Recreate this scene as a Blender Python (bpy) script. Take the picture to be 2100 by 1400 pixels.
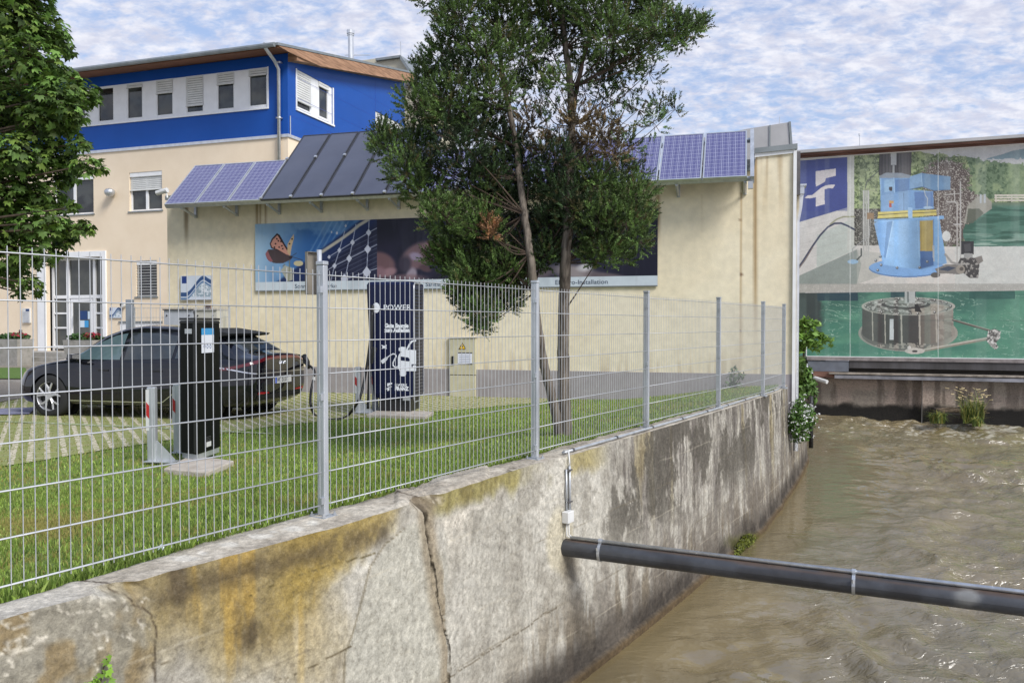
import bpy, math, random
import numpy as np
from mathutils import Vector, Matrix
from mathutils.bvhtree import BVHTree
D = bpy.data
SC = bpy.context.scene
for o in list(D.objects): D.objects.remove(o)
R = math.radians
random.seed(7); RNG = np.random.default_rng(7)

# ------------------------------------------------------------------ camera
CAMZ = 1.15; F = 1660.0; PITCH = math.atan(34 / F)
cam = D.objects.new("camera", D.cameras.new("camera")); SC.collection.objects.link(cam)
cam.location = (0, 0, CAMZ); cam.rotation_euler = (R(90) - PITCH, 0, 0)
cam.data.sensor_width = 36; cam.data.lens = 36 * F / 2100
cam.data.clip_start = 0.05; cam.data.clip_end = 3000
SC.camera = cam
SC.render.resolution_x = 1024; SC.render.resolution_y = 682
# ------------------------------------------------------------------ light
SUN_EL = R(42); SUN_AZ = math.atan2(0.68, -0.73)      # sun high behind the viewer's right shoulder
w = D.worlds.new("World"); SC.world = w; w.use_nodes = True
nt = w.node_tree; N = nt.nodes; L = nt.links; N.clear()
out = N.new('ShaderNodeOutputWorld'); bg = N.new('ShaderNodeBackground'); bg.inputs[1].default_value = 0.115
sky = N.new('ShaderNodeTexSky'); sky.sky_type = 'NISHITA'; sky.sun_disc = False
sky.sun_elevation = SUN_EL; sky.sun_rotation = SUN_AZ; sky.air_density = 1.2; sky.dust_density = 1.0; sky.altitude = 300
tc = N.new('ShaderNodeTexCoord'); sep = N.new('ShaderNodeSeparateXYZ'); L.new(tc.outputs['Generated'], sep.inputs[0])
def wm(op, a, b=None, c=None):
    n = N.new('ShaderNodeMath'); n.operation = op
    for i, v in enumerate((a, b, c)):
        if v is None: continue
        if isinstance(v, (int, float)): n.inputs[i].default_value = v
        else: L.new(v, n.inputs[i])
    return n.outputs[0]
zz = wm('ADD', wm('MAXIMUM', sep.outputs[2], 0.0), 0.26)
cx = wm('DIVIDE', sep.outputs[0], zz); cy = wm('DIVIDE', sep.outputs[1], zz)
comb = N.new('ShaderNodeCombineXYZ'); L.new(cx, comb.inputs[0]); L.new(cy, comb.inputs[1])
mp = N.new('ShaderNodeMapping'); L.new(comb.outputs[0], mp.inputs[0]); mp.inputs['Rotation'].default_value = (0, 0, R(24)); mp.inputs['Scale'].default_value = (1.0, 1.35, 1)
def wnoise(sc, det, ro, dist=0.0):
    n = N.new('ShaderNodeTexNoise'); n.inputs['Scale'].default_value = sc; n.inputs['Detail'].default_value = det
    n.inputs['Roughness'].default_value = ro; n.inputs['Distortion'].default_value = dist; L.new(mp.outputs[0], n.inputs['Vector']); return n.outputs[0]
n1 = wnoise(15.0, 6, 0.55, 0.3); n2 = wnoise(1.8, 3, 0.5); n3 = wnoise(42.0, 4, 0.6, 0.3)
def ramp(x, a, b):
    m = N.new('ShaderNodeMapRange'); m.interpolation_type = 'SMOOTHSTEP'; L.new(x, m.inputs[0]); m.inputs[1].default_value = a; m.inputs[2].default_value = b; return m.outputs[0]
mix0 = wm('ADD', wm('ADD', wm('MULTIPLY', n1, 0.55), wm('MULTIPLY', n2, 0.45)), wm('MULTIPLY', wm('SUBTRACT', n3, 0.5), 0.30))
mix0 = wm('ADD', mix0, wm('MULTIPLY', wm('SUBTRACT', 0.35, sep.outputs[2]), 0.22))
cm = ramp(mix0, 0.35, 0.615)
cshade = ramp(wnoise(17.0, 5, 0.6, 0.3), 0.33, 0.68)
ccol = N.new('ShaderNodeMixRGB'); L.new(cshade, ccol.inputs[0]); ccol.inputs[1].default_value = (3.25, 3.4, 4.15, 1); ccol.inputs[2].default_value = (4.55, 4.6, 5.0, 1)
skym = N.new('ShaderNodeMixRGB'); skym.inputs[0].default_value = 0.65; L.new(sky.outputs[0], skym.inputs[1]); skym.inputs[2].default_value = (2.0, 2.5, 3.95, 1)
smx = N.new('ShaderNodeMixRGB'); L.new(cm, smx.inputs[0]); L.new(skym.outputs[0], smx.inputs[1]); L.new(ccol.outputs[0], smx.inputs[2])
L.new(smx.outputs[0], bg.inputs[0]); L.new(bg.outputs[0], out.inputs[0])
sd = D.lights.new("sun", 'SUN'); sd.energy = 2.3; sd.angle = R(22); sd.color = (1.0, 0.975, 0.94)
so = D.objects.new("sun", sd); SC.collection.objects.link(so)
sv = Vector((math.sin(SUN_AZ) * math.cos(SUN_EL), math.cos(SUN_AZ) * math.cos(SUN_EL), math.sin(SUN_EL)))
so.rotation_euler = sv.to_track_quat('Z', 'Y').to_euler(); so.location = sv * 60
SC.view_settings.view_transform = 'Standard'; SC.view_settings.look = 'None'; SC.view_settings.gamma = 1
SC.view_settings.exposure = 0.80
SC.render.engine = 'CYCLES'

# ------------------------------------------------------------------ geometry helpers
cp, sp = math.cos(PITCH), math.sin(PITCH)
C0 = np.array([0, 0, CAMZ])
def ray(px, py):
    x = (px - 1050) / F; y = -(py - 700) / F
    return np.array([x, cp + y * sp, -sp + y * cp])
def atz(px, py, z):
    d = ray(px, py); return C0 + d * ((z - CAMZ) / d[2])
def aty(px, py, Y):
    d = ray(px, py); return C0 + d * (Y / d[1])
def proj(P):
    P = np.asarray(P, float) - C0
    f = P[..., 1] * cp - P[..., 2] * sp; u = P[..., 1] * sp + P[..., 2] * cp
    return 1050 + F * P[..., 0] / f, 700 - F * u / f
class Frame:
    def __init__(s, O, ang):
        a = R(ang); s.O = np.array([O[0], O[1], 0.0]); s.X = np.array([math.cos(a), math.sin(a), 0]); s.N = np.array([math.sin(a), -math.cos(a), 0]); s.Z = np.array([0, 0, 1.0])
    def p(s, u, z, o=0.0): return s.O + s.X * u + s.N * o + s.Z * z
    def hit(s, px, py, o=0.0):
        d = ray(px, py); O = s.O + s.N * o; t = np.dot(O - C0, s.N) / np.dot(d, s.N); P = C0 + d * t
        return float(np.dot(P - s.O, s.X)), float(P[2])
    def S(s, px, o=0.0): return s.hit(px, 700, o)[0]
    def Zat(s, px, py, o=0.0): return s.hit(px, py, o)[1]
WF = Frame((0, 0), 0)   # x = u, outward = -y

class MB:
    def __init__(s): s.v = []; s.f = []; s.m = []
    def add(s, vs, fs, m=0):
        b = len(s.v); s.v += [tuple(map(float, v)) for v in vs]
        for f in fs: s.f.append(tuple(b + i for i in f)); s.m.append(m)
    def box(s, fr, u0, u1, z0, z1, o0, o1, m=0):
        if u0 > u1: u0, u1 = u1, u0
        if z0 > z1: z0, z1 = z1, z0
        if o0 > o1: o0, o1 = o1, o0
        vs = [fr.p(u, z, o) for o in (o0, o1) for z in (z0, z1) for u in (u0, u1)]
        s.add(vs, [(0, 2, 3, 1), (4, 5, 7, 6), (0, 1, 5, 4), (2, 6, 7, 3), (0, 4, 6, 2), (1, 3, 7, 5)], m); return s
    def prism(s, fr, pts, o0, o1, m=0):
        n = len(pts); vs = [fr.p(u, z, o0) for u, z in pts] + [fr.p(u, z, o1) for u, z in pts]
        s.add(vs, [tuple(range(n)), tuple(range(2 * n - 1, n - 1, -1))] + [(i, n + i, n + (i + 1) % n, (i + 1) % n) for i in range(n)], m); return s
    def hull8(s, a, m=0):   # 8 corner points: bottom 4 ring, top 4 ring
        s.add(a, [(3, 2, 1, 0), (4, 5, 6, 7), (0, 1, 5, 4), (1, 2, 6, 5), (2, 3, 7, 6), (3, 0, 4, 7)], m); return s
    def tube(s, pts, r, n=8, m=0, cap=True):
        pts = [np.array(p, float) for p in pts]; k = len(pts)
        rr = r if isinstance(r, (list, tuple, np.ndarray)) else [r] * k
        vs = []; prev = None
        for i, p in enumerate(pts):
            t = pts[min(i + 1, k - 1)] - pts[max(i - 1, 0)]; t /= (np.linalg.norm(t) + 1e-12)
            if prev is None:
                a = np.array([0, 0, 1.0]) if abs(t[2]) < .9 else np.array([1.0, 0, 0])
            else: a = prev
            x = a - t * np.dot(a, t); x /= (np.linalg.norm(x) + 1e-12); prev = x; y = np.cross(t, x)
            for j in range(n):
                an = 2 * math.pi * j / n; vs.append(p + rr[i] * (math.cos(an) * x + math.sin(an) * y))
        fs = [(i * n + j, i * n + (j + 1) % n, (i + 1) * n + (j + 1) % n, (i + 1) * n + j) for i in range(k - 1) for j in range(n)]
        if cap: fs += [tuple(range(n - 1, -1, -1)), tuple((k - 1) * n + j for j in range(n))]
        s.add(vs, fs, m); return s
    def quad(s, a, b, c, d, m=0): s.add([a, b, c, d], [(0, 1, 2, 3)], m); return s
    def lathe(s, c, prof, n=24, m=0):
        vs = []; k = len(prof)
        for r, z in prof:
            for j in range(n): a = 2 * math.pi * j / n; vs.append((c[0] + r * math.cos(a), c[1] + r * math.sin(a), c[2] + z))
        fs = [(i * n + j, i * n + (j + 1) % n, (i + 1) * n + (j + 1) % n, (i + 1) * n + j) for i in range(k - 1) for j in range(n)]
        s.add(vs, fs, m); return s
WL = {}
def tag(o, label=None, cat=None, group=None, kind=None):
    if label: o['label'] = label
    if cat: o['category'] = cat
    if group: o['group'] = group
    if kind: o['kind'] = kind
    return o
def thing(name, loc, label, cat, group=None):
    o = D.objects.new(name, None); SC.collection.objects.link(o); o.location = [float(c) for c in loc]; o.empty_display_size = .1
    WL[o] = np.array(loc, float); return tag(o, label, cat, group)
def mesh_obj(name, V, Fc, mats, parent=None, mi=None, smooth=False, origin=None):
    V = np.asarray(V, float)
    if parent is not None: org = WL[parent]
    elif origin is not None: org = np.array(origin, float)
    else:
        org = np.array([(V[:, 0].min() + V[:, 0].max()) / 2, (V[:, 1].min() + V[:, 1].max()) / 2, V[:, 2].min()])
    me = D.meshes.new(name); me.from_pydata((V - org).tolist(), [], Fc)
    for m in (mats if isinstance(mats, (list, tuple)) else [mats]): me.materials.append(m)
    if mi is not None and any(mi): me.polygons.foreach_set('material_index', mi)
    if smooth: me.polygons.foreach_set('use_smooth', [True] * len(me.polygons))
    me.update()
    o = D.objects.new(name, me); SC.collection.objects.link(o)
    if parent is not None: o.parent = parent
    else: o.location = org
    WL[o] = org
    return o
def build(mb, name, mats, parent=None, smooth=False, bevel=0, **kw):
    o = mesh_obj(name, mb.v, mb.f, mats, parent, mb.m, smooth)
    if bevel:
        b = o.modifiers.new('bevel', 'BEVEL'); b.width = bevel; b.segments = 2; b.limit_method = 'ANGLE'; b.angle_limit = R(50)
    if kw: tag(o, **kw)
    return o
def tri_obj(name, V, nper, mats, parent=None, col=None, mi=None):
    """fast mesh: V (n*nper,3), consecutive nper verts make a face"""
    org = WL[parent] if parent is not None else np.array([V[:, 0].mean(), V[:, 1].mean(), V[:, 2].min()])
    n = len(V) // nper; me = D.meshes.new(name); me.vertices.add(len(V)); me.vertices.foreach_set('co', (V - org).astype(np.float32).ravel())
    me.loops.add(len(V)); me.loops.foreach_set('vertex_index', np.arange(len(V), dtype=np.int32))
    me.polygons.add(n); me.polygons.foreach_set('loop_start', np.arange(0, len(V), nper, dtype=np.int32)); me.polygons.foreach_set('loop_total', np.full(n, nper, dtype=np.int32))
    for m in (mats if isinstance(mats, (list, tuple)) else [mats]): me.materials.append(m)
    me.update()
    if col is not None: setcol(me, col)
    o = D.objects.new(name, me); SC.collection.objects.link(o)
    if parent is not None: o.parent = parent
    else: o.location = org
    WL[o] = org; return o
def setcol(me, col):
    at = me.color_attributes.new('Col', 'FLOAT_COLOR', 'POINT'); c = np.ones((len(col), 4), np.float32); c[:, :3] = col
    at.data.foreach_set('color', c.ravel())
def dup(root, delta=(0, 0, 0), label=None, rotz=0, loc=None):
    r = root.copy(); SC.collection.objects.link(r)
    r.location = loc if loc is not None else Vector(root.location) + Vector(delta)
    r.rotation_euler.z = root.rotation_euler.z + rotz
    if label: r['label'] = label
    for ch in list(root.children):
        c = ch.copy(); SC.collection.objects.link(c); c.parent = r
        for g in list(ch.children):
            d = g.copy(); SC.collection.objects.link(d); d.parent = c
    return r
def grid_obj(name, P, mats, parent=None, col=None, smooth=True, closed=False):
    """P: (a,b,3) grid of points"""
    a, b = P.shape[:2]; V = P.reshape(-1, 3)
    i = np.arange(a - 1)[:, None] * b + np.arange(b - 1)[None, :]
    q = np.stack([i, i + 1, i + b + 1, i + b], -1).reshape(-1, 4)
    org = WL[parent] if parent is not None else np.array([V[:, 0].mean(), V[:, 1].mean(), V[:, 2].min()])
    me = D.meshes.new(name); me.vertices.add(len(V)); me.vertices.foreach_set('co', (V - org).astype(np.float32).ravel())
    me.loops.add(q.size); me.loops.foreach_set('vertex_index', q.astype(np.int32).ravel())
    me.polygons.add(len(q)); me.polygons.foreach_set('loop_start', np.arange(0, q.size, 4, dtype=np.int32)); me.polygons.foreach_set('loop_total', np.full(len(q), 4, dtype=np.int32))
    if smooth: me.polygons.foreach_set('use_smooth', np.ones(len(q), bool))
    for m in (mats if isinstance(mats, (list, tuple)) else [mats]): me.materials.append(m)
    me.update(); me.validate()
    if col is not None: setcol(me, col.reshape(-1, 3))
    o = D.objects.new(name, me); SC.collection.objects.link(o)
    if parent is not None: o.parent = parent
    else: o.location = org
    WL[o] = org; return o
def text_mb(mb, txt, size, origin, X, Zv, m=0, depth=0.003, align='LEFT', bold=0.0, sx=1.0):
    """lettering laid with baseline at origin, along X, up Zv; sits proud by depth"""
    c = D.curves.new('t', 'FONT'); c.body = txt; c.size = size; c.align_x = align; c.extrude = depth / 2; c.offset = bold; c.resolution_u = 3
    o = D.objects.new('t', c); SC.collection.objects.link(o); bpy.context.view_layer.update()
    me = o.evaluated_get(bpy.context.evaluated_depsgraph_get()).to_mesh()
    X = np.array(X, float); Zv = np.array(Zv, float); Nn = np.cross(X, Zv)
    vs = [np.array(origin) + X * v.co.x * sx + Zv * v.co.y + Nn * (v.co.z + depth / 2) for v in me.vertices]
    mb.add(vs, [tuple(p.vertices) for p in me.polygons], m)
    o.evaluated_get(bpy.context.evaluated_depsgraph_get()).to_mesh_clear(); D.objects.remove(o); D.curves.remove(c)

# ------------------------------------------------------------------ numpy noise
def _h(i, j, s):
    n = (i * 374761393 + j * 668265263 + s * 2147483647 + 1013904223) & 0xffffffff
    n = ((n ^ (n >> 13)) * 1274126177) & 0xffffffff
    return ((n ^ (n >> 16)) & 0xffff) / 65535.0
def vn(x, y, s=0):
    x = np.asarray(x, float); y = np.asarray(y, float); i = np.floor(x).astype(np.int64); j = np.floor(y).astype(np.int64)
    u = x - i; v = y - j; u = u * u * (3 - 2 * u); v = v * v * (3 - 2 * v)
    return (_h(i, j, s) * (1 - u) + _h(i + 1, j, s) * u) * (1 - v) + (_h(i, j + 1, s) * (1 - u) + _h(i + 1, j + 1, s) * u) * v
def fbm(x, y, s=0, o=4, g=.5):
    t = 0; a = 1; n = 0
    for k in range(o): t = t + a * vn(x * 2 ** k, y * 2 ** k, s + k * 7); n += a; a *= g
    return t / n
def sst(a, b, x):
    t = np.clip((x - a) / (b - a), 0, 1); return t * t * (3 - 2 * t)
def inpoly(X, Y, poly):
    ins = np.zeros(np.shape(X), bool); n = len(poly)
    for i in range(n):
        x1, y1 = poly[i]; x2, y2 = poly[(i + 1) % n]
        if y1 == y2: continue
        c = ((y1 > Y) != (y2 > Y)) & (X < (x2 - x1) * (Y - y1) / (y2 - y1) + x1); ins ^= c
    return ins
def segd(X, Y, pts):
    """distance to polyline, vectorised"""
    d = np.full(np.shape(X), 1e9)
    for (x1, y1), (x2, y2) in zip(pts[:-1], pts[1:]):
        dx, dy = x2 - x1, y2 - y1; l = dx * dx + dy * dy + 1e-9
        t = np.clip(((X - x1) * dx + (Y - y1) * dy) / l, 0, 1); d = np.minimum(d, np.hypot(X - x1 - t * dx, Y - y1 - t * dy))
    return d
def lin(c):
    c = np.asarray(c, float) / 255.0; return np.where(c <= .04045, c / 12.92, ((c + .055) / 1.055) ** 2.4)
def blend(col, mask, c, a=1.0):
    c = np.asarray(c, float); m = (np.asarray(mask, float) * a)[..., None]; return col * (1 - m) + c * m

# ------------------------------------------------------------------ materials
def mat(name, c, rough=.6, *args, fine=0, **kw):
    m = _mat(name, c, rough, *args, **kw)
    if fine:
        t = m.node_tree; n = t.nodes; l = t.links; b = n['Principled BSDF']; src = b.inputs['Base Color'].links[0].from_socket
        tcn = n.new('ShaderNodeTexCoord'); acc = src
        for sc, lo, hi, a0, a1 in ((fine * .5, .84, 1.14, .34, .66), (fine * 2.2, .84, 1.15, .36, .64)):
            q = n.new('ShaderNodeTexNoise'); q.inputs['Scale'].default_value = sc; q.inputs['Detail'].default_value = 6; q.inputs['Roughness'].default_value = .75; l.new(tcn.outputs['Object'], q.inputs['Vector'])
            mr = n.new('ShaderNodeMapRange'); l.new(q.outputs[0], mr.inputs[0]); mr.inputs[1].default_value = a0; mr.inputs[2].default_value = a1; mr.inputs[3].default_value = lo; mr.inputs[4].default_value = hi
            mu = n.new('ShaderNodeMixRGB'); mu.blend_type = 'MULTIPLY'; mu.inputs[0].default_value = 1; l.new(acc, mu.inputs[1]); l.new(mr.outputs[0], mu.inputs[2]); acc = mu.outputs[0]
        vo = n.new('ShaderNodeTexVoronoi'); vo.inputs['Scale'].default_value = fine * 1.1; l.new(tcn.outputs['Object'], vo.inputs['Vector'])
        mr = n.new('ShaderNodeMapRange'); l.new(vo.outputs['Distance'], mr.inputs[0]); mr.inputs[1].default_value = .04; mr.inputs[2].default_value = .16; mr.inputs[3].default_value = .45; mr.inputs[4].default_value = 1.0
        mu = n.new('ShaderNodeMixRGB'); mu.blend_type = 'MULTIPLY'; mu.inputs[0].default_value = .4; l.new(acc, mu.inputs[1]); l.new(mr.outputs[0], mu.inputs[2]); acc = mu.outputs[0]
        l.new(acc, b.inputs['Base Color'])
    return m
def _mat(name, c, rough=.6, metal=0., c2=None, ns=6., nd=4, nr=(.35, .65), bump=0., bs=30., coat=0., spec=.5, stretch=None, attr=False, trans=0., ior=1.45, emit=None, nw=1.0, alpha=None):
    m = D.materials.new(name); m.use_nodes = True; t = m.node_tree; n = t.nodes; l = t.links; b = n['Principled BSDF']
    b.inputs['Roughness'].default_value = rough; b.inputs['Metallic'].default_value = metal; b.inputs['Specular IOR Level'].default_value = spec
    b.inputs['Coat Weight'].default_value = coat; b.inputs['Transmission Weight'].default_value = trans; b.inputs['IOR'].default_value = ior
    b.inputs['Coat Roughness'].default_value = .03
    c = tuple(c) + (1,)
    tcn = n.new('ShaderNodeTexCoord'); vec = tcn.outputs['Object']
    if stretch:
        mpn = n.new('ShaderNodeMapping'); mpn.inputs['Scale'].default_value = stretch; l.new(vec, mpn.inputs[0]); vec = mpn.outputs[0]
    def noise(sc, d=nd, ro=.6):
        q = n.new('ShaderNodeTexNoise'); q.inputs['Scale'].default_value = sc; q.inputs['Detail'].default_value = d; q.inputs['Roughness'].default_value = ro; l.new(vec, q.inputs['Vector']); return q.outputs[0]
    src = None
    if attr:
        a = n.new('ShaderNodeAttribute'); a.attribute_name = 'Col'; src = a.outputs['Color']
        if c2 is not None:    # multiply variation
            mr = n.new('ShaderNodeMapRange'); l.new(noise(ns), mr.inputs[0]); mr.inputs[1].default_value = nr[0]; mr.inputs[2].default_value = nr[1]; mr.inputs[3].default_value = c2[0]; mr.inputs[4].default_value = c2[1]
            mu = n.new('ShaderNodeMixRGB'); mu.blend_type = 'MULTIPLY'; mu.inputs[0].default_value = 1; l.new(src, mu.inputs[1]); l.new(mr.outputs[0], mu.inputs[2]); src = mu.outputs[0]
        l.new(src, b.inputs['Base Color'])
    elif c2 is not None:
        mr = n.new('ShaderNodeMapRange'); l.new(noise(ns), mr.inputs[0]); mr.inputs[1].default_value = nr[0]; mr.inputs[2].default_value = nr[1]; mr.inputs[4].default_value = nw
        mx = n.new('ShaderNodeMixRGB'); l.new(mr.outputs[0], mx.inputs[0]); mx.inputs[1].default_value = c; mx.inputs[2].default_value = tuple(c2) + (1,); l.new(mx.outputs[0], b.inputs['Base Color'])
    else:
        b.inputs['Base Color'].default_value = c
    if bump:
        bn = n.new('ShaderNodeBump'); bn.inputs['Strength'].default_value = 1.0; bn.inputs['Distance'].default_value = bump; l.new(noise(bs), bn.inputs['Height']); l.new(bn.outputs[0], b.inputs['Normal'])
    if emit: b.inputs['Emission Color'].default_value = tuple(emit[:3]) + (1,); b.inputs['Emission Strength'].default_value = emit[3]
    return m
def S(r, g, b, k=1.0): return tuple(float(x) * k for x in lin((r, g, b)))
M = {}
M['galv'] = mat('galvanised_steel', (.46, .48, .50), .42, .75, c2=(.60, .62, .64), ns=14, bump=.0004, bs=60)
M['galvpost'] = mat('galvanised_post', (.42, .44, .46), .45, .55, c2=(.55, .57, .59), ns=9, stretch=(1, 1, .3), bump=.0004, bs=50)
M['wire'] = mat('galvanised_wire', (.50, .51, .52), .5, .35, c2=(.42, .43, .44), ns=12)
M['black'] = mat('black_plastic', (.012, .012, .013), .45, c2=(.02, .02, .02), ns=8)
M['blackgloss'] = mat('black_enamel', (.004, .005, .005), .5, c2=(.006, .007, .006), ns=2, spec=.12)
M['white'] = mat('white_paint', (.82, .82, .82), .5, c2=(.76, .76, .76), ns=3, bump=.0005, bs=30)
M['whiteframe'] = mat('white_window_frame', (.80, .80, .79), .4, c2=(.72, .72, .71), ns=3)
M['alu'] = mat('aluminium', (.66, .67, .68), .35, .7, c2=(.55, .56, .57), ns=5)
M['glass'] = mat('window_glass', (.012, .014, .015), .03, spec=.8, c2=(.05, .055, .05), ns=1.3, nd=2, nr=(.42, .58))
M['blind'] = mat('blind_slat', (.66, .66, .63), .5, c2=(.58, .58, .55), ns=4)
M['creamhall'] = mat('cream_render', S(232, 220, 192), .85, c2=S(216, 200, 163), ns=1.3, nd=6, bump=.004, bs=90)
M['creamtower'] = mat('pale_beige_render', S(232, 214, 188), .85, c2=S(226, 207, 180), ns=1.1, nd=6, bump=.004, bs=70)
M['plinth'] = mat('grey_plinth', S(158, 152, 152), .8, c2=S(146, 140, 140), ns=3, bump=.003, bs=60)
M['blue'] = mat('blue_cladding', S(26, 78, 158), .4, c2=S(24, 74, 151), ns=.8, coat=.1, spec=.15)
M['zinc'] = mat('zinc_sheet', (.20, .22, .22), .5, .4, c2=(.27, .29, .29), ns=3)
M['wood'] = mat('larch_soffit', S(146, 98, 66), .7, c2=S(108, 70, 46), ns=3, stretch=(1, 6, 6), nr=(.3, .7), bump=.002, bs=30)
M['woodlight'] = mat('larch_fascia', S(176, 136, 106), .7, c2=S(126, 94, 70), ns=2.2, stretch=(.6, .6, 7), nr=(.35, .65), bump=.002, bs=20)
M['concrete'] = mat('concrete', (.36, .34, .31), .85, c2=(.26, .25, .22), ns=5, nd=8, bump=.006, bs=40)
M['darksteel'] = mat('dark_steel', (.10, .10, .105), .5, .5, c2=(.16, .15, .15), ns=7)
M['slab'] = mat('cast_concrete_slab', (.50, .45, .38), .85, c2=(.36, .31, .25), ns=7, bump=.005, bs=50)
M['red'] = mat('red_reflective', (.45, .02, .02), .4)
M['pale'] = mat('white_plastic', (.68, .68, .66), .4, c2=(.6, .6, .58), ns=8)
M['navy'] = mat('navy_lacquer', (.004, .007, .035), .35, c2=(.005, .009, .042), ns=2, spec=.35)
M['beige'] = mat('beige_cabinet', S(196, 190, 162), .5, c2=S(184, 178, 150), ns=4)
M['paper'] = mat('paper', (.72, .74, .8), .6)
M['ink'] = mat('ink', (.03, .03, .04), .6)
M['vc'] = mat('printed_panel', (1, 1, 1), .35, attr=True, c2=(.95, 1.05), ns=3, spec=.4)
M['rubber'] = mat('rubber_cable', (.012, .012, .012), .5)
# ------------------------------------------------------------------ layout frames
HALL = Frame(aty(1628, 666, 15.5), -16)
_p = aty(115, 666, 33.0); TOW = Frame(_p, -18.5); _s = TOW.S(593); TOW = Frame(TOW.p(_s, 0), -18.5)
GAB = Frame(TOW.O, 90 - 18.5)
_p = aty(1680, 666, 29.2); MUR = Frame(_p, -20.5)
ZW = -2.05
FD = np.array([.527, .850, 0]); FD /= np.linalg.norm(FD); FR = np.array([FD[1], -FD[0], 0])   # along fence, to the canal side
def tr(P): return float(np.dot(P[:2], FD[:2])), float(np.dot(P[:2], FR[:2]))
def fromtr(t, r, z): return FD * t + FR * r + np.array([0, 0, z])
def curve_tr(pts, z):
    q = sorted(tr(atz(x, y, z)) for x, y in pts); return np.array(q)
TOPF = curve_tr([(0, 1271), (133, 1233), (267, 1197), (350, 1171), (500, 1131), (700, 1077), (830, 1036), (923, 1006), (1097, 951), (1167, 934), (1400, 865), (1470, 844), (1600, 802)], 0)
TOPF = np.vstack([TOPF, [tr((5.62, 16.3)), tr((6.85, 19.0)), tr((8.5, 24.0)), tr((9.9, 28.8))]])
TOPB = curve_tr([(0, 1230), (150, 1191), (313, 1141), (433, 1107), (643, 1051), (813, 1004), (933, 971), (1067, 939), (1143, 916), (1333, 867), (1467, 831), (1600, 796)], 0)
FOOT = curve_tr([(1180, 1400), (1267, 1331), (1367, 1251), (1450, 1181), (1507, 1134), (1560, 1094), (1587, 1057), (1633, 991), (1656, 945)], ZW)
FOOT = np.vstack([FOOT, [tr((8.6, 24.0)), tr((9.95, 28.8))]])
TC = tr(HALL.p(0, 0))[0]
def rT(t): return np.interp(t, TOPF[:, 0], TOPF[:, 1])
def rB(t): return np.minimum(np.interp(t, TOPB[:, 0], TOPB[:, 1]), rT(t) - .16)
def rF(t): return np.clip(np.interp(t, FOOT[:, 0], FOOT[:, 1]), rT(t) + .01, rT(t) + .12)
RBm = float(np.mean(TOPB[:, 1]))
def gz(t, r):   # ground height
    d = np.maximum(RBm - r, 0); return -.02 - .37 * sst(.0, 3.6, d)
print('frames', HALL.O, TOW.O, MUR.O, 'TC', TC, 'TOPF', TOPF[0], TOPF[-1], 'FOOT', FOOT[0], FOOT[-1])
# ------------------------------------------------------------------ ground sheets
def gpt(t, r, dz=0.0): P = FD[None] * np.atleast_1d(t)[:, None] + FR[None] * np.atleast_1d(r)[:, None]; P[:, 2] = gz(np.atleast_1d(t), np.atleast_1d(r)) + dz; return P
M['soil'] = mat('lawn_soil', S(104, 122, 56), .95, c2=S(128, 122, 72), ns=2.5, nd=6, nr=(.5, .75), bump=.02, bs=25)
ts = np.concatenate([np.linspace(-12, 2, 12), np.linspace(2.3, 20, 90), np.linspace(21, 75, 28), [120, 200, 400]])
ds = np.concatenate([np.linspace(0, 6, 40), np.linspace(6.3, 30, 60), np.linspace(32, 90, 20), [150, 250, 500]])
P = np.zeros((len(ts), len(ds), 3))
vdir = -HALL.N
for i, t in enumerate(ts):
    r0 = float(rB(t)) + .03
    P[i] = gpt(np.full(len(ds), t), r0 - ds)
P[:, :, 2] += (fbm(P[:, :, 0] * 1.3, P[:, :, 1] * 1.3, 3) - .5) * .03
ground = grid_obj('ground', P, M['soil']); tag(ground, 'green lawn and bare earth between canal wall and building', 'ground', kind='structure')

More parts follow.
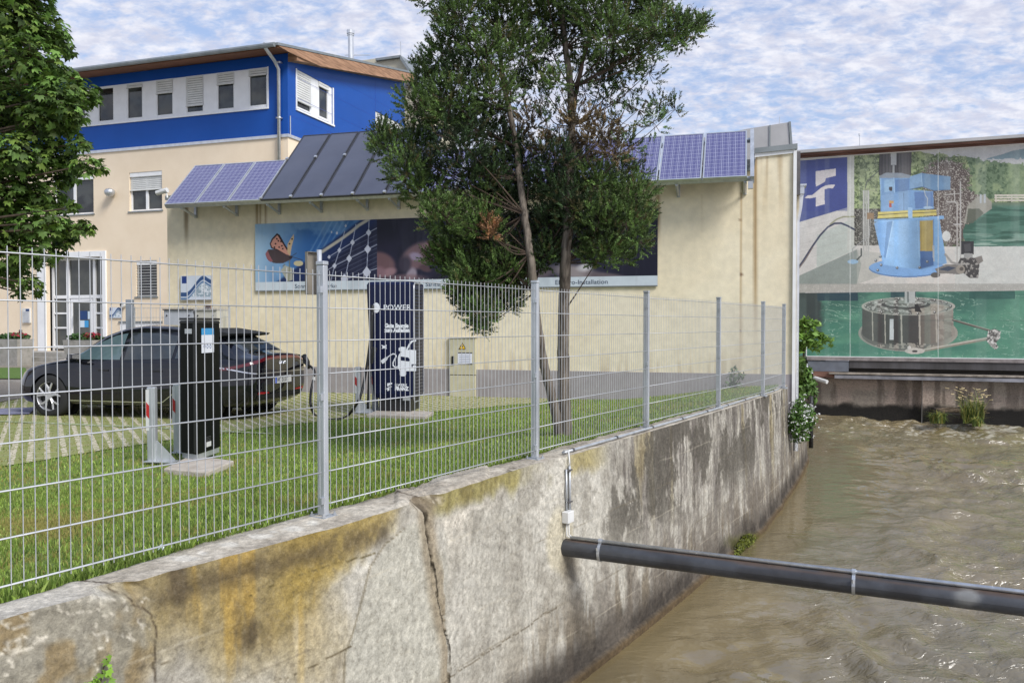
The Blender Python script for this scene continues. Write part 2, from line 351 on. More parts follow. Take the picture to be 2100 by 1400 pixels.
# grass pavers (parking) sheet
def paver_material():
    m = D.materials.new('grass_pavers'); m.use_nodes = True; t = m.node_tree; n = t.nodes; l = t.links; b = n['Principled BSDF']; b.inputs['Roughness'].default_value = .9
    tc = n.new('ShaderNodeTexCoord'); mp = n.new('ShaderNodeMapping'); l.new(tc.outputs['Object'], mp.inputs[0]); mp.inputs['Rotation'].default_value = (0, 0, R(-30))
    nz = n.new('ShaderNodeTexNoise'); nz.inputs['Scale'].default_value = 9; nz.inputs['Detail'].default_value = 4; l.new(mp.outputs[0], nz.inputs['Vector'])
    mx0 = n.new('ShaderNodeMixRGB'); mx0.inputs[0].default_value = .035; l.new(mp.outputs[0], mx0.inputs[1]); l.new(nz.outputs['Color'], mx0.inputs[2])
    sp_ = n.new('ShaderNodeSeparateXYZ'); l.new(mx0.outputs[0], sp_.inputs[0])
    def ma(op, a, b_=None):
        q = n.new('ShaderNodeMath'); q.operation = op
        for i, v in enumerate((a, b_)):
            if v is None: continue
            if isinstance(v, (int, float)): q.inputs[i].default_value = v
            else: l.new(v, q.inputs[i])
        return q.outputs[0]
    fx = ma('FRACT', ma('DIVIDE', sp_.outputs[0], .17)); rib = ma('LESS_THAN', fx, .36)
    fy = ma('FRACT', ma('DIVIDE', sp_.outputs[1], .40)); rib2 = ma('LESS_THAN', fy, .09)
    rm = ma('MAXIMUM', rib, ma('MULTIPLY', rib2, .5))
    n2 = n.new('ShaderNodeTexNoise'); n2.inputs['Scale'].default_value = 16; n2.inputs['Detail'].default_value = 5; l.new(tc.outputs['Object'], n2.inputs['Vector'])
    cover = ma('LESS_THAN', n2.outputs[0], .55); rm = ma('MULTIPLY', rm, cover)
    n3 = n.new('ShaderNodeTexNoise'); n3.inputs['Scale'].default_value = 5; l.new(tc.outputs['Object'], n3.inputs['Vector'])
    g = n.new('ShaderNodeMixRGB'); l.new(n3.outputs[0], g.inputs[0]); g.inputs[1].default_value = S(118, 134, 66) + (1,); g.inputs[2].default_value = S(142, 136, 88) + (1,)
    c = n.new('ShaderNodeMixRGB'); l.new(n2.outputs[0], c.inputs[0]); c.inputs[1].default_value = S(205, 196, 172) + (1,); c.inputs[2].default_value = S(165, 155, 130) + (1,)
    mx = n.new('ShaderNodeMixRGB'); l.new(rm, mx.inputs[0]); l.new(g.outputs[0], mx.inputs[1]); l.new(c.outputs[0], mx.inputs[2]); l.new(mx.outputs[0], b.inputs['Base Color'])
    bn = n.new('ShaderNodeBump'); bn.inputs['Distance'].default_value = .02; l.new(rm, bn.inputs['Height']); l.new(bn.outputs[0], b.inputs['Normal'])
    return m
M['paver'] = paver_material()
pav_poly = [(-16, 8.2), (-5.6, 8.6), (-4.5, 10.9), (-3.3, 12.6), (-1.4, 14.2), (.6, 15.9), (.9, 17.0), (-8.1, 19.7), (-8.4, 19.5), (-16, 20.5)]
def poly_sheet(name, poly, mt, dz, step=.25, zc=None):
    """sheet cut to a ground polygon by bisecting a fine mesh"""
    import bmesh
    bm = bmesh.new(); bm.faces.new([bm.verts.new((x, y, 0)) for x, y in poly])
    xs = np.array([p[0] for p in poly]); ys = np.array([p[1] for p in poly])
    for a in np.arange(xs.min() + step, xs.max(), step): bmesh.ops.bisect_plane(bm, geom=bm.verts[:] + bm.edges[:] + bm.faces[:], plane_co=(a, 0, 0), plane_no=(1, 0, 0))
    for a in np.arange(ys.min() + step, ys.max(), step): bmesh.ops.bisect_plane(bm, geom=bm.verts[:] + bm.edges[:] + bm.faces[:], plane_co=(0, a, 0), plane_no=(0, 1, 0))
    for v in bm.verts:
        t, r = tr((v.co.x, v.co.y)); z = float(gz(t, r)) + .03 * (float(fbm(v.co.x * 1.3, v.co.y * 1.3, 3)) - .5)
        v.co.z = (z if zc is None else zc) + dz
    me = D.meshes.new(name); bm.to_mesh(me); bm.free(); me.materials.append(mt); o = D.objects.new(name, me); SC.collection.objects.link(o); return o
pv = poly_sheet('paver_parking', pav_poly, M['paver'], .012, .5); tag(pv, 'parking bay of concrete grass pavers in front of the building', 'parking', kind='structure')
M['cobble'] = mat('cobbles', S(140, 132, 120), .85, c2=S(110, 104, 96), ns=22, nd=3, nr=(.4, .6), bump=.012, bs=22)
road_poly = [(-45, 11.0), (-8.9, 11.0), (-9.3, 13.4), (-9.8, 14.5), (-10.2, 16.5), (-10.0, 20.4), (-11, 32.5), (-45, 42)]
rd = poly_sheet('road', road_poly, M['cobble'], .022, 1.0); tag(rd, 'grey cobbled drive beside the parking bay', 'road', kind='structure')
M['bay'] = mat('bay_paint', S(128, 130, 152), .8, c2=S(104, 104, 122), ns=6, bump=.006, bs=22)
bp = poly_sheet('bay_marking', [tuple(atz(x, y, -.38)[:2]) for x, y in ((-60, 853), (60, 851), (75, 836), (-60, 842))], M['bay'], .03, .6); tag(bp, 'faded lilac painted bay on the cobbles', 'marking', kind='structure')
bl = [tuple(atz(x, y, -.39)[:2]) for x, y in ((-60, 862), (345, 878), (560, 889), (560, 892), (345, 881), (-60, 865))]
M['linepaint'] = mat('line_paint', (.45, .45, .38), .8, c2=S(124, 138, 72), ns=22, nr=(.42, .52))
b2 = poly_sheet('bay_line', bl, M['linepaint'], .018, .6); tag(b2, 'thin worn white bay line across the grass pavers', 'marking', kind='structure')

# ------------------------------------------------------------------ canal wall
M['wallvc'] = mat('weathered_concrete', (1, 1, 1), .9, attr=True, c2=(.72, 1.22), ns=22, nd=8, nr=(.3, .7), bump=.008, bs=42, spec=.3, fine=45)
def wall_colour(px, py, t, h, top=False):
    base = np.empty(px.shape + (3,)); base[:] = (186, 181, 168)
    n1 = fbm(t * 1.7, h * 1.7, 11, 5); n2 = fbm(t * 7, h * 2.0, 12, 4); n3 = fbm(t * 28, h * 3.2, 13, 4); n4 = fbm(t * 30, h * 30, 14, 3); nf = fbm(t * 5, h * 5, 15, 5)
    c = base
    c = blend(c, sst(.4, .62, n1), (200, 195, 182)); c = blend(c, sst(.48, .7, nf), (162, 156, 143), .7)
    wob = (nf - .5) * 90
    # ochre and brown moss, left upper part
    yl = sst(720, 600, px + wob * 1.2 + (py - 1100) * -.1) * sst(215, 290, px + wob * .6 + (py - 1200) * .3)
    m = yl * sst(1420, 1240, py + wob * 1.4 - (px - 300) * .12)
    c = blend(c, m, (146, 128, 84), .85)
    streak = fbm(t * 9, h * .9, 21, 4)
    c = blend(c, m * sst(.50, .62, streak), (178, 146, 74), .72)
    c = blend(c, m * sst(.55, .7, fbm(t * 5 + 9, h * 3, 22, 5)), (92, 80, 60), .9)
    c = blend(c, m * sst(.56, .70, fbm(t * 6 + 3, h * .8, 25, 4)), (206, 192, 160), .65)
    c = blend(c, sst(520, 620, px) * sst(870, 760, px) * sst(60, 0, py - (1085 + (760 - px) * .9) + wob * 1.2) , (160, 136, 70), .8)
    dk = sst(46, 0, np.abs(py - (1271 - px * .277) - 40) + wob * .7) * sst(840, 780, px) * sst(180, 300, px)
    c = blend(c, dk * sst(.35, .55, nf), (92, 80, 60), .75)
    # lower-left smooth grey render with white veins
    gl = sst(330, 270, px + wob * .5) * sst(1215, 1262, py + wob * .4 + px * .1)
    c = blend(c, gl, (150, 144, 128), .9)
    c = blend(c, gl * sst(.5, .66, fbm(t * 6, h * 6, 31, 4)), (140, 116, 74), .6)
    vein = np.abs(fbm(t * 5 + h * 2.5, h * 9 - t * 2.2, 32, 4) - .5)
    c = blend(c, gl * sst(.022, .004, vein), (216, 208, 190), .9)
    # pale patch rounded edge between ochre and crack
    edge = [(838, 1075), (790, 1115), (757, 1160), (742, 1220), (725, 1290), (708, 1340), (703, 1420)]
    ex = np.interp(py, [e[1] for e in edge], [e[0] for e in edge])
    pp = sst(0, 10, px - ex - (nf - .5) * 16) * sst(1395, 1300, px) * sst(1062, 1080, py + (nf - .5) * 20 - (px > 880) * 60) * sst(930, 890, px)
    c = blend(c, pp, (182, 178, 162), .85); c = blend(c, pp * sst(.5, .7, n1), (194, 190, 176), .7)
    c = blend(c, sst(3.5, .5, np.abs(px - ex + (nf - .5) * 6)) * sst(1070, 1090, py), (110, 100, 76), .6)
    # strip of yellow moss right of the crack under the top edge
    topy = np.interp(px, [0, 700, 923, 1097, 1400, 1622], [1271, 1077, 1006, 951, 865, 797])
    ed = py - topy
    moss = sst(55, 20, ed + wob * .5) * sst(870, 890, px) * sst(1130, 1040, px + wob)
    c = blend(c, moss, (150, 138, 78), .8); c = blend(c, moss * sst(.5, .65, n2), (120, 108, 66), .6)
    fl = sst(12, 0, np.abs(ed - 62 + (nf - .5) * 90)) * sst(880, 910, px) * sst(1060, 980, px)
    c = blend(c, fl, (220, 212, 196), .8)
    wh = sst(870, 900, px) * sst(1010, 940, px) * sst(1180, 1060, py) * sst(35, 60, ed)
    c = blend(c, wh * sst(.45, .6, fbm(t * 8, h * 2, 36, 4)), (212, 204, 188), .8)
    m3 = sst(1150, 1180, px + wob * .3) * sst(1260, 1200, px) * sst(60, 25, ed + wob * .6)
    c = blend(c, m3, (158, 142, 84), .7)
    # dark vertical water streaks on the right half
    dr = sst(1215, 1330, px + wob * 1.3 - (ed) * .10)
    st = sst(.42, .64, fbm(t * 5, h * 1.1, 41, 6, .66)) * sst(330, 120, ed + wob)
    st2 = sst(.42, .64, fbm(t * 17, h * 1.9, 42, 5, .66))
    c = blend(c, dr * st, (100, 93, 86), .72); c = blend(c, dr * st2, (110, 103, 96), .45)
    c = blend(c, dr * sst(.54, .68, fbm(t * 14 + 5, h * 1.4, 44, 5)), (192, 186, 172), .55)
    c = blend(c, dr * sst(.60, .68, fbm(t * 5 + 3, h * .5, 43, 3)) * sst(240, 60, ed), (148, 128, 72), .4)
    c = blend(c, sst(.50, .58, n3) * sst(1230, 1290, px) * sst(190, 60, ed), (70, 64, 60), .35)
    # damp zone by the water
    hb = h + (fbm(t * 3, t * 0 + 2, 51, 3) - .5) * .16
    c = blend(c, sst(.78, 1.20, hb) * sst(.42, .60, n2 * .6 + n3 * .4) * sst(950, 1200, px), (110, 98, 80), .75)
    c = blend(c, sst(1.14, 1.38, hb), (62, 56, 50), .92)
    c = blend(c, sst(.62, 1.15, hb + (n1 - .5) * .5) * sst(1100, 1300, px) * sst(.38, .62, nf), (112, 104, 94), .7)
    bigd = sst(.50, .575, fbm(t * 2.2 + 2, h * 1.8 + 1, 47, 7, .70)) * sst(1190, 1280, px) * sst(.95, .55, h); c = blend(c, bigd, (88, 83, 74), .78)
    c = blend(c, sst(1.43, 1.46, h), (96, 78, 52), .8)
    c = blend(c, sst(60, 0, np.hypot(px - 1535, (py - 1112) * 2.2) + wob * .3), (94, 96, 34), .85)
    # board marks
    for k, zz_ in enumerate((.26, .47, .70, .93, 1.16)):
        d = np.abs(h - zz_ - (vn(t * 2.0, t * 0 + k, 61 + k) - .5) * .02)
        c = blend(c, sst(.007, .002, d) * sst(.35, .6, vn(t * 3 + k * 3, h, 65 + k)), (112, 102, 82) if k % 2 else (204, 195, 174), .38)
    # halo where the pipe enters
    hp = np.hypot((px - 1150) * 1.0, (py - 1110) * .42)
    c = blend(c, sst(34, 22, hp + wob * .12) * (px < 1175), (206, 196, 168), .7)
    c = blend(c, sst(28, 6, np.hypot(px - 1168, (py - 1165) * .5)), (120, 110, 94), .7)
    # main cracks
    ck = [(872, 1040), (874, 1080), (880, 1130), (884, 1150), (890, 1180), (898, 1225), (908, 1260), (914, 1285), (919, 1330), (921, 1380), (918, 1420)]
    d = segd(px + (nf - .5) * 14, py, ck)
    c = blend(c, sst(26, 8, d) * (px < 905 + (py - 1100) * .05), (150, 132, 104), .6)
    wdt = np.interp(py, [1020, 1060, 1150, 1230, 1400], [8, 4, 2.3, 1.1, 1.2])
    c = blend(c, sst(1.2, .6, d / wdt), (44, 38, 28), .95)
    c = blend(c, sst(1.5, .3, segd(px + (n4 - .5) * 8, py, [(247, 1212), (262, 1222), (275, 1240), (296, 1247), (312, 1262), (320, 1290), (314, 1330), (316, 1420)]) / 1.8), (70, 58, 44), .8)
    c = blend(c, sst(1.4, .4, segd(px, py + (n4 - .5) * 6, [(905, 1402), (925, 1384), (980, 1350), (1035, 1312), (1085, 1283), (1110, 1262), (1143, 1246)]) / 1.2), (96, 86, 68), .7)
    c = blend(c, sst(1.4, .4, segd(px, py + (n4 - .5) * 5, [(510, 1220), (580, 1190), (660, 1164), (740, 1142), (770, 1134)]) / 1.3), (90, 78, 44), .8)
    c = blend(c, sst(1.4, .4, segd(px, py + (n4 - .5) * 5, [(560, 1398), (640, 1365), (720, 1325)]) / 1.3), (90, 78, 54), .8)
    c = blend(c, sst(1.4, .4, segd(px, py, [(250, 1390), (290, 1365), (330, 1360), (420, 1330)]) / 1.2), (96, 86, 66), .7)
    # broken top by the main crack
    c = blend(c, sst(34, 20, np.hypot((px - 870) * .8, (py - 1022) * 1.0) + wob * .25), (118, 106, 88), .85)
    c = blend(c, sst(.5, .62, n4) * sst(36, 20, np.hypot((px - 870) * .8, (py - 1022) * 1.0)), (190, 180, 160), .8)
    g4 = fbm(t * 60, h * 60, 48, 3); c = blend(c, sst(.66, .76, g4), (104, 96, 84), .28); c = blend(c, sst(.34, .27, g4) * sst(1.2, .9, h), (222, 216, 200), .10)
    c = c * (.93 + .14 * n4[..., None]) * (.955 + .09 * n3[..., None])
    return c
tt = [-6.0, -3.0, 0.0]
t_ = 1.0
while t_ < 18.5: tt.append(t_); t_ += .011 + .0011 * max(t_ - 2, 0)
tt = np.array(tt + list(np.arange(18.6, TOPF[-1, 0], .15))); hh = np.concatenate([[.0], np.linspace(.012, 2.05, 170), [2.4]])
Tg, Hg = np.meshgrid(tt, hh, indexing='ij')
k = np.minimum(Hg / 2.05, 1)
Rg = rT(Tg) + (rF(Tg) - rT(Tg)) * k
chip = (fbm(Tg * 9, Hg * 9, 71, 4) - .5)
Pw = FD[None, None] * Tg[..., None] + FR[None, None] * Rg[..., None]; Pw[..., 2] = -Hg
pxw, pyw = proj(Pw); 
Rg = Rg + chip * .022 + (fbm(Tg * .9, Hg * 1.2, 72, 3) - .5) * .03
dck = segd(pxw + (fbm(Tg * 5, Hg * 5, 15, 5) - .5) * 14, pyw, [(868, 1010), (874, 1080), (884, 1150), (898, 1225), (908, 1260), (919, 1330), (921, 1420)])
Rg -= sst(1.0, .3, dck / np.interp(pyw, [1020, 1060, 1150, 1230, 1400], [9, 5, 3, 1.6, 1.8])) * .026
dbk = np.hypot((pxw - 868) * .8, (pyw - 1018) * 1.0); Rg -= sst(34, 10, dbk) * (.05 + .06 * fbm(Tg * 25, Hg * 25, 73, 3))
dbk2 = np.hypot((pxw - 238) * .35, (pyw - 1205) * 1.0); Rg -= sst(24, 8, dbk2) * (.05 + .09 * fbm(Tg * 22, Hg * 22, 74, 3))
lip = (sst(1.965, 1.985, Hg)) * .04; Rg += lip
Pw = FD[None, None] * Tg[..., None] + FR[None, None] * Rg[..., None]; Pw[..., 2] = -Hg + (Hg < .001) * 0
cw = lin(np.clip(wall_colour(pxw, pyw, Tg, Hg * (1.5 / 2.05)), 0, 255)) * .84
cwall = thing('canal_wall', fromtr(8, float(rT(8)), ZW), 'weathered concrete retaining wall along the canal, with ochre moss, dark streaks and a long crack', 'retaining wall')
grid_obj('wall_face', Pw, M['wallvc'], cwall, cw)
# coping (top) with broken edges
qq = np.linspace(0, 1, 16)
Tq, Qq = np.meshgrid(tt, qq, indexing='ij')
rfront = Rg[:, :1]
rb = rB(tt)[:, None] + (fbm(tt * 3, tt * 0, 81, 4)[:, None] - .5) * .10
Rq = rb + (rfront - rb) * Qq
Pt = FD[None, None] * Tq[..., None] + FR[None, None] * Rq[..., None]
Pt[..., 2] = (fbm(Tq * 8, Rq * 8, 82, 4) - .5) * .02 * (1 - Qq ** 8)
Pt[:, 0, 2] -= .05; Pt[:, -1, 2] = 0.0
pxt, pyt = proj(Pt)
Pt[..., 2] -= sst(30, 10, np.hypot((pxt - 862) * .6, pyt - 1008)) * .04 * fbm(Tq * 30, Rq * 30, 83, 3) * (Qq < .99)
Pt[..., 2] += .018 * ((pxt > 812) & (pxt < 1000)) * sst(.98, .9, Qq) * sst(0, .1, Qq)
ct = np.empty(pxt.shape + (3,)); ct[:] = (204, 195, 178)
ct = blend(ct, sst(.4, .65, fbm(Tq * 4, Rq * 4, 84, 5)), (172, 162, 146), .8)
ct = blend(ct, sst(250, 120, pxt), (192, 188, 178), .6)
for (a, b_, c_, d_) in ((380, 1145, 34, 7), (415, 1134, 12, 5), (470, 1116, 22, 6), (535, 1099, 28, 6), (600, 1083, 24, 6), (640, 1072, 14, 5), (560, 1090, 10, 4)):
    ct = blend(ct, sst(1.1, .7, np.hypot((pxt - a) / c_, (pyt - b_) / d_) + (fbm(Tq * 22, Rq * 22, 85, 4) - .5) * .9), (222, 216, 202), .9)
ct = blend(ct, sst(2.2, .6, segd(pxt, pyt + (fbm(Tq * 30, Rq * 30, 86, 3) - .5) * 6, [(165, 1190), (205, 1194), (235, 1198), (250, 1212)])), (84, 72, 60), .9)
ct = blend(ct, sst(2.0, .6, segd(pxt, pyt + (fbm(Tq * 30, Rq * 30, 86, 3) - .5) * 5, [(810, 1012), (840, 1014), (860, 1020)])), (84, 72, 60), .9)
ct = blend(ct, sst(16, 4, np.hypot((pxt - 1060) * .45, (pyt - 966) * 1.2)) * sst(.45, .6, fbm(Tq * 40, Rq * 40, 87, 3)), (90, 82, 70), .8)
ct = blend(ct, sst(1400, 1200, pxt) * 0 + sst(.30, .0, Qq) * sst(.4, .6, fbm(Tq * 6, Rq * 6, 88, 4)), (150, 140, 112), .7)
ct = ct * (.88 + .24 * fbm(Tq * 45, Rq * 45, 89, 3)[..., None])
grid_obj('coping', Pt[:, ::-1], M['wallvc'], cwall, (lin(np.clip(ct, 0, 255)) * .82)[:, ::-1])
# ------------------------------------------------------------------ water
M['water'] = None
def water_material():
    m = D.materials.new('muddy_water'); m.use_nodes = True; t = m.node_tree; n = t.nodes; l = t.links; b = n['Principled BSDF']
    b.inputs['Roughness'].default_value = .04; b.inputs['IOR'].default_value = 1.8; b.inputs['Specular IOR Level'].default_value = .8
    a = n.new('ShaderNodeAttribute'); a.attribute_name = 'Col'; l.new(a.outputs['Color'], b.inputs['Base Color'])
    tc = n.new('ShaderNodeTexCoord'); mp = n.new('ShaderNodeMapping'); mp.inputs['Rotation'].default_value = (0, 0, R(-40)); mp.inputs['Scale'].default_value = (.7, 1.6, 1); l.new(tc.outputs['Object'], mp.inputs[0])
    q = n.new('ShaderNodeTexNoise'); q.inputs['Scale'].default_value = 5; q.inputs['Detail'].default_value = 3; q.inputs['Distortion'].default_value = .6; l.new(mp.outputs[0], q.inputs['Vector'])
    q2 = n.new('ShaderNodeTexNoise'); q2.inputs['Scale'].default_value = 8; q2.inputs['Detail'].default_value = 4; q2.inputs['Roughness'].default_value = .5; q2.inputs['Distortion'].default_value = 1.2; l.new(mp.outputs[0], q2.inputs['Vector'])
    rp_ = n.new('ShaderNodeAttribute'); rp_.attribute_name = 'Rip'; m1_ = n.new('ShaderNodeMath'); m1_.operation = 'MULTIPLY'; l.new(q2.outputs[0], m1_.inputs[0]); l.new(rp_.outputs['Fac'], m1_.inputs[1])
    m2_ = n.new('ShaderNodeMath'); m2_.operation = 'MULTIPLY_ADD'; l.new(q.outputs[0], m2_.inputs[0]); m2_.inputs[1].default_value = .25; l.new(m1_.outputs[0], m2_.inputs[2])
    bn = n.new('ShaderNodeBump'); bn.inputs['Distance'].default_value = .045; l.new(m2_.outputs[0], bn.inputs['Height']); l.new(bn.outputs[0], b.inputs['Normal'])
    return m
M['water'] = water_material()
us = np.concatenate([np.linspace(-8, 3, 20), np.linspace(3.1, 30, 600)]); vs = np.concatenate([np.linspace(-16, -5, 40), np.linspace(-4.8, 9, 380), np.linspace(9.2, 60, 40)])
U, Vv = np.meshgrid(us, vs, indexing='ij')
Pq = FD[None, None] * U[..., None] + FR[None, None] * (Vv[..., None])
dw = Vv - rF(U)
amp = (1 + .5 * sst(10, 6, U)) * sst(.2, 2.2, dw + (fbm(U * .4, Vv * .4, 101, 3) - .5) * 3.0) * (.6 + .8 * fbm(U * .25, Vv * .25, 102, 2))
wx, wy = U * 1.0, Vv * 1.0; warp = fbm(U * .5, Vv * .5, 103, 3) * 3
def rid(x, y, s): return 1 - np.abs(2 * fbm(x, y, s, 4, .5) - 1)
hgt = (fbm(wx * .8 + warp, wy * 1.1 - warp, 104, 3) - .5) * .24 + (fbm(wx * 2.6 + warp * 1.2, wy * 1.9 + warp, 105, 3, .45) - .5) * .19 + (rid(wx * 3.2 + warp, wy * 2.6 + warp * 1.3, 106) - .6) * .035
Pq[..., 2] = ZW + hgt * amp + (fbm(wx * 1.2, wy * 1.2, 107, 3) - .5) * .012
pxq, pyq = proj(Pq)
cq = np.empty(U.shape + (3,)); cq[:] = (134, 119, 85); cq = blend(cq, sst(.4, .65, fbm(U * .35 + 4, Vv * .35, 108, 4)), (126, 114, 84), .9)
foam = rid(U * 2.2 + warp * 2, Vv * 3.0 + warp, 109) * .7 + fbm(U * 11, Vv * 11, 110, 3) * .45
fz = sst(19, 24, Pq[..., 1]) * .55 + sst(3.2, .3, np.hypot((Pq[..., 0] - 13.8), (Pq[..., 1] - 24.2) * .8)) * .75
fz = np.clip(fz, 0, 1)
cq = blend(cq, sst(.98, 1.10, foam + fz * .33 - .10), (206, 200, 186), .7)
wat = grid_obj('water', Pq, M['water'], None, lin(cq) * .8); _at = wat.data.attributes.new('Rip', 'FLOAT', 'POINT'); _rp = np.clip(amp / 1.4, 0, 1) * sst(.35, .62, fbm(U * .5 + 7, Vv * .5 + warp * .3, 120, 3) + .12 * sst(1.5, 4, dw)); _at.data.foreach_set('value', _rp.astype(np.float32).ravel()); tag(wat, 'murky brown canal water running fast in ripples', 'water', kind='structure')
# ------------------------------------------------------------------ painting helper: a fine grid whose printed colours are authored in picture units
def paint(name, fr, u0, u1, z0, z1, o, nu, nz, fn, mt, parent=None, k=.85):
    U_, Z_ = np.meshgrid(np.linspace(u0, u1, nu), np.linspace(z0, z1, nz), indexing='ij')
    P_ = fr.O + fr.N * o + fr.X * U_[..., None] + fr.Z * Z_[..., None]
    X_, Y_ = proj(P_); c = fn(X_, Y_, U_, Z_)
    return grid_obj(name, P_[:, ::-1], mt, parent, (lin(np.clip(c, 0, 255)) * k)[:, ::-1], smooth=False)
def wall_holes(mb, fr, u0, u1, z0, z1, holes, depth, m=0, mr=None, o=0.0):
    us_ = sorted({u0, u1} | {h[0] for h in holes} | {h[1] for h in holes}); zs_ = sorted({z0, z1} | {h[2] for h in holes} | {h[3] for h in holes})
    us_ = [u for u in us_ if u0 <= u <= u1]; zs_ = [z for z in zs_ if z0 <= z <= z1]
    for a, b in zip(us_[:-1], us_[1:]):
        for c, d in zip(zs_[:-1], zs_[1:]):
            um, zm = (a + b) / 2, (c + d) / 2
            if any(h[0] < um < h[1] and h[2] < zm < h[3] for h in holes): continue
            mb.quad(fr.p(a, c, o), fr.p(b, c, o), fr.p(b, d, o), fr.p(a, d, o), m)
    mr = m if mr is None else mr
    for h in holes:
        a, b, c, d = h[:4]
        for q in (((a, c), (a, d)), ((b, d), (b, c)), ((b, c), (a, c)), ((a, d), (b, d))):
            (p1, q1), (p2, q2) = q
            mb.quad(fr.p(p1, q1, o), fr.p(p1, q1, o - depth), fr.p(p2, q2, o - depth), fr.p(p2, q2, o), mr)
def box_of(fr, x0, y0, x1, y1, o=0.0, xr=None):
    """wall rectangle from two picture corners"""
    xm = (x0 + x1) / 2
    return fr.S(x0, o), fr.S(x1, o), fr.Zat(xm, y1, o), fr.Zat(xm, y0, o)

def window(fr, parent, u0, u1, z0, z1, depth, nsash=1, blind=0.0, fw=.055, name='window', glass='glass', slope=False, open_=False, bname='blind', slat=.07):
    """framed window: frame > pane, blind"""
    f = MB(); o0, o1 = -depth - .02, -depth + .05
    f.box(fr, u0, u1, z0, z0 + fw, o0, o1); f.box(fr, u0, u1, z1 - fw, z1, o0, o1)
    f.box(fr, u0, u0 + fw, z0 + fw, z1 - fw, o0, o1); f.box(fr, u1 - fw, u1, z0 + fw, z1 - fw, o0, o1)
    w_ = (u1 - u0) / nsash
    for i in range(1, nsash): f.box(fr, u0 + i * w_ - fw * .8, u0 + i * w_ + fw * .8, z0 + fw, z1 - fw, o0, o1 + .01)
    fo = build(f, name, M['whiteframe'], parent)
    p = MB().box(fr, u0 + fw * .6, u1 - fw * .6, z0 + fw * .6, z1 - fw * .6, o0 - .0, o0 + .03); build(p, 'pane', M[glass], fo)
    if blind > 0:
        b = MB(); zb = z1 - (z1 - z0) * blind; z = z1 - .03; n = 0
        while z > zb:
            b.hull8([fr.p(u0 + .02, z - .012, o1 + .07), fr.p(u1 - .02, z - .012, o1 + .07), fr.p(u1 - .02, z - .006, o1 + .02), fr.p(u0 + .02, z - .006, o1 + .02),
                     fr.p(u0 + .02, z, o1 + .07), fr.p(u1 - .02, z, o1 + .07), fr.p(u1 - .02, z + .006, o1 + .02), fr.p(u0 + .02, z + .006, o1 + .02)]) if slat > .10 else \
            b.box(fr, u0 + .02, u1 - .02, z - slat * .42, z + slat * .42, o1 + .02, o1 + .025)
            z -= slat
        b.box(fr, u0 + .02, u1 - .02, zb - .03, zb, o1 + .01, o1 + .07)
        build(b, bname, M['blind'], fo)
    return fo

# ================================================================== office tower (blue and beige)
tower = thing('office_building', TOW.p(-10, 0), 'office building, beige below and blue on top, with a wood-lined overhanging roof', 'building')
GZ = -.45
zl = TOW.Zat(577, 279)                      # ledge between beige and blue
zw = TOW.Zat(590, 106)                      # top of blue wall at the corner
UL = TOW.S(-700)
hW1 = box_of(TOW, 268, 352, 335, 432); hW2 = box_of(TOW, 112, 361, 195, 440); hG = box_of(TOW, 280, 534, 323, 608)
hE = (TOW.S(97), TOW.S(212), TOW.Zat(150, 720), TOW.Zat(150, 528))
hB = box_of(TOW, 247, 662, 332, 700)
hW3 = box_of(TOW, 443, 337, 517, 420)
mb = MB(); wall_holes(mb, TOW, UL, 0, GZ, zl, [hW1, hW2, hG, hE, hW3], .16)
ext = 22.0
mb.quad(GAB.p(0, GZ), GAB.p(ext, GZ), GAB.p(ext, zl), GAB.p(0, zl)); build(mb, 'lower_wall', M['creamtower'], tower)
mb = MB(); u0, u1 = TOW.S(80), TOW.S(220)
mb.box(TOW, hE[0] - .02, u0, GZ, hE[3], 0, .06); mb.box(TOW, hE[1] + .02, u1, GZ, hE[3], 0, .06); mb.box(TOW, u0, u1, hE[3], hE[3] + .22, 0, .06)
build(mb, 'door_surround', M['white'], tower)
# entrance glazing
d_ = .30; E0, E1, EZ0, EZ1 = hE
f = MB(); cols = [TOW.S(x) for x in (97, 101, 127, 133, 182, 187, 209, 212)]
def bar(a, b, c, d, o=.05): f.box(TOW, a, b, c, d, -d_ - .03, -d_ + o)
bar(E0, cols[1], EZ0, EZ1); bar(cols[2], cols[3], EZ0, EZ1, .06); bar(cols[4], cols[5], EZ0, EZ1, .06); bar(cols[6], E1, EZ0, EZ1)
for y, hgt_ in ((530, .10), (608, .13), (712, .12)):
    z = TOW.Zat(150, y)
    for a, b in ((1, 2), (3, 4), (5, 6)): bar(cols[a], cols[b], z - hgt_ / 2, z + hgt_ / 2, .055)
for y in (642, 672):
    z = TOW.Zat(150, y)
    for a, b in ((1, 2), (5, 6)): bar(cols[a], cols[b], z - .035, z + .035, .05)
ent = build(f, 'entrance_frame', M['white'], tower)
M['entglass'] = mat('entrance_glass', (.05, .055, .05), .05, spec=.6, c2=(.10, .10, .085), ns=.9)
p = MB(); p.box(TOW, cols[1], cols[2], EZ0, EZ1, -d_ - .02, -d_); p.box(TOW, cols[5], cols[6], EZ0, EZ1, -d_ - .02, -d_); p.box(TOW, cols[3], cols[4], TOW.Zat(150, 608), EZ1, -d_ - .02, -d_); build(p, 'pane', M['entglass'], ent)
dr = MB(); a, b = cols[3] + .05, cols[4] - .05; c, d = TOW.Zat(150, 714), TOW.Zat(150, 612)
dr.box(TOW, a, a + .09, c, d, -d_ - .02, -d_ + .04); dr.box(TOW, b - .09, b, c, d, -d_ - .02, -d_ + .04); dr.box(TOW, a + .09, b - .09, c, c + .14, -d_ - .02, -d_ + .04); dr.box(TOW, a + .09, b - .09, d - .1, d, -d_ - .02, -d_ + .04)
dro = build(dr, 'entrance_door', M['white'], tower)
build(MB().box(TOW, a + .09, b - .09, c + .14, d - .1, -d_ - .015, -d_ + .01), 'pane', M['entglass'], dro)
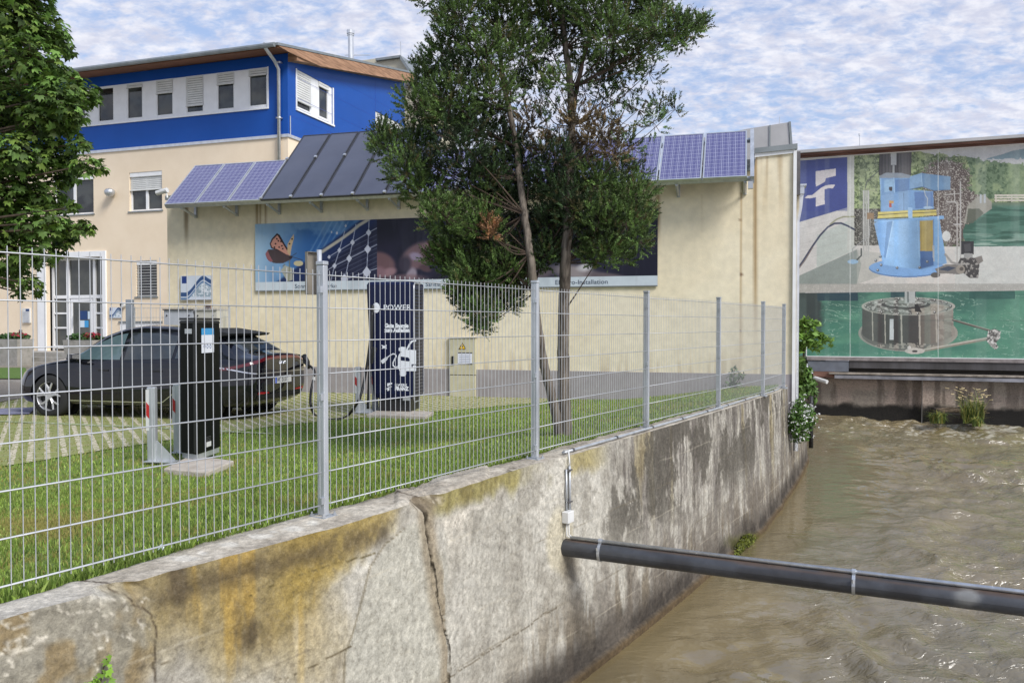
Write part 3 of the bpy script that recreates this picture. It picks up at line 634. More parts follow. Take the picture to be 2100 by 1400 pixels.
st = MB(); M['decal'] = mat('blue_notice', S(60, 150, 205), .4); M['decalw'] = mat('white_notice', S(200, 215, 225), .5); M['decalb'] = mat('dark_blue_notice', S(30, 62, 110), .4)
q = box_of(TOW, 153, 657, 162, 671); st.box(TOW, q[0], q[1], q[2], q[3], -d_ + .012, -d_ + .02, 1)
q = box_of(TOW, 162, 657, 170, 671); st.box(TOW, q[0], q[1], q[2], q[3], -d_ + .012, -d_ + .021, 0)
q = box_of(TOW, 153, 637, 168, 655); st.box(TOW, q[0], q[1], q[2], q[3], -d_ + .012, -d_ + .02, 2)
q = box_of(TOW, 169, 638, 179, 654); st.box(TOW, q[0], q[1], q[2], q[3], -d_ + .012, -d_ + .02, 1)
build(st, 'notice', [M['decal'], M['decalw'], M['decalb']], dro)
build(MB().tube([TOW.p(a + .16, c + .9, -d_ + .09), TOW.p(a + .16, c + 1.3, -d_ + .09)], .015), 'handle', M['alu'], dro)
# windows in beige wall
wfs = [window(TOW, tower, *hW1, .14, 2, .45, .07), window(TOW, tower, *hW2, .14, 2, 0, .07), window(TOW, tower, *hG, .14, 1, 1.0, .06, slat=.11), window(TOW, tower, *hW3, .14, 2, .2, .07)]
for h, wf in zip((hW1, hW2, hG, hW3), wfs):
    build(MB().box(TOW, h[0] - .05, h[1] + .05, h[2] - .05, h[2] - .002, -.10, .04), 'window_sill', M['zinc'], wf)
    build(MB().box(TOW, h[0] + .02, h[1] - .02, h[3] - .17, h[3] - .003, -.10, -.02), 'blind_box', M['whiteframe'], wf)
# basement opening with dark lintel
bz = MB().box(TOW, hB[0], hB[1], GZ, hB[3], .004, .012); build(bz, 'cellar_panel', M['white'], tower)
bz = MB().box(TOW, hB[0] - .05, hB[1] + .05, hB[3] + .002, hB[3] + .07, .0, .05); build(bz, 'cellar_lintel', M['zinc'], tower)
# ledge strip
lg = MB().box(TOW, UL, .04, zl - .06, zl + .05, 0, .05); lg.box(GAB, -.0, ext, zl - .06, zl + .05, 0.001, .05); build(lg, 'ledge', M['alu'], tower)
# blue storey
bz0, bz1 = TOW.Zat(345, 238), TOW.Zat(345, 153)
zb0 = TOW.Zat(552, 220.5); zb1 = TOW.Zat(551, 137)
bu0, bu1 = TOW.S(105), TOW.S(551.5)
_z0 = TOW.Zat(577, 83, 1.25) - .12; _ub = GAB.S(831) + .3; _sr = (GAB.Zat(836, 143, .35) - _z0) / (_ub + 1.25); zwt = _z0 + _sr * 1.25 - .12
mb = MB(); wall_holes(mb, TOW, UL, 0, zl + .05, zwt, [(bu0, bu1, zb0, zb1)], .10)
RS = .0
# gable wall: roof edge rises to the back
def gab_top(u): return np.interp(u, [0, 1], [0, 1])
zg0 = GAB.Zat(600, 110); ug1 = GAB.S(831); zg1 = GAB.Zat(831, 157)
sl_ = (zg1 - zg0) / (ug1 - GAB.S(600)); 
hA = (GAB.S(611), GAB.S(684), (GAB.Zat(611, 224) + GAB.Zat(684, 257)) / 2, (GAB.Zat(611, 143.5) + GAB.Zat(684, 181)) / 2)
hC = (GAB.S(771.5), GAB.S(771.5) + 7.5, GAB.Zat(771.5, 286), GAB.Zat(771.5, 228))
wall_holes(mb, GAB, 0, ug1, zl + .05, zg0, [hA, (hC[0], ug1, hC[2], hC[3])], .12)
mb.add([GAB.p(0, zg0), GAB.p(ug1, zg0), GAB.p(ug1, zg0 + sl_ * ug1)], [(0, 1, 2)])
mb.box(GAB, ug1 + .001, ug1 + .0012, GZ, zg1, -14, 0)
build(mb, 'blue_cladding', M['blue'], tower)
print('tower zl', zl, 'zw', zw, 'band', zb0, zb1, 'slope', sl_, 'ug1', ug1)
# cladding joints
jt = MB()
for z in np.arange(zl + .75, zw + 2, .75):
    for a, b in ((0, ug1),):
        if z < zg0 + sl_ * a: jt.box(GAB, .02, ug1 - .02, z, z + .010, .001, .003)
jt.box(GAB, hC[0] - .01, hC[0] + .01, hC[3], zg0 + sl_ * hC[0] - .02, .001, .004); jt.box(GAB, hA[0] - .03, hA[0] + .01, hA[3], hA[3] + .5, .001, .004)
jt.box(TOW, -.30, -.285, zl + .06, zw + .1, .001, .004)
M['joint'] = mat('cladding_joint', S(28, 62, 150), .5); build(jt, 'cladding_joint', M['joint'], tower)
# ribbon of windows
px_w = [(512, 550), (447, 483), (384, 420), (323, 358), (263, 296), (204, 237), (148, 179), (93, 123)]
bl_fr = [.16, .30, .80, .36, .10, 0, 0, 0]
band = MB(); edges = [(TOW.S(a), TOW.S(b)) for a, b in px_w]; prev = bu1
fz0, fz1 = zb0 + .09, zb1 - .03
for a, b in edges:
    if prev - b > .02: band.box(TOW, b, prev, zb0, zb1, -.09, -.04)
    band.box(TOW, a, b, zb0, fz0, -.09, -.035); band.box(TOW, a, b, fz1, zb1, -.09, -.03)
    prev = a
band.box(TOW, bu0, prev, zb0, zb1, -.09, -.04)
build(band, 'window_band', M['white'], tower)
for i, (a, b) in enumerate(edges): window(TOW, tower, a, b, fz0, fz1, .10, 1, bl_fr[i], .05, slat=.085)
build(MB().box(TOW, bu0 - .06, bu1 + .06, zb0 - .05, zb0 - .002, -.08, .05).box(TOW, bu1 + .003, bu1 + .06, zb0, zb1, -.05, .02), 'window_trim', M['whiteframe'], tower)
# gable windows
window(GAB, tower, hA[0] + .03, (hA[0] + hA[1]) / 2 - .25, hA[2] + .05, hA[3] - .02, .08, 1, .80, .06, slat=.085)
window(GAB, tower, (hA[0] + hA[1]) / 2 + .25, hA[1] - .25, hA[2] + .05, hA[3] - .02, .08, 1, .12, .08, slat=.085)
mb = MB(); mb.box(GAB, (hA[0] + hA[1]) / 2 - .25, (hA[0] + hA[1]) / 2 + .25, hA[2], hA[3], -.1, -.03); mb.box(GAB, hA[1] - .25, hA[1] - .002, hA[2], hA[3], -.1, -.03)
mb.box(GAB, hA[0] - .06, hA[1] + .1, hA[2] - .07, hA[2] - .002, -.06, .05); mb.box(GAB, hA[0] - .06, hA[0] - .002, hA[2], hA[3], -.03, .03); mb.box(GAB, hA[1] + .002, hA[1] + .07, hA[2], hA[3], -.03, .03)
build(mb, 'window_trim', M['whiteframe'], tower)
mb = MB(); u = hC[0]; 
while u < ug1: mb.box(GAB, u + .02, u + .9, hC[2], hC[3], -.1, -.04); u += 1.0
build(mb, 'blind_panel', M['blind'], tower); build(MB().box(GAB, hC[0], ug1, hC[2], hC[3], -.16, -.13), 'gable_pane', M['glass'], tower)
# roof: overhanging monopitch, rising away from the front wall
OV = 1.25; ev = 1.0
zr0 = TOW.Zat(577, 83, OV)            # top of gutter at front
# roof underside from front edge to back
thk = .30; ub = ug1 + .3
zfront = zr0 - .12; zback = GAB.Zat(836, 143, .35)
sr = (zback - zfront) / (ub + OV); 
gx = .45
def rp(u, v, dz): return TOW.O + TOW.X * u - TOW.N * v + np.array([0, 0, zfront + sr * (v + OV) + dz])
mb = MB()
def slabr(mb, ua, ub_, va, vb, z0, z1, m=0): mb.hull8([rp(ua, va, z0), rp(ub_, va, z0), rp(ub_, vb, z0), rp(ua, vb, z0), rp(ua, va, z1), rp(ub_, va, z1), rp(ub_, vb, z1), rp(ua, vb, z1)], m)
slabr(mb, UL, gx, -OV, ub, -.02, .07); build(mb, 'roof', M['zinc'], tower)
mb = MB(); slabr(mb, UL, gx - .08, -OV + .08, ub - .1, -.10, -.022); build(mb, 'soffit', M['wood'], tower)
mb = MB(); 
npt = 20; top = []; bot = []
for i in range(npt + 1):
    v = -OV + .1 + (ub - .3 + OV) * i / npt; dd = .44 * min(1, (i / npt * 4.0) ** .8) * (1 - .15 * i / npt)
    top.append((v, -.03)); bot.append((v, -.05 - dd))
for i in range(npt):
    a, b = top[i], top[i + 1]; c, d = bot[i], bot[i + 1]
    P8 = [rp(gx - .07, c[0], c[1]), rp(gx - .02, c[0], c[1]), rp(gx - .02, d[0], d[1]), rp(gx - .07, d[0], d[1]), rp(gx - .07, a[0], a[1]), rp(gx - .02, a[0], a[1]), rp(gx - .02, b[0], b[1]), rp(gx - .07, b[0], b[1])]
    mb.hull8(P8)
mb.hull8([rp(0.003, .02, -.42), rp(gx - .071, .02, -.42), rp(gx - .071, ub - .3, -.42), rp(0.003, ub - .3, -.42), rp(0.003, .02, -.06), rp(gx - .07, .02, -.06), rp(gx - .07, ub - .3, -.06), rp(0.003, ub - .3, -.06)])
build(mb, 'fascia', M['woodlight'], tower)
g = MB(); g.tube([rp(UL, -OV - .05, .0), rp(gx - .1, -OV - .05, .0)], .085, 8); build(g, 'gutter', M['zinc'], tower)
dp = MB(); us_ = TOW.S(575.5, .08); zt = rp(us_, -OV, 0)[2] - .05
dp.tube([TOW.p(TOW.S(547, OV), TOW.Zat(547, 88, OV), OV), TOW.p(TOW.S(548, OV), TOW.Zat(548, 98, OV), OV), TOW.p(TOW.S(566, .4), TOW.Zat(566, 124, .4), .4), TOW.p(us_, TOW.Zat(575, 142, .1), .10), TOW.p(us_, zl - 2.2, .10)], .065, 10)
for z in (zl + .6, zl + 2.6): dp.box(TOW, us_ - .09, us_ + .09, z, z + .05, .0, .17)
build(dp, 'downpipe', M['alu'], tower, smooth=True)
dp = MB(); u_ = GAB.S(598, .03); dp.tube([GAB.p(u_, GAB.Zat(598, 278, .03), .03), GAB.p(u_, GAB.Zat(598, 239, .03), .03)], .02, 6); build(dp, 'earthing_rod', M['alu'], tower)
# chimney on the roof
v_ = 9.0; cpos = aty(719, 110, 0 + rp(0, 8.0, 0)[1]); 
mb = MB(); zb_ = rp(-1.5, 8.0, 0)[2]
cb = aty(720, 122, 38.0); ct_ = aty(719, 70, 38.0)
mb.tube([cb, ct_], .13, 12); mb.tube([ct_, ct_ + np.array([0, 0, .16])], .18, 12); mb.tube([ct_ + np.array([0, 0, -.08]), ct_ + np.array([0, 0, -.03])], .16, 12)
mb.box(WF, cb[0] - .3, cb[0] + .9, cb[2] + .18, cb[2] + .21, -cb[1] - .02, -cb[1] + .02); build(mb, 'flue', M['alu'], tower, smooth=False)
# body behind so the roof rests on something
mb = MB(); mb.box(TOW, UL, -.45, GZ, zwt - .3, -14, -.45); build(mb, 'core', M['black'], tower)
# entrance steps and floor
stp = thing('entrance_steps', TOW.p(hE[0], GZ), 'low stone steps and landing in front of the white entrance', 'steps')
sb = MB(); za = TOW.Zat(150, 720)
sb.box(TOW, TOW.S(-60), TOW.S(330), GZ, za, .002, 1.6); build(sb, 'landing', M['concrete'], stp)
sb = MB(); sb.box(TOW, TOW.S(-60), TOW.S(330), GZ, za - .17, 1.602, 2.0); sb.box(TOW, TOW.S(-60), TOW.S(330), GZ, za - .34, 2.002, 2.4); build(sb, 'step', M['concrete'], stp)
# flower troughs
M['leafy'] = mat('geranium_leaf', S(70, 105, 45, .8), .6, c2=S(50, 80, 35, .8), ns=8); M['redflower'] = mat('red_flower', S(170, 40, 62), .6, c2=S(120, 28, 44), ns=8)
def blob_leaves(n, c, rad, size, squash=1.0, seed=0, up=0.3):
    r = np.random.default_rng(seed); d = r.normal(size=(n, 3)); d /= np.linalg.norm(d, axis=1)[:, None]; rr = r.random(n) ** .4
    c_ = np.array(c) + d * rr[:, None] * np.array(rad)
    return leaf_tris(c_, d + np.array([0, 0, up]), size, r)
def leaf_tris(cen, nrm, size, r, aspect=.6, droop=0.0):
    """diamond leaves: two triangles as one quad; returns (n*4,3)"""
    n = len(cen); nrm = nrm + r.normal(size=(n, 3)) * .6; nrm /= np.linalg.norm(nrm, axis=1)[:, None] + 1e-9
    a = r.normal(size=(n, 3)); a[:, 2] -= droop; a -= nrm * (a * nrm).sum(1)[:, None]; a /= np.linalg.norm(a, axis=1)[:, None] + 1e-9; b = np.cross(nrm, a)
    s = (size * (.6 + .8 * r.random(n)))[:, None] if np.ndim(size) == 0 else size[:, None]
    V = np.stack([cen - a * s * .5, cen + b * s * aspect * .5, cen + a * s * .5 - nrm * s * .12, cen - b * s * aspect * .5], 1)
    return V.reshape(-1, 3)
def trough(x0, x1, yt, yb, yf, label, o, seed):
    a, b = TOW.S(x0, o), TOW.S(x1, o); zt_, zb_2 = TOW.Zat(x0, yt, o), TOW.Zat(x0, yb, o)
    t = thing('flower_trough', TOW.p((a + b) / 2, zb_2, o - .3), label, 'planter', 'flower troughs by the entrance')
    m_ = MB(); m_.hull8([TOW.p(a + .08, zb_2, o), TOW.p(b - .08, zb_2, o), TOW.p(b - .08, zb_2, o - .6), TOW.p(a + .08, zb_2, o - .6), TOW.p(a, zt_, o + .06), TOW.p(b, zt_, o + .06), TOW.p(b, zt_, o - .66), TOW.p(a, zt_, o - .66)]); build(m_, 'tub', M['concrete'], t)
    zf = TOW.Zat(x0, yf, o) - zt_
    tri_obj('foliage', blob_leaves(700, TOW.p((a + b) / 2, zt_ + zf * .25, o - .3), (abs(b - a) * .5, .35, zf * .5), .12, seed=seed), 4, M['leafy'], t)
    tri_obj('blossom', blob_leaves(85, TOW.p(b - .25 * (b - a), zt_ + zf * .5, o - .25), (abs(b - a) * .26, .3, zf * .38), .10, seed=seed + 1), 4, M['redflower'], t)
trough(131, 192, 697, 742, 678, 'grey concrete trough with red flowers beside the entrance door', 2.7, 5)
trough(-12, 38, 695, 750, 678, 'grey concrete trough with red geraniums at the left edge of the photo', 3.0, 9)
# small things on the tower wall
def wallbox(name, fr, q, o0, o1, m, **kw): return build(MB().box(fr, q[0], q[1], q[2], q[3], o0, o1), name, m, None, bevel=.004, **kw)
t = thing('letterbox_panel', TOW.p(TOW.S(57), TOW.Zat(57, 662)), 'white letterbox panel with a dark blue square left of the entrance', 'letterbox')
q = box_of(TOW, 50, 632, 65, 662); build(MB().box(TOW, *q, .002, .08), 'panel', M['pale'], t)
lb = MB(); dz = (q[3] - q[2]) / 5
for i in range(4): lb.box(TOW, q[0] + .05, q[1] - .05, q[2] + dz * (i + .12), q[2] + dz * (i + .88), .081, .086)
build(lb, 'flap', M['alu'], t); build(MB().box(TOW, (q[0] + q[1]) / 2, q[1] - .02, q[3] - dz * 1.0, q[3] - .03, .081, .09), 'emblem', M['decalb'], t)
wallbox('wall_socket', TOW, box_of(TOW, 40.5, 676, 46, 683.5), .002, .04, M['darksteel'], label='small brown box low on the wall left of the entrance', cat='socket')
t = thing('wall_lamp', TOW.p(TOW.S(228), TOW.Zat(228, 395)), 'round grey wall lamp between the two first floor windows', 'lamp')
c_ = TOW.p(TOW.S(228, .2), TOW.Zat(228, 395, .2), .2); m_ = MB()
prof = [(0.0, -.16), (.12, -.13), (.19, -.04), (.2, .06), (.14, .14), (0, .18)]; m_.lathe(c_, prof, 16); build(m_, 'lamp_globe', M['galv'], t, smooth=True)
build(MB().tube([TOW.p(TOW.S(228), c_[2], .0), c_], .04), 'bracket', M['galv'], t)
def wave_sign(x0, y0, x1, y1, fr, o):
    def fn(X, Y, U_, Z_):
        a = (X - x0) / (x1 - x0); b = (Y - y0) / (y1 - y0); c = np.empty(X.shape + (3,)); c[:] = (214, 222, 232)
        w1 = .78 - .70 * sst(.15, .75, a) + .18 * sst(.7, 1, a)
        c = blend(c, sst(.10, .07, np.abs(b - w1)), (52, 84, 130)); c = blend(c, sst(.05, .03, np.abs(b - w1 - .17)), (96, 128, 165))
        wt = sst(w1 + .20, w1 + .26, b) * sst(.90, .84, b); nz_ = fbm(X * .35, Y * .45, 7, 4); c = blend(c, wt, (150, 168, 178)); c = blend(c, wt * sst(.48, .62, nz_), (226, 232, 236))
        c = blend(c, (a < .2) & (b < .32) & (a > .03) & (b > .03), (30, 60, 128))
        return c
    return fn
def sign(x0, y0, x1, y1, fr, o, label, n=60):
    q = box_of(fr, x0, y0, x1, y1, o); t = thing('company_sign', fr.p(q[0], q[2], o), label, 'sign')
    build(MB().box(fr, *q, o - .03, o), 'board', M['alu'], t)
    paint('print', fr, q[0] + .01, q[1] - .01, q[2] + .01, q[3] - .01, o + .003, n, n, wave_sign(x0, y0, x1, y1, fr, o), M['vc'], t); return t
sign(225, 630, 250, 652, TOW, .05, 'small blue and white wave sign on the wall right of the entrance')

# back houses seen above the tower roof and by the hall
bh = thing('rear_building', aty(830, 300, 46), 'pale beige building end with a pitched roof behind the blue gable', 'building')
def pt(x, y, Y): return aty(x, y, Y)
FB = Frame(aty(700, 666, 44), -18.5)
q0 = [FB.hit(x, y) for x, y in ((700, 130), (822, 113.5), (880, 200), (880, 660), (700, 660))]
m_ = MB(); m_.prism(FB, q0, 0, -3.5); build(m_, 'wall', mat('rear_render', S(196, 188, 165), .8, c2=S(186, 178, 156), ns=2), bh)
rf_ = MB(); a, b, c = FB.hit(770, 120, .2), FB.hit(821, 113, .2), FB.hit(885, 207, .2)
rf_.prism(FB, [b, c, (c[0], c[1] - .22), (b[0], b[1] - .22)], -3.6, .25); rf_.prism(FB, [(a[0], a[1]), b, (b[0], b[1] - .12), (a[0], a[1] - .12)], -3.6, .2); build(rf_, 'roof', M['zinc'], bh)
m_ = MB(); q = FB.hit(822, 113, -1); m_.tube([FB.p(q[0], q[1], -1), FB.p(*FB.hit(821.5, 86, -1), -1)], .025, 5); build(m_, 'lightning_rod', M['alu'], bh)
m_ = MB(); q = [FB.hit(x, y, .02) for x, y in ((832, 172), (850, 172), (850, 181), (832, 181))]; m_.prism(FB, q, .01, .1); build(m_, 'vent_slot', M['darksteel'], bh)

# ================================================================== cream hall with solar awning
hall = thing('canal_hall', HALL.p(-6, 0), 'long single storey cream hall with grey plinth standing beside the canal', 'building')
UH = HALL.S(345); zc1 = HALL.Zat(1628, 307); zcm = HALL.Zat(1545, 316)
slp = (zc1 - zcm) / (HALL.S(1628) - HALL.S(1545)); HT = 4.12
zp = HALL.Zat(1400, 764)
q = HALL.hit
uk = HALL.S(1545); ztop = lambda u: zc1 + slp * u
ul = (HT - zc1) / slp
def hall_col(X, Y, U_, Z_):
    c = np.empty(X.shape + (3,)); c[:] = (232, 221, 193)
    n = fbm(U_ * .9, Z_ * .9, 301, 5); c = blend(c, sst(.4, .65, n), (227, 214, 184), .8)
    # rain streaks below the roof edge and the awning brackets
    stv = fbm(U_ * 9, Z_ * .35, 302, 4)
    c = blend(c, sst(.50, .66, stv) * sst(480, 320, Y) * sst(1530, 1550, X), (172, 148, 112), .55)
    c = blend(c, sst(6, 1, np.abs(X - 1549)) * sst(310, 330, Y) * sst(760, 560, Y + stv * 60), (150, 122, 84), .8)
    c = blend(c, sst(3.5, .5, np.abs(X - 1519 - 1.5 * stv)) * (Y > 395) * sst(770, 700, Y), (176, 150, 112), .7)
    c = blend(c, sst(5, 1, np.hypot(X - 1520, (Y - 563) * .9)), (80, 50, 30), .8); c = blend(c, sst(3, 1, np.hypot(X - 1518, (Y - 451) * .9)), (80, 50, 30), .8); c = blend(c, sst(3, 1, np.hypot(X - 1519, (Y - 678) * .9)), (90, 60, 40), .7)
    for x_, w_ in ((382, 5), (527, 3.5), (534, 2), (545, 2), (1350, 4)):
        c = blend(c, sst(w_ * 1.4, w_ * .3, np.abs(X - x_ - 2 * (stv - .5))) * sst(545, 450, Y + stv * 50) * (Y > 400), (104, 86, 62) if x_ < 400 else (136, 112, 80), .7)
    c = blend(c, sst(.55, .68, fbm(U_ * 14, Z_ * .8, 303, 3)) * sst(HALL.Zat(1200, 700), HALL.Zat(1200, 764), Z_ + 0 * X), (188, 170, 138), .5)
    c = blend(c, sst(.52, .66, fbm(U_ * 5, Z_ * .5, 305, 4)) * sst(zcm - .2, zcm - 1.2, Z_) * 0, (180, 160, 120), .3)
    c = blend(c, sst(1.2, .3, np.abs(X - 1440)) * (Y > 400), (202, 186, 150), .4)
    return c
def hall_face(nu=420, nz=150):
    U_, K_ = np.meshgrid(np.linspace(UH, 0, nu), np.linspace(0, 1, nz), indexing='ij')
    top_ = np.where(U_ > uk, zc1 + slp * U_, HT); Z_ = zp + (top_ - zp) * K_
    P_ = HALL.O + HALL.X * U_[..., None] + HALL.Z * Z_[..., None]; X_, Y_ = proj(P_)
    return grid_obj('wall', P_[:, ::-1], M['render_vc'], hall, (lin(hall_col(X_, Y_, U_, Z_)) * .97)[:, ::-1], smooth=False)
M['render_vc'] = mat('weathered_render', (1, 1, 1), .88, attr=True, c2=(.93, 1.06), ns=6, nd=8, bump=.004, bs=80, spec=.2)
hall_face()
mb = MB(); dpt = 11.0
mb.quad(HALL.p(0, -1.0), HALL.p(0, -1.0, -dpt), HALL.p(0, zc1, -dpt), HALL.p(0, zc1)); build(mb, 'side_wall', M['creamhall'], hall); mb = MB(); mb.quad(HALL.p(UH, -1, -dpt), HALL.p(UH, -1), HALL.p(UH, HT), HALL.p(UH, HT, -dpt)); build(mb, 'side_wall', M['creamhall'], hall)
mb = MB().box(HALL, UH - .0, .012, -1.0, zp, -.3, .018); build(mb, 'plinth', M['plinth'], hall)
mb = MB(); mb.prism(HALL, [(.04, zc1 + .10), (.04, zc1), (uk, zc1 + slp * uk), (uk, zc1 + slp * uk + .10)], -.3, .07); mb.box(HALL, UH, uk - .01, HT, HT + .1, -.3, .07); mb.box(HALL, uk - .05, uk, HT - .2, zc1 + slp * uk, -.3, -.005); build(mb, 'parapet_cap', M['zinc'], hall)
mb = MB(); mb.prism(HALL, [(0, zc1), (-.02, zc1 - .07), (uk, zc1 - .07 + slp * uk), (uk, zc1 + slp * uk)], .003, .035); build(mb, 'cornice', M['whiteframe'], hall)
mb = MB(); 
mb.hull8([HALL.p(UH, HT - .2, -.3), HALL.p(0, HT - .2, -.3), HALL.p(0, HT - .2, -dpt), HALL.p(UH, HT - .2, -dpt), HALL.p(UH, HT - .02, -.3), HALL.p(0, HT - .02, -.3), HALL.p(0, HT + .1, -dpt), HALL.p(UH, HT + .1, -dpt)]); build(mb, 'roof', M['zinc'], hall)
# corner strip, drain box, downpipe on the canal side
mb = MB().box(HALL, -.03, .03, zp - .6, zc1 - .02, .004, .05); build(mb, 'corner_strip', M['whiteframe'], hall)
SD = Frame(HALL.p(0, 0), 90 - 16)
mb = MB(); mb.box(SD, .05, .45, zc1 - .85, zc1 - .03, .02, .10); build(mb, 'side_fascia', M['darksteel'], hall)
mb = MB(); zq = HALL.Zat(1634, 385); mb.box(SD, .12, .42, zq - .10, zq + .05, .02, .18); mb.box(SD, .10, .44, zq + .05, zq + .085, .01, .22)
mb.tube([SD.p(.27, zq - .1, .10), SD.p(.27, zq - .35, .10), SD.p(.27, zq - .6, .06), SD.p(.27, -1.3, .06)], [.08, .055, .05, .05], 10); build(mb, 'drain_hopper', M['alu'], hall, smooth=False)
# small joints down the wall
# rooftop housing
rh = thing('rooftop_housing', HALL.p(-1.5, HT, -5), 'grey sheet metal housing with a sloped top on the hall roof', 'housing')
FH = Frame(HALL.p(0, 0, -3.2), -16); q = [FH.hit(x, y) for x, y in ((1535, 264), (1617, 251), (1621, 320), (1500, 330), (1430, 285))]
M['sheet'] = mat('pale_sheet_metal', S(176, 174, 172), .5, .1, c2=S(166, 164, 162), ns=1.5)
m_ = MB(); m_.prism(FH, q, 0, -3.0); build(m_, 'sheet_panel', M['sheet'], rh)
m_ = MB(); a, b = FH.hit(1617, 250), FH.hit(1621, 302); m_.prism(FH, [a, (a[0] + .05, a[1]), (b[0] + .05, b[1]), b], .02, -3.05); a = FH.hit(1579, 257); m_.box(FH, a[0] - .015, a[0] + .015, a[1] - .75, a[1] - .0, .002, .02); build(m_, 'edge_trim', M['zinc'], rh)
m_ = MB(); q = FH.hit(1599, 254); m_.tube([FH.p(q[0], q[1], -.3), FH.p(*FH.hit(1599, 240, -.3), -.3)], .008, 5); build(m_, 'lightning_rod', M['alu'], rh)

# --- awning: rack + modules
o1, oT = .62, -.48
zA = HALL.Zat(340, 425, o1); zA2 = HALL.Zat(1530, 361, o1); zA = (zA + zA2) / 2
zT = (HALL.Zat(405, 347, oT) + HALL.Zat(1537, 265, oT)) / 2
print('hall UH', UH, 'HT', HT, 'zc1', zc1, 'awn', zA, zT, HALL.Zat(340, 425, o1), zA2)
aL = HALL.S(340, o1); aR = HALL.S(1531, o1); sx = np.array([oT - o1, zT - zA]); Ln = math.hypot(*sx); sx /= Ln; nx = np.array([sx[1], -sx[0]])
def aw(u, s_, h_): o_ = o1 + sx[0] * s_ + nx[0] * h_; z_ = zA + sx[1] * s_ + nx[1] * h_; return HALL.p(u, z_, o_)
def awbox(mb, ua, ub_, s0, s1, h0, h1, m=0): mb.hull8([aw(ua, s0, h0), aw(ub_, s0, h0), aw(ub_, s1, h0), aw(ua, s1, h0), aw(ua, s0, h1), aw(ub_, s0, h1), aw(ub_, s1, h1), aw(ua, s1, h1)], m)
rack = thing('awning_rack', HALL.p(-6, zA), 'galvanised rack of rails and triangular brackets carrying the solar modules along the hall', 'rack')
mb = MB(); awbox(mb, aL - .02, aR + .12, .02, .07, -.09, -.012); awbox(mb, aL, aR + .12, Ln - .25, Ln - .19, -.09, -.012); build(mb, 'rail', M['galvpost'], rack)
bxs = [380, 465, 553, 640, 735, 800, 860, 950, 1040, 1130, 1220, 1300, 1380, 1518]
for x in bxs:
    u = HALL.S(x + 8, .3); b = MB()
    awbox(b, u - .03, u + .03, .02, Ln * .62, -.15, -.092)
    zlow = zA - .22
    b.box(HALL, u - .03, u + .03, zlow, zA + .5, .003, .05)
    b.tube([HALL.p(u, zlow + .03, .04), HALL.p(u, zA - .05, o1 - .08)], .032, 4)
    build(b, 'bracket', M['galvpost'], rack)
mb = MB(); awbox(mb, aR + .05, aR + .12, -.03, Ln + .03, -.10, .05); mb.box(HALL, aR + .01, aR + .10, zA - .2, zA - .07, o1 - .12, o1 + .02); build(mb, 'end_plate', M['galvpost'], rack)
# PV modules
pvw = (HALL.S(537, o1) - aL) / 3
def pv_mat():
    m = D.materials.new('solar_cells'); m.use_nodes = True; t = m.node_tree; n = t.nodes; l = t.links; b = n['Principled BSDF']; b.inputs['Roughness'].default_value = .22; b.inputs['Coat Weight'].default_value = .5; b.inputs['Coat Roughness'].default_value = .08
    uv = n.new('ShaderNodeUVMap'); uv.uv_map = 'UV'; s_ = n.new('ShaderNodeSeparateXYZ'); l.new(uv.outputs[0], s_.inputs[0])
    def ma(op, a, b_=None):
        q = n.new('ShaderNodeMath'); q.operation = op
        for i, v in enumerate((a, b_)):
            if v is None: continue
            if isinstance(v, (int, float)): q.inputs[i].default_value = v
            else: l.new(v, q.inputs[i])
        return q.outputs[0]
    def line(c, k, w_): return ma('LESS_THAN', ma('ABSOLUTE', ma('SUBTRACT', ma('FRACT', ma('MULTIPLY', c, k)), .5)), w_)
    gap = ma('MAXIMUM', line(s_.outputs[0], 6, .022), line(s_.outputs[1], 12, .020)); bus = ma('MULTIPLY', line(s_.outputs[0], 12, .03), .7)
    tc = n.new('ShaderNodeTexCoord'); vo = n.new('ShaderNodeTexVoronoi'); vo.inputs['Scale'].default_value = 30; l.new(tc.outputs['Object'], vo.inputs['Vector'])
    c = n.new('ShaderNodeMixRGB'); l.new(vo.outputs['Distance'], c.inputs[0]); c.inputs[1].default_value = S(76, 74, 112) + (1,); c.inputs[2].default_value = S(92, 91, 132) + (1,)
    m2 = n.new('ShaderNodeMixRGB'); l.new(ma('MAXIMUM', gap, bus), m2.inputs[0]); l.new(c.outputs[0], m2.inputs[1]); m2.inputs[2].default_value = S(178, 180, 196) + (1,); l.new(m2.outputs[0], b.inputs['Base Color'])
    return m
M['pv'] = pv_mat()
def module(u0, u1, s1, pvkind, label, group):
    base = aw(u0, 0, 0); t = thing('solar_module' if pvkind else 'solar_collector', base, label, 'solar panel' if pvkind else 'solar collector', group)
    f = MB(); g = .012; w_ = .028
    for a in ((u0 + g, u0 + g + w_, 0, s1), (u1 - g - w_, u1 - g, 0, s1), (u0 + g + w_, u1 - g - w_, 0, w_), (u0 + g + w_, u1 - g - w_, s1 - w_, s1)): awbox(f, *a, 0, .042)
    build(f, 'frame', M['alu'] if pvkind else M['collframe'], t)
    g += w_
    c = MB(); c.quad(aw(u0 + g, w_, .034), aw(u1 - g, w_, .034), aw(u1 - g, s1 - w_, .034), aw(u0 + g, s1 - w_, .034)); c.quad(aw(u1 - g, w_, .004), aw(u0 + g, w_, .004), aw(u0 + g, s1 - w_, .004), aw(u1 - g, s1 - w_, .004))
    o = build(c, 'cells' if pvkind else 'absorber', M['pv'] if pvkind else M['coll'], t)
    uvl = o.data.uv_layers.new(name='UV'); 
    for i, (x, y) in enumerate(((0, 0), (1, 0), (1, 1), (0, 1), (1, 0), (0, 0), (0, 1), (1, 1))): uvl.data[i].uv = (x, y)
    return t
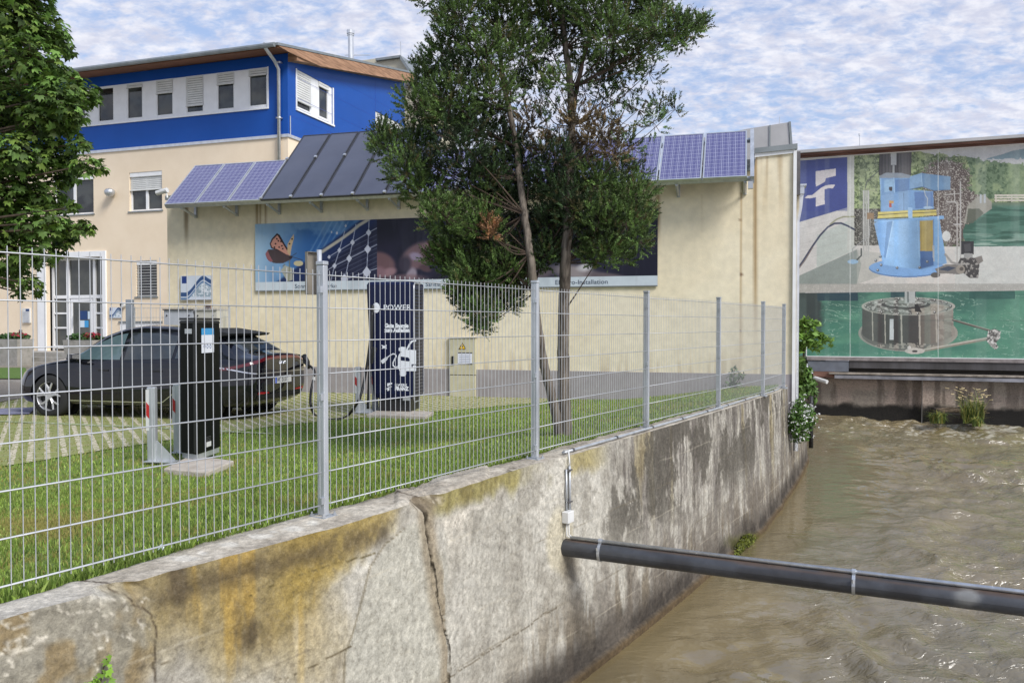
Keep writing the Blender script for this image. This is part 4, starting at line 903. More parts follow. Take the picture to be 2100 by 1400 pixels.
M['collframe'] = mat('collector_frame', (.05, .05, .055), .4, .5, c2=(.07, .07, .075), ns=5); M['coll'] = mat('collector_glass', S(68, 71, 84), .22, c2=S(76, 79, 92), ns=.8, coat=.3, spec=.6)
ordw = ['leftmost', 'second from the left', 'third from the left']
p0 = module(aL, aL + pvw, Ln, True, 'blue framed solar panel at the far left end of the awning', 'solar panels on the awning')
W2 = HALL.X * pvw
dup(p0, W2, 'blue framed solar panel second from the left end of the awning'); dup(p0, W2 * 2, 'blue framed solar panel touching the dark collectors on their left')
u = aL + 3 * pvw; cw_ = (HALL.S(850, o1) - u) / 5 * 1.02; LC = Ln * 1.66
cn = ['first dark collector from the left, next to the blue panels', 'second dark collector from the left on the awning', 'third dark collector from the left on the awning', 'fourth dark collector from the left, half behind the tree', 'fifth dark collector, behind the tree crown']
c0 = module(u, u + cw_, LC, False, 'tall ' + cn[0], 'dark solar collectors on the awning')
for i in range(1, 5): dup(c0, HALL.X * cw_ * i, 'tall ' + cn[i])
ue = u + cw_ * 5
for i in range(6):
    for s_ in (.02, LC * .6):
        cl = MB(); awbox(cl, u + cw_ * i - .03, u + cw_ * i + .03, s_, s_ + .06, .042, .075); build(cl, 'clamp', M['alu'], rack)
# right-hand modules up to the end
nR = int(round((aR - ue) / (pvw * 1.04))); wR = (aR - ue) / nR; print('nR', nR, wR, pvw)
names = {0: 'blue solar panel right at the end of the awning nearest the canal', 1: 'second blue solar panel from the canal end of the awning', 2: 'third blue solar panel from the canal end, partly behind the tree'}
q0_ = module(aR - wR, aR, Ln, True, names[0], 'solar panels on the awning')
names.update({i: o_ + ' blue solar panel from the canal end, mostly behind the tree crown' for i, o_ in zip(range(3, 12), ('fourth', 'fifth', 'sixth', 'seventh', 'eighth', 'ninth', 'tenth', 'eleventh', 'twelfth'))})
for i in range(1, nR): dup(q0_, -HALL.X * wR * i, names[i])

# --- banner
bu0_, bu1_ = HALL.S(527), HALL.S(1348.5); bz0_ = (HALL.Zat(527, 597) + HALL.Zat(1348, 588.5)) / 2; bz1_ = (HALL.Zat(527, 460) + HALL.Zat(1348, 428)) / 2; zs_ = bz0_ + (HALL.Zat(1348, 565) - bz0_)
def seglist(c, X, Y, segs, w_, colr, a=1.0):
    for s_ in segs: c = blend(c, sst(w_, w_ * .4, segd(X, Y, s_)), colr, a)
    return c
def banner_fn(X, Y, U_, Z_):
    x = (X - 520) * 5; y = (Y - 430) * 5
    c = np.empty(X.shape + (3,)); g = sst(0, 700, x + y * .2)[..., None]; c[:] = np.array((178, 208, 228)) * (1 - g) + np.array((52, 100, 160)) * g
    c = blend(c, sst(240, 60, y) * sst(100, 500, x), (60, 108, 150), .6); c = blend(c, sst(.5, .7, fbm(x / 160, y / 160, 201, 4)), (140, 180, 215), .5)
    for k_ in range(5): c = blend(c, sst(16, 2, np.abs(x - (560 + k_ * 55) - (470 - y) * .55 )) * (y > 120), (150, 185, 218), .35)
    dk = sst(0, 60, x - (1240 - y * 1.35) + 30) ; c = blend(c, dk, (34, 50, 92)); c = blend(c, dk * sst(60, 260, x - (1300 - y * 1.3)), (34, 36, 58), .9)
    c = seglist(c, x, y, [[(705, 430), (900, 300), (1010, 220), (1080, 160), (1180, 100)]], 22, (188, 182, 168))
    thin = [[(1185, 100), (1172, 400), (1160, 640), (1150, 740)], [(1050, 150), (1015, 335), (980, 500), (940, 700)], [(935, 220), (880, 415), (830, 575), (790, 740)],
            [(760, 490), (900, 405), (1015, 335), (1180, 235), (1270, 185)], [(720, 640), (830, 575), (980, 500), (1170, 405), (1270, 355)], [(900, 730), (1160, 635), (1270, 600)]]
    c = seglist(c, x, y, thin, 5, (170, 176, 196))
    for k_ in range(9): c = seglist(c, x, y, [[(800, 560 + k_ * 45 - 120), (1270, 330 + k_ * 45 - 120)]], 3, (120, 126, 150), .6 * 1.0) * 1.0 if k_ else c
    for (a, b_, r_) in ((1180, 235, 30), (1015, 335, 26), (880, 415, 22), (775, 485, 18), (1170, 405, 38), (980, 500, 32), (830, 575, 24), (1160, 640, 48), (930, 705, 40), (855, 240, 14), (945, 165, 14), (800, 230, 10)):
        c = blend(c, (np.abs(x - a) * 1.1 + np.abs(y - b_) * .8 < r_), (196, 200, 214))
    c = blend(c, x > 1265, (30, 30, 46)); c = blend(c, (x > 1265) * sst(.45, .7, fbm(x / 200, y / 200, 205, 3)), (40, 38, 60), .6)
    # pale rounded hand shapes
    def ell(cx, cy, rx, ry, an, col_, c, sft=.35, a=1):
        ca, sa = math.cos(R(an)), math.sin(R(an)); dx, dy = x - cx, y - cy; e = np.hypot((dx * ca + dy * sa) / rx, (-dx * sa + dy * ca) / ry); return blend(c, sst(1, 1 - sft, e) * (x > 1265), col_, a)
    c = ell(1300, 560, 190, 150, 20, (110, 84, 88), c); c = ell(1390, 640, 110, 60, -15, (150, 118, 124), c, .6); c = ell(1290, 640, 90, 80, 0, (134, 104, 112), c, .6)
    c = ell(1700, 470, 240, 150, -28, (116, 92, 98), c); c = ell(1660, 480, 90, 60, 10, (150, 136, 158), c, .6); c = ell(1820, 360, 140, 60, -20, (138, 108, 112), c, .7); c = ell(1620, 660, 70, 90, 20, (150, 138, 150), c, .5); c = ell(1550, 560, 90, 120, 10, (58, 52, 66), c, .6); c = ell(1760, 600, 90, 50, 20, (84, 64, 70), c, .6)
    c = ell(1560, 700, 300, 60, 0, (128, 100, 104), c, .7, .7)
    c = ell(3300, 640, 330, 110, 8, (150, 140, 140), c, .7); c = ell(3400, 590, 120, 60, -10, (200, 196, 198), c, .7); c = ell(3620, 680, 300, 50, 5, (104, 92, 96), c, .7); c = ell(2900, 650, 260, 100, -8, (90, 78, 84), c, .6)
    # butterfly
    c = blend(c, inpoly(x, y, [(165, 350), (185, 300), (240, 240), (270, 260), (320, 350), (370, 430), (375, 490), (330, 470), (250, 420), (180, 395)]), (58, 44, 46)); c = blend(c, inpoly(x, y, [(178, 350), (200, 305), (245, 262), (300, 350), (350, 430), (365, 470), (330, 455), (250, 408), (190, 385)]), (208, 150, 132))
    c = blend(c, inpoly(x, y, [(345, 430), (350, 350), (385, 290), (412, 250), (415, 290), (390, 380), (375, 480)]), (206, 178, 140)); c = blend(c, inpoly(x, y, [(120, 450), (150, 410), (220, 405), (330, 455), (385, 480), (385, 510), (300, 550), (210, 548), (150, 520)]), (78, 66, 68)); c = blend(c, inpoly(x, y, [(120, 450), (145, 415), (165, 470), (200, 530), (170, 535), (135, 500)]), (150, 96, 100))
    for a, b_ in ((225, 350), (255, 320), (262, 385), (290, 370), (215, 385), (300, 400), (280, 325), (240, 300), (370, 350), (395, 300)): c = blend(c, np.hypot(x - a, y - b_) < 9, (44, 30, 32))
    c = seglist(c, x, y, [[(385, 480), (440, 445)], [(385, 480), (500, 515)]], 4, (60, 50, 50)); c = blend(c, np.hypot(x - 380, y - 488) < 18, (56, 46, 50))
    c = blend(c, np.hypot((x - 460) / 48, (y - 550) / 28) < 1, (196, 186, 150)); c = blend(c, inpoly(x, y, [(280, 620), (320, 570), (400, 600), (400, 720), (350, 735), (320, 690)]), (176, 176, 160)); c = seglist(c, x, y, [[(370, 520), (360, 740)], [(320, 560), (300, 580)]], 6, (120, 120, 96))
    # caption strip
    c = blend(c, Z_ < zs_, (206, 216, 222)); c = blend(c, sst(.5, .66, fbm(U_ * 3, Z_ * 1.2, 208, 3)) * (Z_ < zs_), (190, 200, 206), .5)
    c = blend(c, np.abs(Z_ - bz0_) < .022, (120, 124, 124)); c = blend(c, sst(.52, .7, fbm(U_ * 7, Z_ * .8, 209, 3)), (120, 124, 130), .10)
    return c
ban = thing('wall_banner', HALL.p(bu0_, bz0_), 'long photo banner with butterfly, solar cells and hands on the cream hall wall', 'banner')
build(MB().box(HALL, bu0_, bu1_, bz0_, bz1_, .02, .045), 'backing', M['alu'], ban)
M['vcb'] = mat('banner_print', (1, 1, 1), .45, attr=True, c2=(.96, 1.04), ns=3, spec=.35)
paint('print', HALL, bu0_, bu1_, bz0_, bz1_, .048, 900, 170, banner_fn, M['vcb'], ban, .85)
M['capt'] = mat('caption_ink', S(62, 72, 92), .5); hh_ = (zs_ - bz0_)
zt_ = bz0_ + hh_ * .30
for txt, xa, xb in (('Sonnenkraftwerke', 605, 691), ('Bad - Sanitär - Heizung', 845, 955), ('Elektro-Installation', 1138, 1246)):
    ua, ub_ = HALL.S(xa, .05), HALL.S(xb, .05); lt = MB(); n0 = len(lt.v); text_mb(lt, txt, hh_ * .60, HALL.p(ua, zt_, .050), HALL.X, HALL.Z, depth=.002)
    wd = max(np.dot(np.array(v) - HALL.p(ua, zt_, .05), HALL.X) for v in lt.v[n0:]); k_ = (ub_ - ua) / wd
    for i in range(n0, len(lt.v)):
        v = np.array(lt.v[i]); d_x = np.dot(v - HALL.p(ua, zt_, .05), HALL.X); lt.v[i] = tuple(v + HALL.X * d_x * (k_ - 1))
    build(lt, 'lettering', M['capt'], ban)
sign(371, 565, 434.5, 615, HALL, .05, 'square company sign with a white wave picture on the left end of the hall', 90)
# security camera on the hall's left end
sc = thing('security_camera', HALL.p(UH, HALL.Zat(335, 398)), 'white security camera on an arm at the upper left corner of the hall', 'camera')
c_ = HALL.p(HALL.S(334, .3), HALL.Zat(334, 393, .3), .3); build(MB().tube([c_ - HALL.X * .13 - HALL.Z * .03, c_ + HALL.X * .16 + HALL.Z * .03], .06, 10), 'housing', M['pale'], sc, smooth=False)
build(MB().tube([c_ - HALL.X * .13 - HALL.Z * .03, c_ - HALL.X * .16 - HALL.Z * .036], .045, 10), 'lens', M['black'], sc)
build(MB().tube([c_ + HALL.X * .12, c_ + HALL.X * .16 - HALL.Z * .14, HALL.p(UH + .1, c_[2] - .14, .02)], .02, 6), 'bracket', M['pale'], sc)
# ================================================================== mural building over the canal
mz0 = (MUR.Zat(1700, 730) + MUR.Zat(2095, 735)) / 2; mz1 = (MUR.Zat(1700, 321) + MUR.Zat(2090, 299)) / 2
ML = MUR.S(1600); MR = MUR.S(2100) + 7.0
print('mural z', mz0, mz1, MUR.Zat(1700, 321), MUR.Zat(2090, 299), 'ML', ML, MR)
mural = thing('turbine_hall', MUR.p(MUR.S(1880), mz0), 'building spanning the canal whose whole front is a printed mural under a thin flat roof', 'building')
zroof = mz1 + (MUR.Zat(1900, 298) - MUR.Zat(1900, 311))
build(MB().box(MUR, ML - 3, MR, mz0, mz1 + .05, -9, -.004), 'wall', M['plinth'], mural)
mb = MB(); mb.box(MUR, ML - 3.2, MR + .3, mz1 + .16, mz1 + .26, -9.3, .40); build(mb, 'roof', M['sheet'], mural)
M['rust'] = mat('rusty_gutter', S(132, 98, 84), .7, .2, c2=S(96, 66, 56), ns=2, stretch=(.4, 1, 5))
mb = MB(); mb.box(MUR, ML - 3.2, MR, mz1 + .085, mz1 + .158, -.2, .30); mb.box(MUR, ML - 3.2, MR, mz1 + .03, mz1 + .083, -.2, .16); build(mb, 'eaves_board', M['rust'], mural)
mb = MB(); mb.box(MUR, ML - 3.2, MR, mz1 - .004, mz1 + .028, -.1, .05); mb.box(MUR, MUR.S(1655), MR, mz0 - .03, mz0, -.1, .05); mb.box(MUR, MUR.S(1653), MUR.S(1655), mz0 - .03, mz0 + .55, 0, .03); build(mb, 'mural_frame', M['whiteframe'], mural)
a = MUR.hit(1763, 300, -.5); b = MUR.hit(1762.5, 276, -.5); mb = MB().tube([MUR.p(a[0], a[1], -.5), MUR.p(b[0], b[1], -.5)], .012, 5); mb.tube([MUR.p(b[0], b[1] - .04, -.5), MUR.p(b[0], b[1] + .03, -.5)], .03, 6); build(mb, 'lightning_rod', M['alu'], mural)
def mural_fn(X, Y, U_, Z_):
    u = (X - 1620) * 4.375; v = (Y - 300) * 4.375
    c = np.empty(X.shape + (3,)); c[:] = (120, 135, 84)
    n1 = fbm(u / 60, v / 60, 401, 5, .6); n2 = fbm(u / 22, v / 22, 402, 4, .6); n3 = fbm(u / 9, v / 9, 403, 3)
    P_ = lambda pts: inpoly(u, v, pts)
    c = blend(c, sst(.42, .58, n1), (156, 174, 108)); c = blend(c, sst(.47, .58, n2), (62, 80, 44), .85); c = blend(c, sst(.55, .7, n3), (178, 190, 140), .6)
    # right hand woods, hill and sky
    rw = (u > 1600 + (n1 - .5) * 120) & (v < 470); c = blend(c, rw, (98, 122, 84)); c = blend(c, rw * sst(.5, .62, n2), (60, 86, 52), .9); c = blend(c, rw * sst(.55, .7, n1), (140, 158, 106), .8); c = blend(c, rw * sst(1950, 2050, u + n1 * 100), (140, 160, 110), .6)
    sk = (v < 55 + (n2 - .5) * 60 + (u - 1150) * .09 + (u > 1700) * 20) & (u > 1180); c = blend(c, sk, (186, 186, 182)); c = blend(c, P_([(1720, 130), (1800, 100), (1900, 75), (2000, 40), (2300, -10), (2300, 160), (1720, 160)]) & (v < 120 + (n2 - .5) * 40 - (u - 1720) * .02), (116, 142, 148))
    # dark bush with pale specks
    e = np.hypot((u - 1400) / 260, (v - 480) / 400) + (n2 - .5) * .7
    for (cx, cy, rx, ry) in ((1400, 300, 230, 200), (1430, 600, 230, 330), (1580, 520, 130, 150)):
        e = np.hypot((u - cx) / rx, (v - cy) / ry) + (n2 - .5) * .7; c = blend(c, sst(1, .85, e), (84, 70, 62)); 
        c = blend(c, sst(1, .85, e) * sst(.54, .66, fbm(u / 8, v / 8, 405, 3)), (190, 184, 168), .8)
    lb = (u > 575) & (u < 820) & (v > 560) & (v < 930); c = blend(c, lb, (66, 62, 52)); c = blend(c, lb * sst(.56, .66, fbm(u / 8, v / 8, 406, 3)), (172, 168, 150), .8)
    # green pond at the right, rail, bank
    pond = (v > 505) & (v < 905) & (u > 1560 + (n1 - .5) * 60 + np.maximum(0, 720 - v) * .55 + (v < 700) * 40)
    c = blend(c, pond, (70, 118, 96)); c = blend(c, pond * sst(.45, .6, fbm(u / 200, v / 22, 407, 4)), (42, 84, 64), .8); c = blend(c, pond * sst(.5, .62, fbm(u / 160, v / 14, 408, 4)) * sst(680, 900, v), (150, 180, 158), .85); c = blend(c, pond * sst(560, 505, v), (110, 124, 92), .8)
    c = blend(c, P_([(1590, 540), (1660, 470), (1740, 430), (1810, 500), (1812, 560), (1660, 660), (1560, 700)]), (150, 146, 130)); c = blend(c, P_([(1600, 560), (1700, 560), (1740, 600), (1640, 690), (1580, 690)]), (84, 88, 70), .9)
    for y_ in (440, 462, 486): c = blend(c, (np.abs(v - y_) < 7) & (u > 1836), (206, 196, 176))
    c = blend(c, ((np.abs(u - 1848) < 6) | (np.abs(u - 1990) < 5)) & (v > 432) & (v < 500), (196, 186, 166))
    for x_ in (1712, 1748): c = blend(c, (np.abs(u - x_) < 9) & (v > 430) & (v < 510), (168, 176, 180))
    # concrete deck
    dk = v > np.where(u > 1380, 900 + (u - 1380) * -.004, 890); c = blend(c, dk, (208, 200, 188)); c = blend(c, dk * sst(.45, .65, n1), (198, 196, 186), .6); c = blend(c, dk * (u > 1480), (196, 200, 190), .6)
    sh = P_([(40, 1180), (600, 925), (640, 1060), (600, 1240), (40, 1240)]); c = blend(c, sh, (134, 144, 134), .95); c = blend(c, P_([(600, 930), (830, 960), (740, 1100), (820, 1160), (600, 1240)]), (170, 170, 156), .6)
    c = blend(c, (v > 1232) * sst(.3, .6, n3 * .6 + .3), (164, 160, 148), .85)
    # light container side with logo
    c = blend(c, P_([(40, -10), (520, -10), (577, -10), (577, 930), (40, 1178)]), (206, 200, 190)); c = blend(c, P_([(240, 800), (577, 640), (577, 930), (240, 1085)]) , (180, 190, 176), .8); c = blend(c, (u > 515) & (u < 577) & (v < 930 - (u - 515) * 0), (192, 192, 178), .9)
    for k_ in range(12): c = blend(c, (np.abs(v - (260 + k_ * 70 - (u - 40) * .25)) < 2.5) & (u < 577) & (v < 1130 - (u) * .42) & (v > 560), (176, 174, 160), .5)
    c = blend(c, P_([(40, 132), (515, 96), (515, 550), (40, 694)]), (58, 70, 142)); c = blend(c, P_([(40, 580), (515, 580), (515, 550), (40, 694)]) , (66, 80, 140), .5)
    lf = [[(230, 225), (412, 200), (412, 265), (322, 287), (315, 318), (270, 345), (232, 362)], [(130, 465), (160, 440), (200, 438), (240, 405), (280, 372), (320, 352), (370, 344), (407, 346), (385, 378), (345, 376), (312, 388), (270, 425), (230, 458), (180, 468)], [(232, 450), (310, 385), (312, 520), (232, 541)]]
    for q_ in lf: c = blend(c, P_(q_), (214, 204, 200))
    ln = lambda pts, w_, col_, a=1.: seglist(c, u, v, [pts], w_, col_, a)
    c = ln([(360, 700), (420, 655), (480, 632), (580, 632)], 9, (150, 150, 112)); c = ln([(45, 1125), (110, 1040), (200, 900), (270, 800), (340, 725), (400, 692), (460, 690), (520, 715), (575, 745)], 11, (48, 54, 78)); c = ln([(45, 1140), (130, 1030), (205, 905)], 7, (120, 104, 96))
    # masts on the left of the machine
    for x_, w_ in ((662, 8), (683, 6), (703, 8)): c = blend(c, (np.abs(u - x_) < w_) & (v > 395) & (v < 1000), (180, 178, 168))
    c = ln([(675, 380), (690, 320), (740, 270), (800, 220)], 6, (70, 76, 66)); c = ln([(675, 380), (780, 410)], 4, (150, 150, 110)); c = blend(c, (np.abs(u - 722) < 30) & (np.abs(v - 625) < 28), (150, 112, 70)); c = ln([(722, 650), (715, 800), (560, 920), (570, 1010)], 5, (150, 150, 146)); c = ln([(640, 920), (640, 980), (600, 1020)], 9, (60, 66, 62)); c = blend(c, np.hypot((u - 565) / 48, (v - 1035) / 20) < 1, (140, 178, 206))
    # machine
    B1 = (104, 150, 202); B2 = (124, 172, 224); B3 = (84, 124, 178); B0 = (66, 100, 150)
    mt_ = P_([(812, -20), (1092, -20), (1088, 262), (796, 262), (800, 130)]); c = blend(c, mt_, (74, 70, 70)); c = blend(c, mt_ * (np.sin(u / 4.5) > .2), (52, 50, 50), .7); c = blend(c, (u > 1000) * mt_, (96, 90, 88), .5); c = blend(c, (u > 905) & (u < 955) & (v > 60) & (v < 168), (176, 178, 176)); c = blend(c, (np.abs(u - 930) < 10) & (v > 160) & (v < 240), (150, 152, 150))
    c = blend(c, P_([(800, 270), (860, 238), (1000, 240), (1085, 262), (1085, 300), (800, 300)]), (130, 140, 150)); c = blend(c, P_([(806, 285), (1088, 285), (1088, 410), (945, 418), (812, 440)]), B1); c = blend(c, P_([(846, 300), (925, 295), (925, 398), (846, 415)]), (128, 176, 216)); c = blend(c, P_([(945, 300), (1070, 290), (1070, 400), (945, 410)]), B3); c = blend(c, (np.abs(u - 905) < 15) & (np.abs(v - 382) < 18), (44, 34, 34)); c = ln([(932, 285), (938, 420)], 7, (146, 186, 220)); c = ln([(815, 290), (815, 430)], 6, (150, 190, 222))
    c = blend(c, P_([(1076, 272), (1180, 240), (1300, 260), (1440, 272), (1440, 388), (1290, 400), (1190, 362), (1076, 388)]), (104, 144, 182)); c = blend(c, P_([(1180, 242), (1440, 272), (1440, 388), (1290, 400), (1190, 362)]), (94, 134, 172)); c = blend(c, P_([(1076, 272), (1178, 242), (1188, 360), (1078, 386)]), (122, 160, 196)); c = ln([(1076, 388), (1190, 362), (1290, 398), (1440, 388)], 5, (70, 104, 140)); c = ln([(1178, 242), (1188, 360)], 4, (150, 184, 210))
    c = blend(c, P_([(812, 440), (1100, 390), (1285, 405), (1290, 560), (815, 590)]), (112, 156, 204)); c = blend(c, P_([(1115, 410), (1280, 410), (1285, 555), (1125, 560)]), (88, 124, 178)); c = blend(c, P_([(818, 440), (1020, 420), (1022, 575), (822, 582)]), (118, 164, 214)); c = ln([(1020, 420), (1022, 575)], 3, (84, 118, 160)); c = blend(c, (np.abs(u - 910) < 20) & (np.abs(v - 500) < 12), (214, 150, 60)); c = blend(c, (np.abs(u - 902) < 11) & (np.abs(v - 530) < 18), (186, 60, 50)); c = ln([(1205, 395), (1215, 440), (1235, 470), (1230, 545)], 5, (170, 180, 180)); c = blend(c, np.hypot((u - 1240) / 44, (v - 550) / 12) < 1, (150, 184, 214))
    c = blend(c, P_([(790, 590), (1062, 575), (1062, 640), (786, 655)]), (222, 204, 98)); c = blend(c, P_([(1092, 580), (1312, 570), (1316, 618), (1092, 632)]), (210, 190, 90)); c = ln([(795, 616), (1058, 598)], 5, (60, 58, 48), .8); c = ln([(1096, 600), (1312, 590)], 5, (60, 58, 48), .8); c = ln([(790, 652), (1062, 636)], 5, (50, 52, 50)); c = blend(c, P_([(1060, 550), (1098, 550), (1100, 650), (1060, 650)]), (146, 188, 226))
    c = blend(c, P_([(755, 655), (1090, 645), (1380, 622), (1382, 652), (1260, 668), (820, 682), (755, 678)]), (116, 164, 212))
    cone = P_([(755, 690), (800, 668), (1340, 648), (1408, 1050), (1180, 1105), (835, 1062)]); c = blend(c, cone, (124, 178, 232)); c = blend(c, P_([(925, 672), (1140, 668), (1160, 1100), (850, 1062)]), (130, 180, 228)); c = blend(c, P_([(870, 680), (925, 672), (850, 1062), (838, 1058)]), (96, 142, 196)); c = blend(c, P_([(755, 690), (870, 680), (838, 1058)]), (118, 172, 230)); c = ln([(925, 672), (852, 1062)], 5, (160, 204, 240)); c = ln([(1146, 668), (1166, 1102)], 8, (148, 196, 238))
    c = blend(c, P_([(1164, 668), (1284, 662), (1284, 945), (1168, 945)]), (186, 158, 72)); c = blend(c, P_([(1184, 668), (1225, 668), (1225, 945), (1184, 945)]), (210, 182, 88), .8); c = blend(c, P_([(1168, 940), (1284, 940), (1290, 1070), (1172, 1100)]), (66, 110, 176)); c = blend(c, P_([(1284, 655), (1335, 655), (1402, 1050), (1290, 1075)]), (124, 178, 228)); c = ln([(1288, 655), (1292, 1070)], 5, (90, 134, 188)); c = blend(c, (np.abs(u - 1288) < 9) & (v > 890) & (v < 1050), (176, 182, 184))
    c = blend(c, np.hypot((u - 1050) / 342, (v - 1092) / 84) < 1, (112, 164, 222)); c = blend(c, (np.hypot((u - 1050) / 342, (v - 1092) / 84) < 1) & (np.hypot((u - 1050) / 342, (v - 1080) / 84) > 1), (80, 122, 176)); cone2 = cone & (v > 1040); c = blend(c, P_([(840, 1000), (1166, 1000), (1166, 1100), (950, 1085), (842, 1060)]), (126, 178, 228)); c = blend(c, P_([(1170, 1000), (1284, 1000), (1290, 1068), (1172, 1098)]), (62, 104, 168))
    for x_, y_ in ((770, 1025), (818, 1065), (962, 1090), (1165, 1088), (812, 990), (788, 1112), (1232, 1035)): c = blend(c, np.hypot(u - x_, v - y_) < 13, (90, 96, 100)); c = blend(c, np.hypot(u - x_ + 3, v - y_ + 5) < 6, (190, 196, 200))
    # pipes, float and pump on the right
    c = blend(c, np.hypot((u - 1403) / 38, (v - 806) / 46) < 1, (206, 206, 198)); c = ln([(1410, 500), (1485, 500), (1500, 520), (1500, 1050)], 9, (176, 170, 160)); c = ln([(1530, 320), (1530, 1050)], 9, (176, 172, 164)); c = ln([(1390, 436), (1520, 424)], 6, (170, 166, 156)); c = ln([(1475, 395), (1480, 490)], 5, (180, 176, 168)); c = ln([(1470, 700), (1545, 700)], 7, (184, 180, 172))
    c = blend(c, (u > 1535) & (u < 1650) & (v > 850) & (v < 970), (46, 44, 44)); c = blend(c, (u > 1560) & (u < 1640) & (v > 960) & (v < 1020), (150, 148, 142)); pm = P_([(1530, 1000), (1660, 1000), (1700, 1060), (1690, 1180), (1610, 1180), (1560, 1140), (1500, 1140), (1500, 1060)]); c = blend(c, pm, (62, 58, 54)); c = blend(c, pm * sst(.52, .62, n2), (170, 164, 152), .9); c = blend(c, P_([(1660, 1000), (1720, 980), (1735, 1030), (1690, 1060)]), (120, 112, 102)); c = blend(c, P_([(1560, 880), (1620, 870), (1625, 940), (1570, 950)]), (70, 68, 68))
    c = blend(c, P_([(1300, 1100), (1400, 1060), (1500, 1060), (1560, 1100), (1520, 1150), (1400, 1140), (1330, 1145)]), (120, 114, 106)); c = blend(c, P_([(1330, 1105), (1420, 1075), (1490, 1090), (1420, 1120)]), (56, 66, 84)); c = blend(c, np.hypot((u - 1305) / 42, (v - 1155) / 24) < 1, (90, 84, 76)); c = ln([(1395, 970), (1450, 1040), (1520, 1060)], 14, (150, 146, 138)); c = blend(c, np.hypot((u - 1530) / 40, (v - 1105) / 40) < 1, (150, 140, 124)); c = blend(c, np.hypot((u - 1540) / 18, (v - 1100) / 18) < 1, (90, 82, 72))
    # underwater lower third
    wl = 1316 - (u - 40) * .010; wt = v > wl; g = sst(1316, 1700, v)[..., None]; gc = np.array((44, 104, 84)) * (1 - g) + np.array((52, 132, 102)) * g
    c = np.where(wt[..., None], gc, c); c = blend(c, wt * sst(.4, .7, fbm(u / 260, v / 90, 411, 4)), (72, 150, 112), .8); c = blend(c, wt * sst(1500, 2000, u) * sst(1320, 1700, v + 200), (84, 158, 116), .5)
    wz = fbm(u / 90, v / 50, 412, 3) * 2.2; cau = np.abs(fbm(u / 130 + wz, v / 42 + wz * .4, 413, 3) - .5); c = blend(c, wt * sst(.030, .0, cau) * sst(.40, .60, fbm(u / 200, v / 100, 414, 2)), (170, 206, 176), .85)
    cau2 = np.abs(fbm(u / 60 + wz, v / 22, 415, 3) - .5); c = blend(c, wt * sst(.02, .0, cau2) * sst(.5, .62, fbm(u / 150, v / 90, 416, 2)), (140, 186, 156), .6)
    c = blend(c, (v > wl) * sst(320, 250, u + (n2 - .5) * 60) * sst(1850, 1520, v), (44, 56, 56), .95); c = blend(c, (u > 245) & (u < 610) & wt & (v < 1385), (24, 56, 72), .9); c = blend(c, (u > 905) & (u < 1130) & wt & (v < 1480), (28, 60, 70), .8); c = blend(c, (u > 1610) & (u < 2020) & wt & (v < 1370), (30, 84, 72), .8)
    ME = (96, 90, 82)
    rim = np.hypot((u - 1060) / 446, (v - 1675) / 165); c = blend(c, (rim < 1) & (v > 1600), (96, 92, 84)); c = blend(c, (rim < 1) & (rim > .95) & (v > 1600), (150, 144, 130)); c = blend(c, ((rim < 1) & (v > 1600)) * sst(1150, 1450, u), (160, 152, 132), .85)
    body = (u > 648) & (u < 1466) & (v > 1440) & (v < 1700 + 120 * np.sqrt(np.clip(1 - ((u - 1058) / 415) ** 2, 0, 1)) - 35); sh_ = np.interp(u, [648, 760, 860, 1000, 1160, 1300, 1400, 1466], [58, 72, 50, 58, 66, 118, 150, 120])
    c = np.where(body[..., None], np.stack([sh_ * 1.04, sh_ * .98, sh_ * .90], -1), c); c = blend(c, body & (u > 1160), (128, 112, 92), .55); c = blend(c, body & (u > 1320) & (fbm(u / 40, v / 30, 420, 3) > .5), (168, 158, 138), .6)
    for x_, w_ in ((738, 5), (850, 5), (997, 7), (1160, 8), (1310, 5)): c = blend(c, body & (np.abs(u - x_ - (v - 1440) * .02) < w_), (178, 168, 148))
    c = blend(c, (u > 895) & (u < 930) & (v > 1550) & (v < 1735), (216, 218, 220)); c = blend(c, (np.hypot((u - 1060) / 300, (v - 1790) / 26) < 1) & (fbm(u / 22, v / 16, 421, 3) > .5), (176, 166, 146), .8)
    tp = np.hypot((u - 1062) / 420, (v - 1435) / 82); c = blend(c, tp < 1, (134, 136, 124)); c = blend(c, (tp < 1) & (tp > .94), (176, 170, 152)); c = blend(c, (tp < .92) * sst(.46, .6, fbm(u / 40, v / 20, 422, 4)), (84, 80, 72), .9); c = blend(c, (tp < .92) * sst(.6, .68, fbm(u / 24, v / 12, 423, 3)), (206, 204, 192), .8); c = blend(c, P_([(1080, 1450), (1300, 1410), (1440, 1440), (1300, 1500), (1100, 1510)]), (172, 158, 134), .7)
    c = blend(c, (np.hypot((u - 1040) / 220, (v - 1420) / 40) < 1) & (np.hypot((u - 1040) / 190, (v - 1408) / 34) > 1), (60, 56, 52)); c = blend(c, P_([(1120, 1415), (1150, 1420), (1185, 1490), (1120, 1480)]), (40, 36, 34)); c = blend(c, (u > 1030) & (u < 1122) & (v > wl) & (v < 1405), (176, 180, 172)); c = blend(c, (u > 1050) & (u < 1068) & (v > wl) & (v < 1400), (110, 116, 110))
    for k_ in range(14):
        a_ = 2 * math.pi * k_ / 14; x_, y_ = 1062 + 380 * math.cos(a_), 1435 + 68 * math.sin(a_); c = blend(c, np.hypot(u - x_, v - y_) < 12, (70, 66, 60)); c = blend(c, np.hypot(u - x_ + 3, v - y_ + 5) < 6, (206, 204, 196))
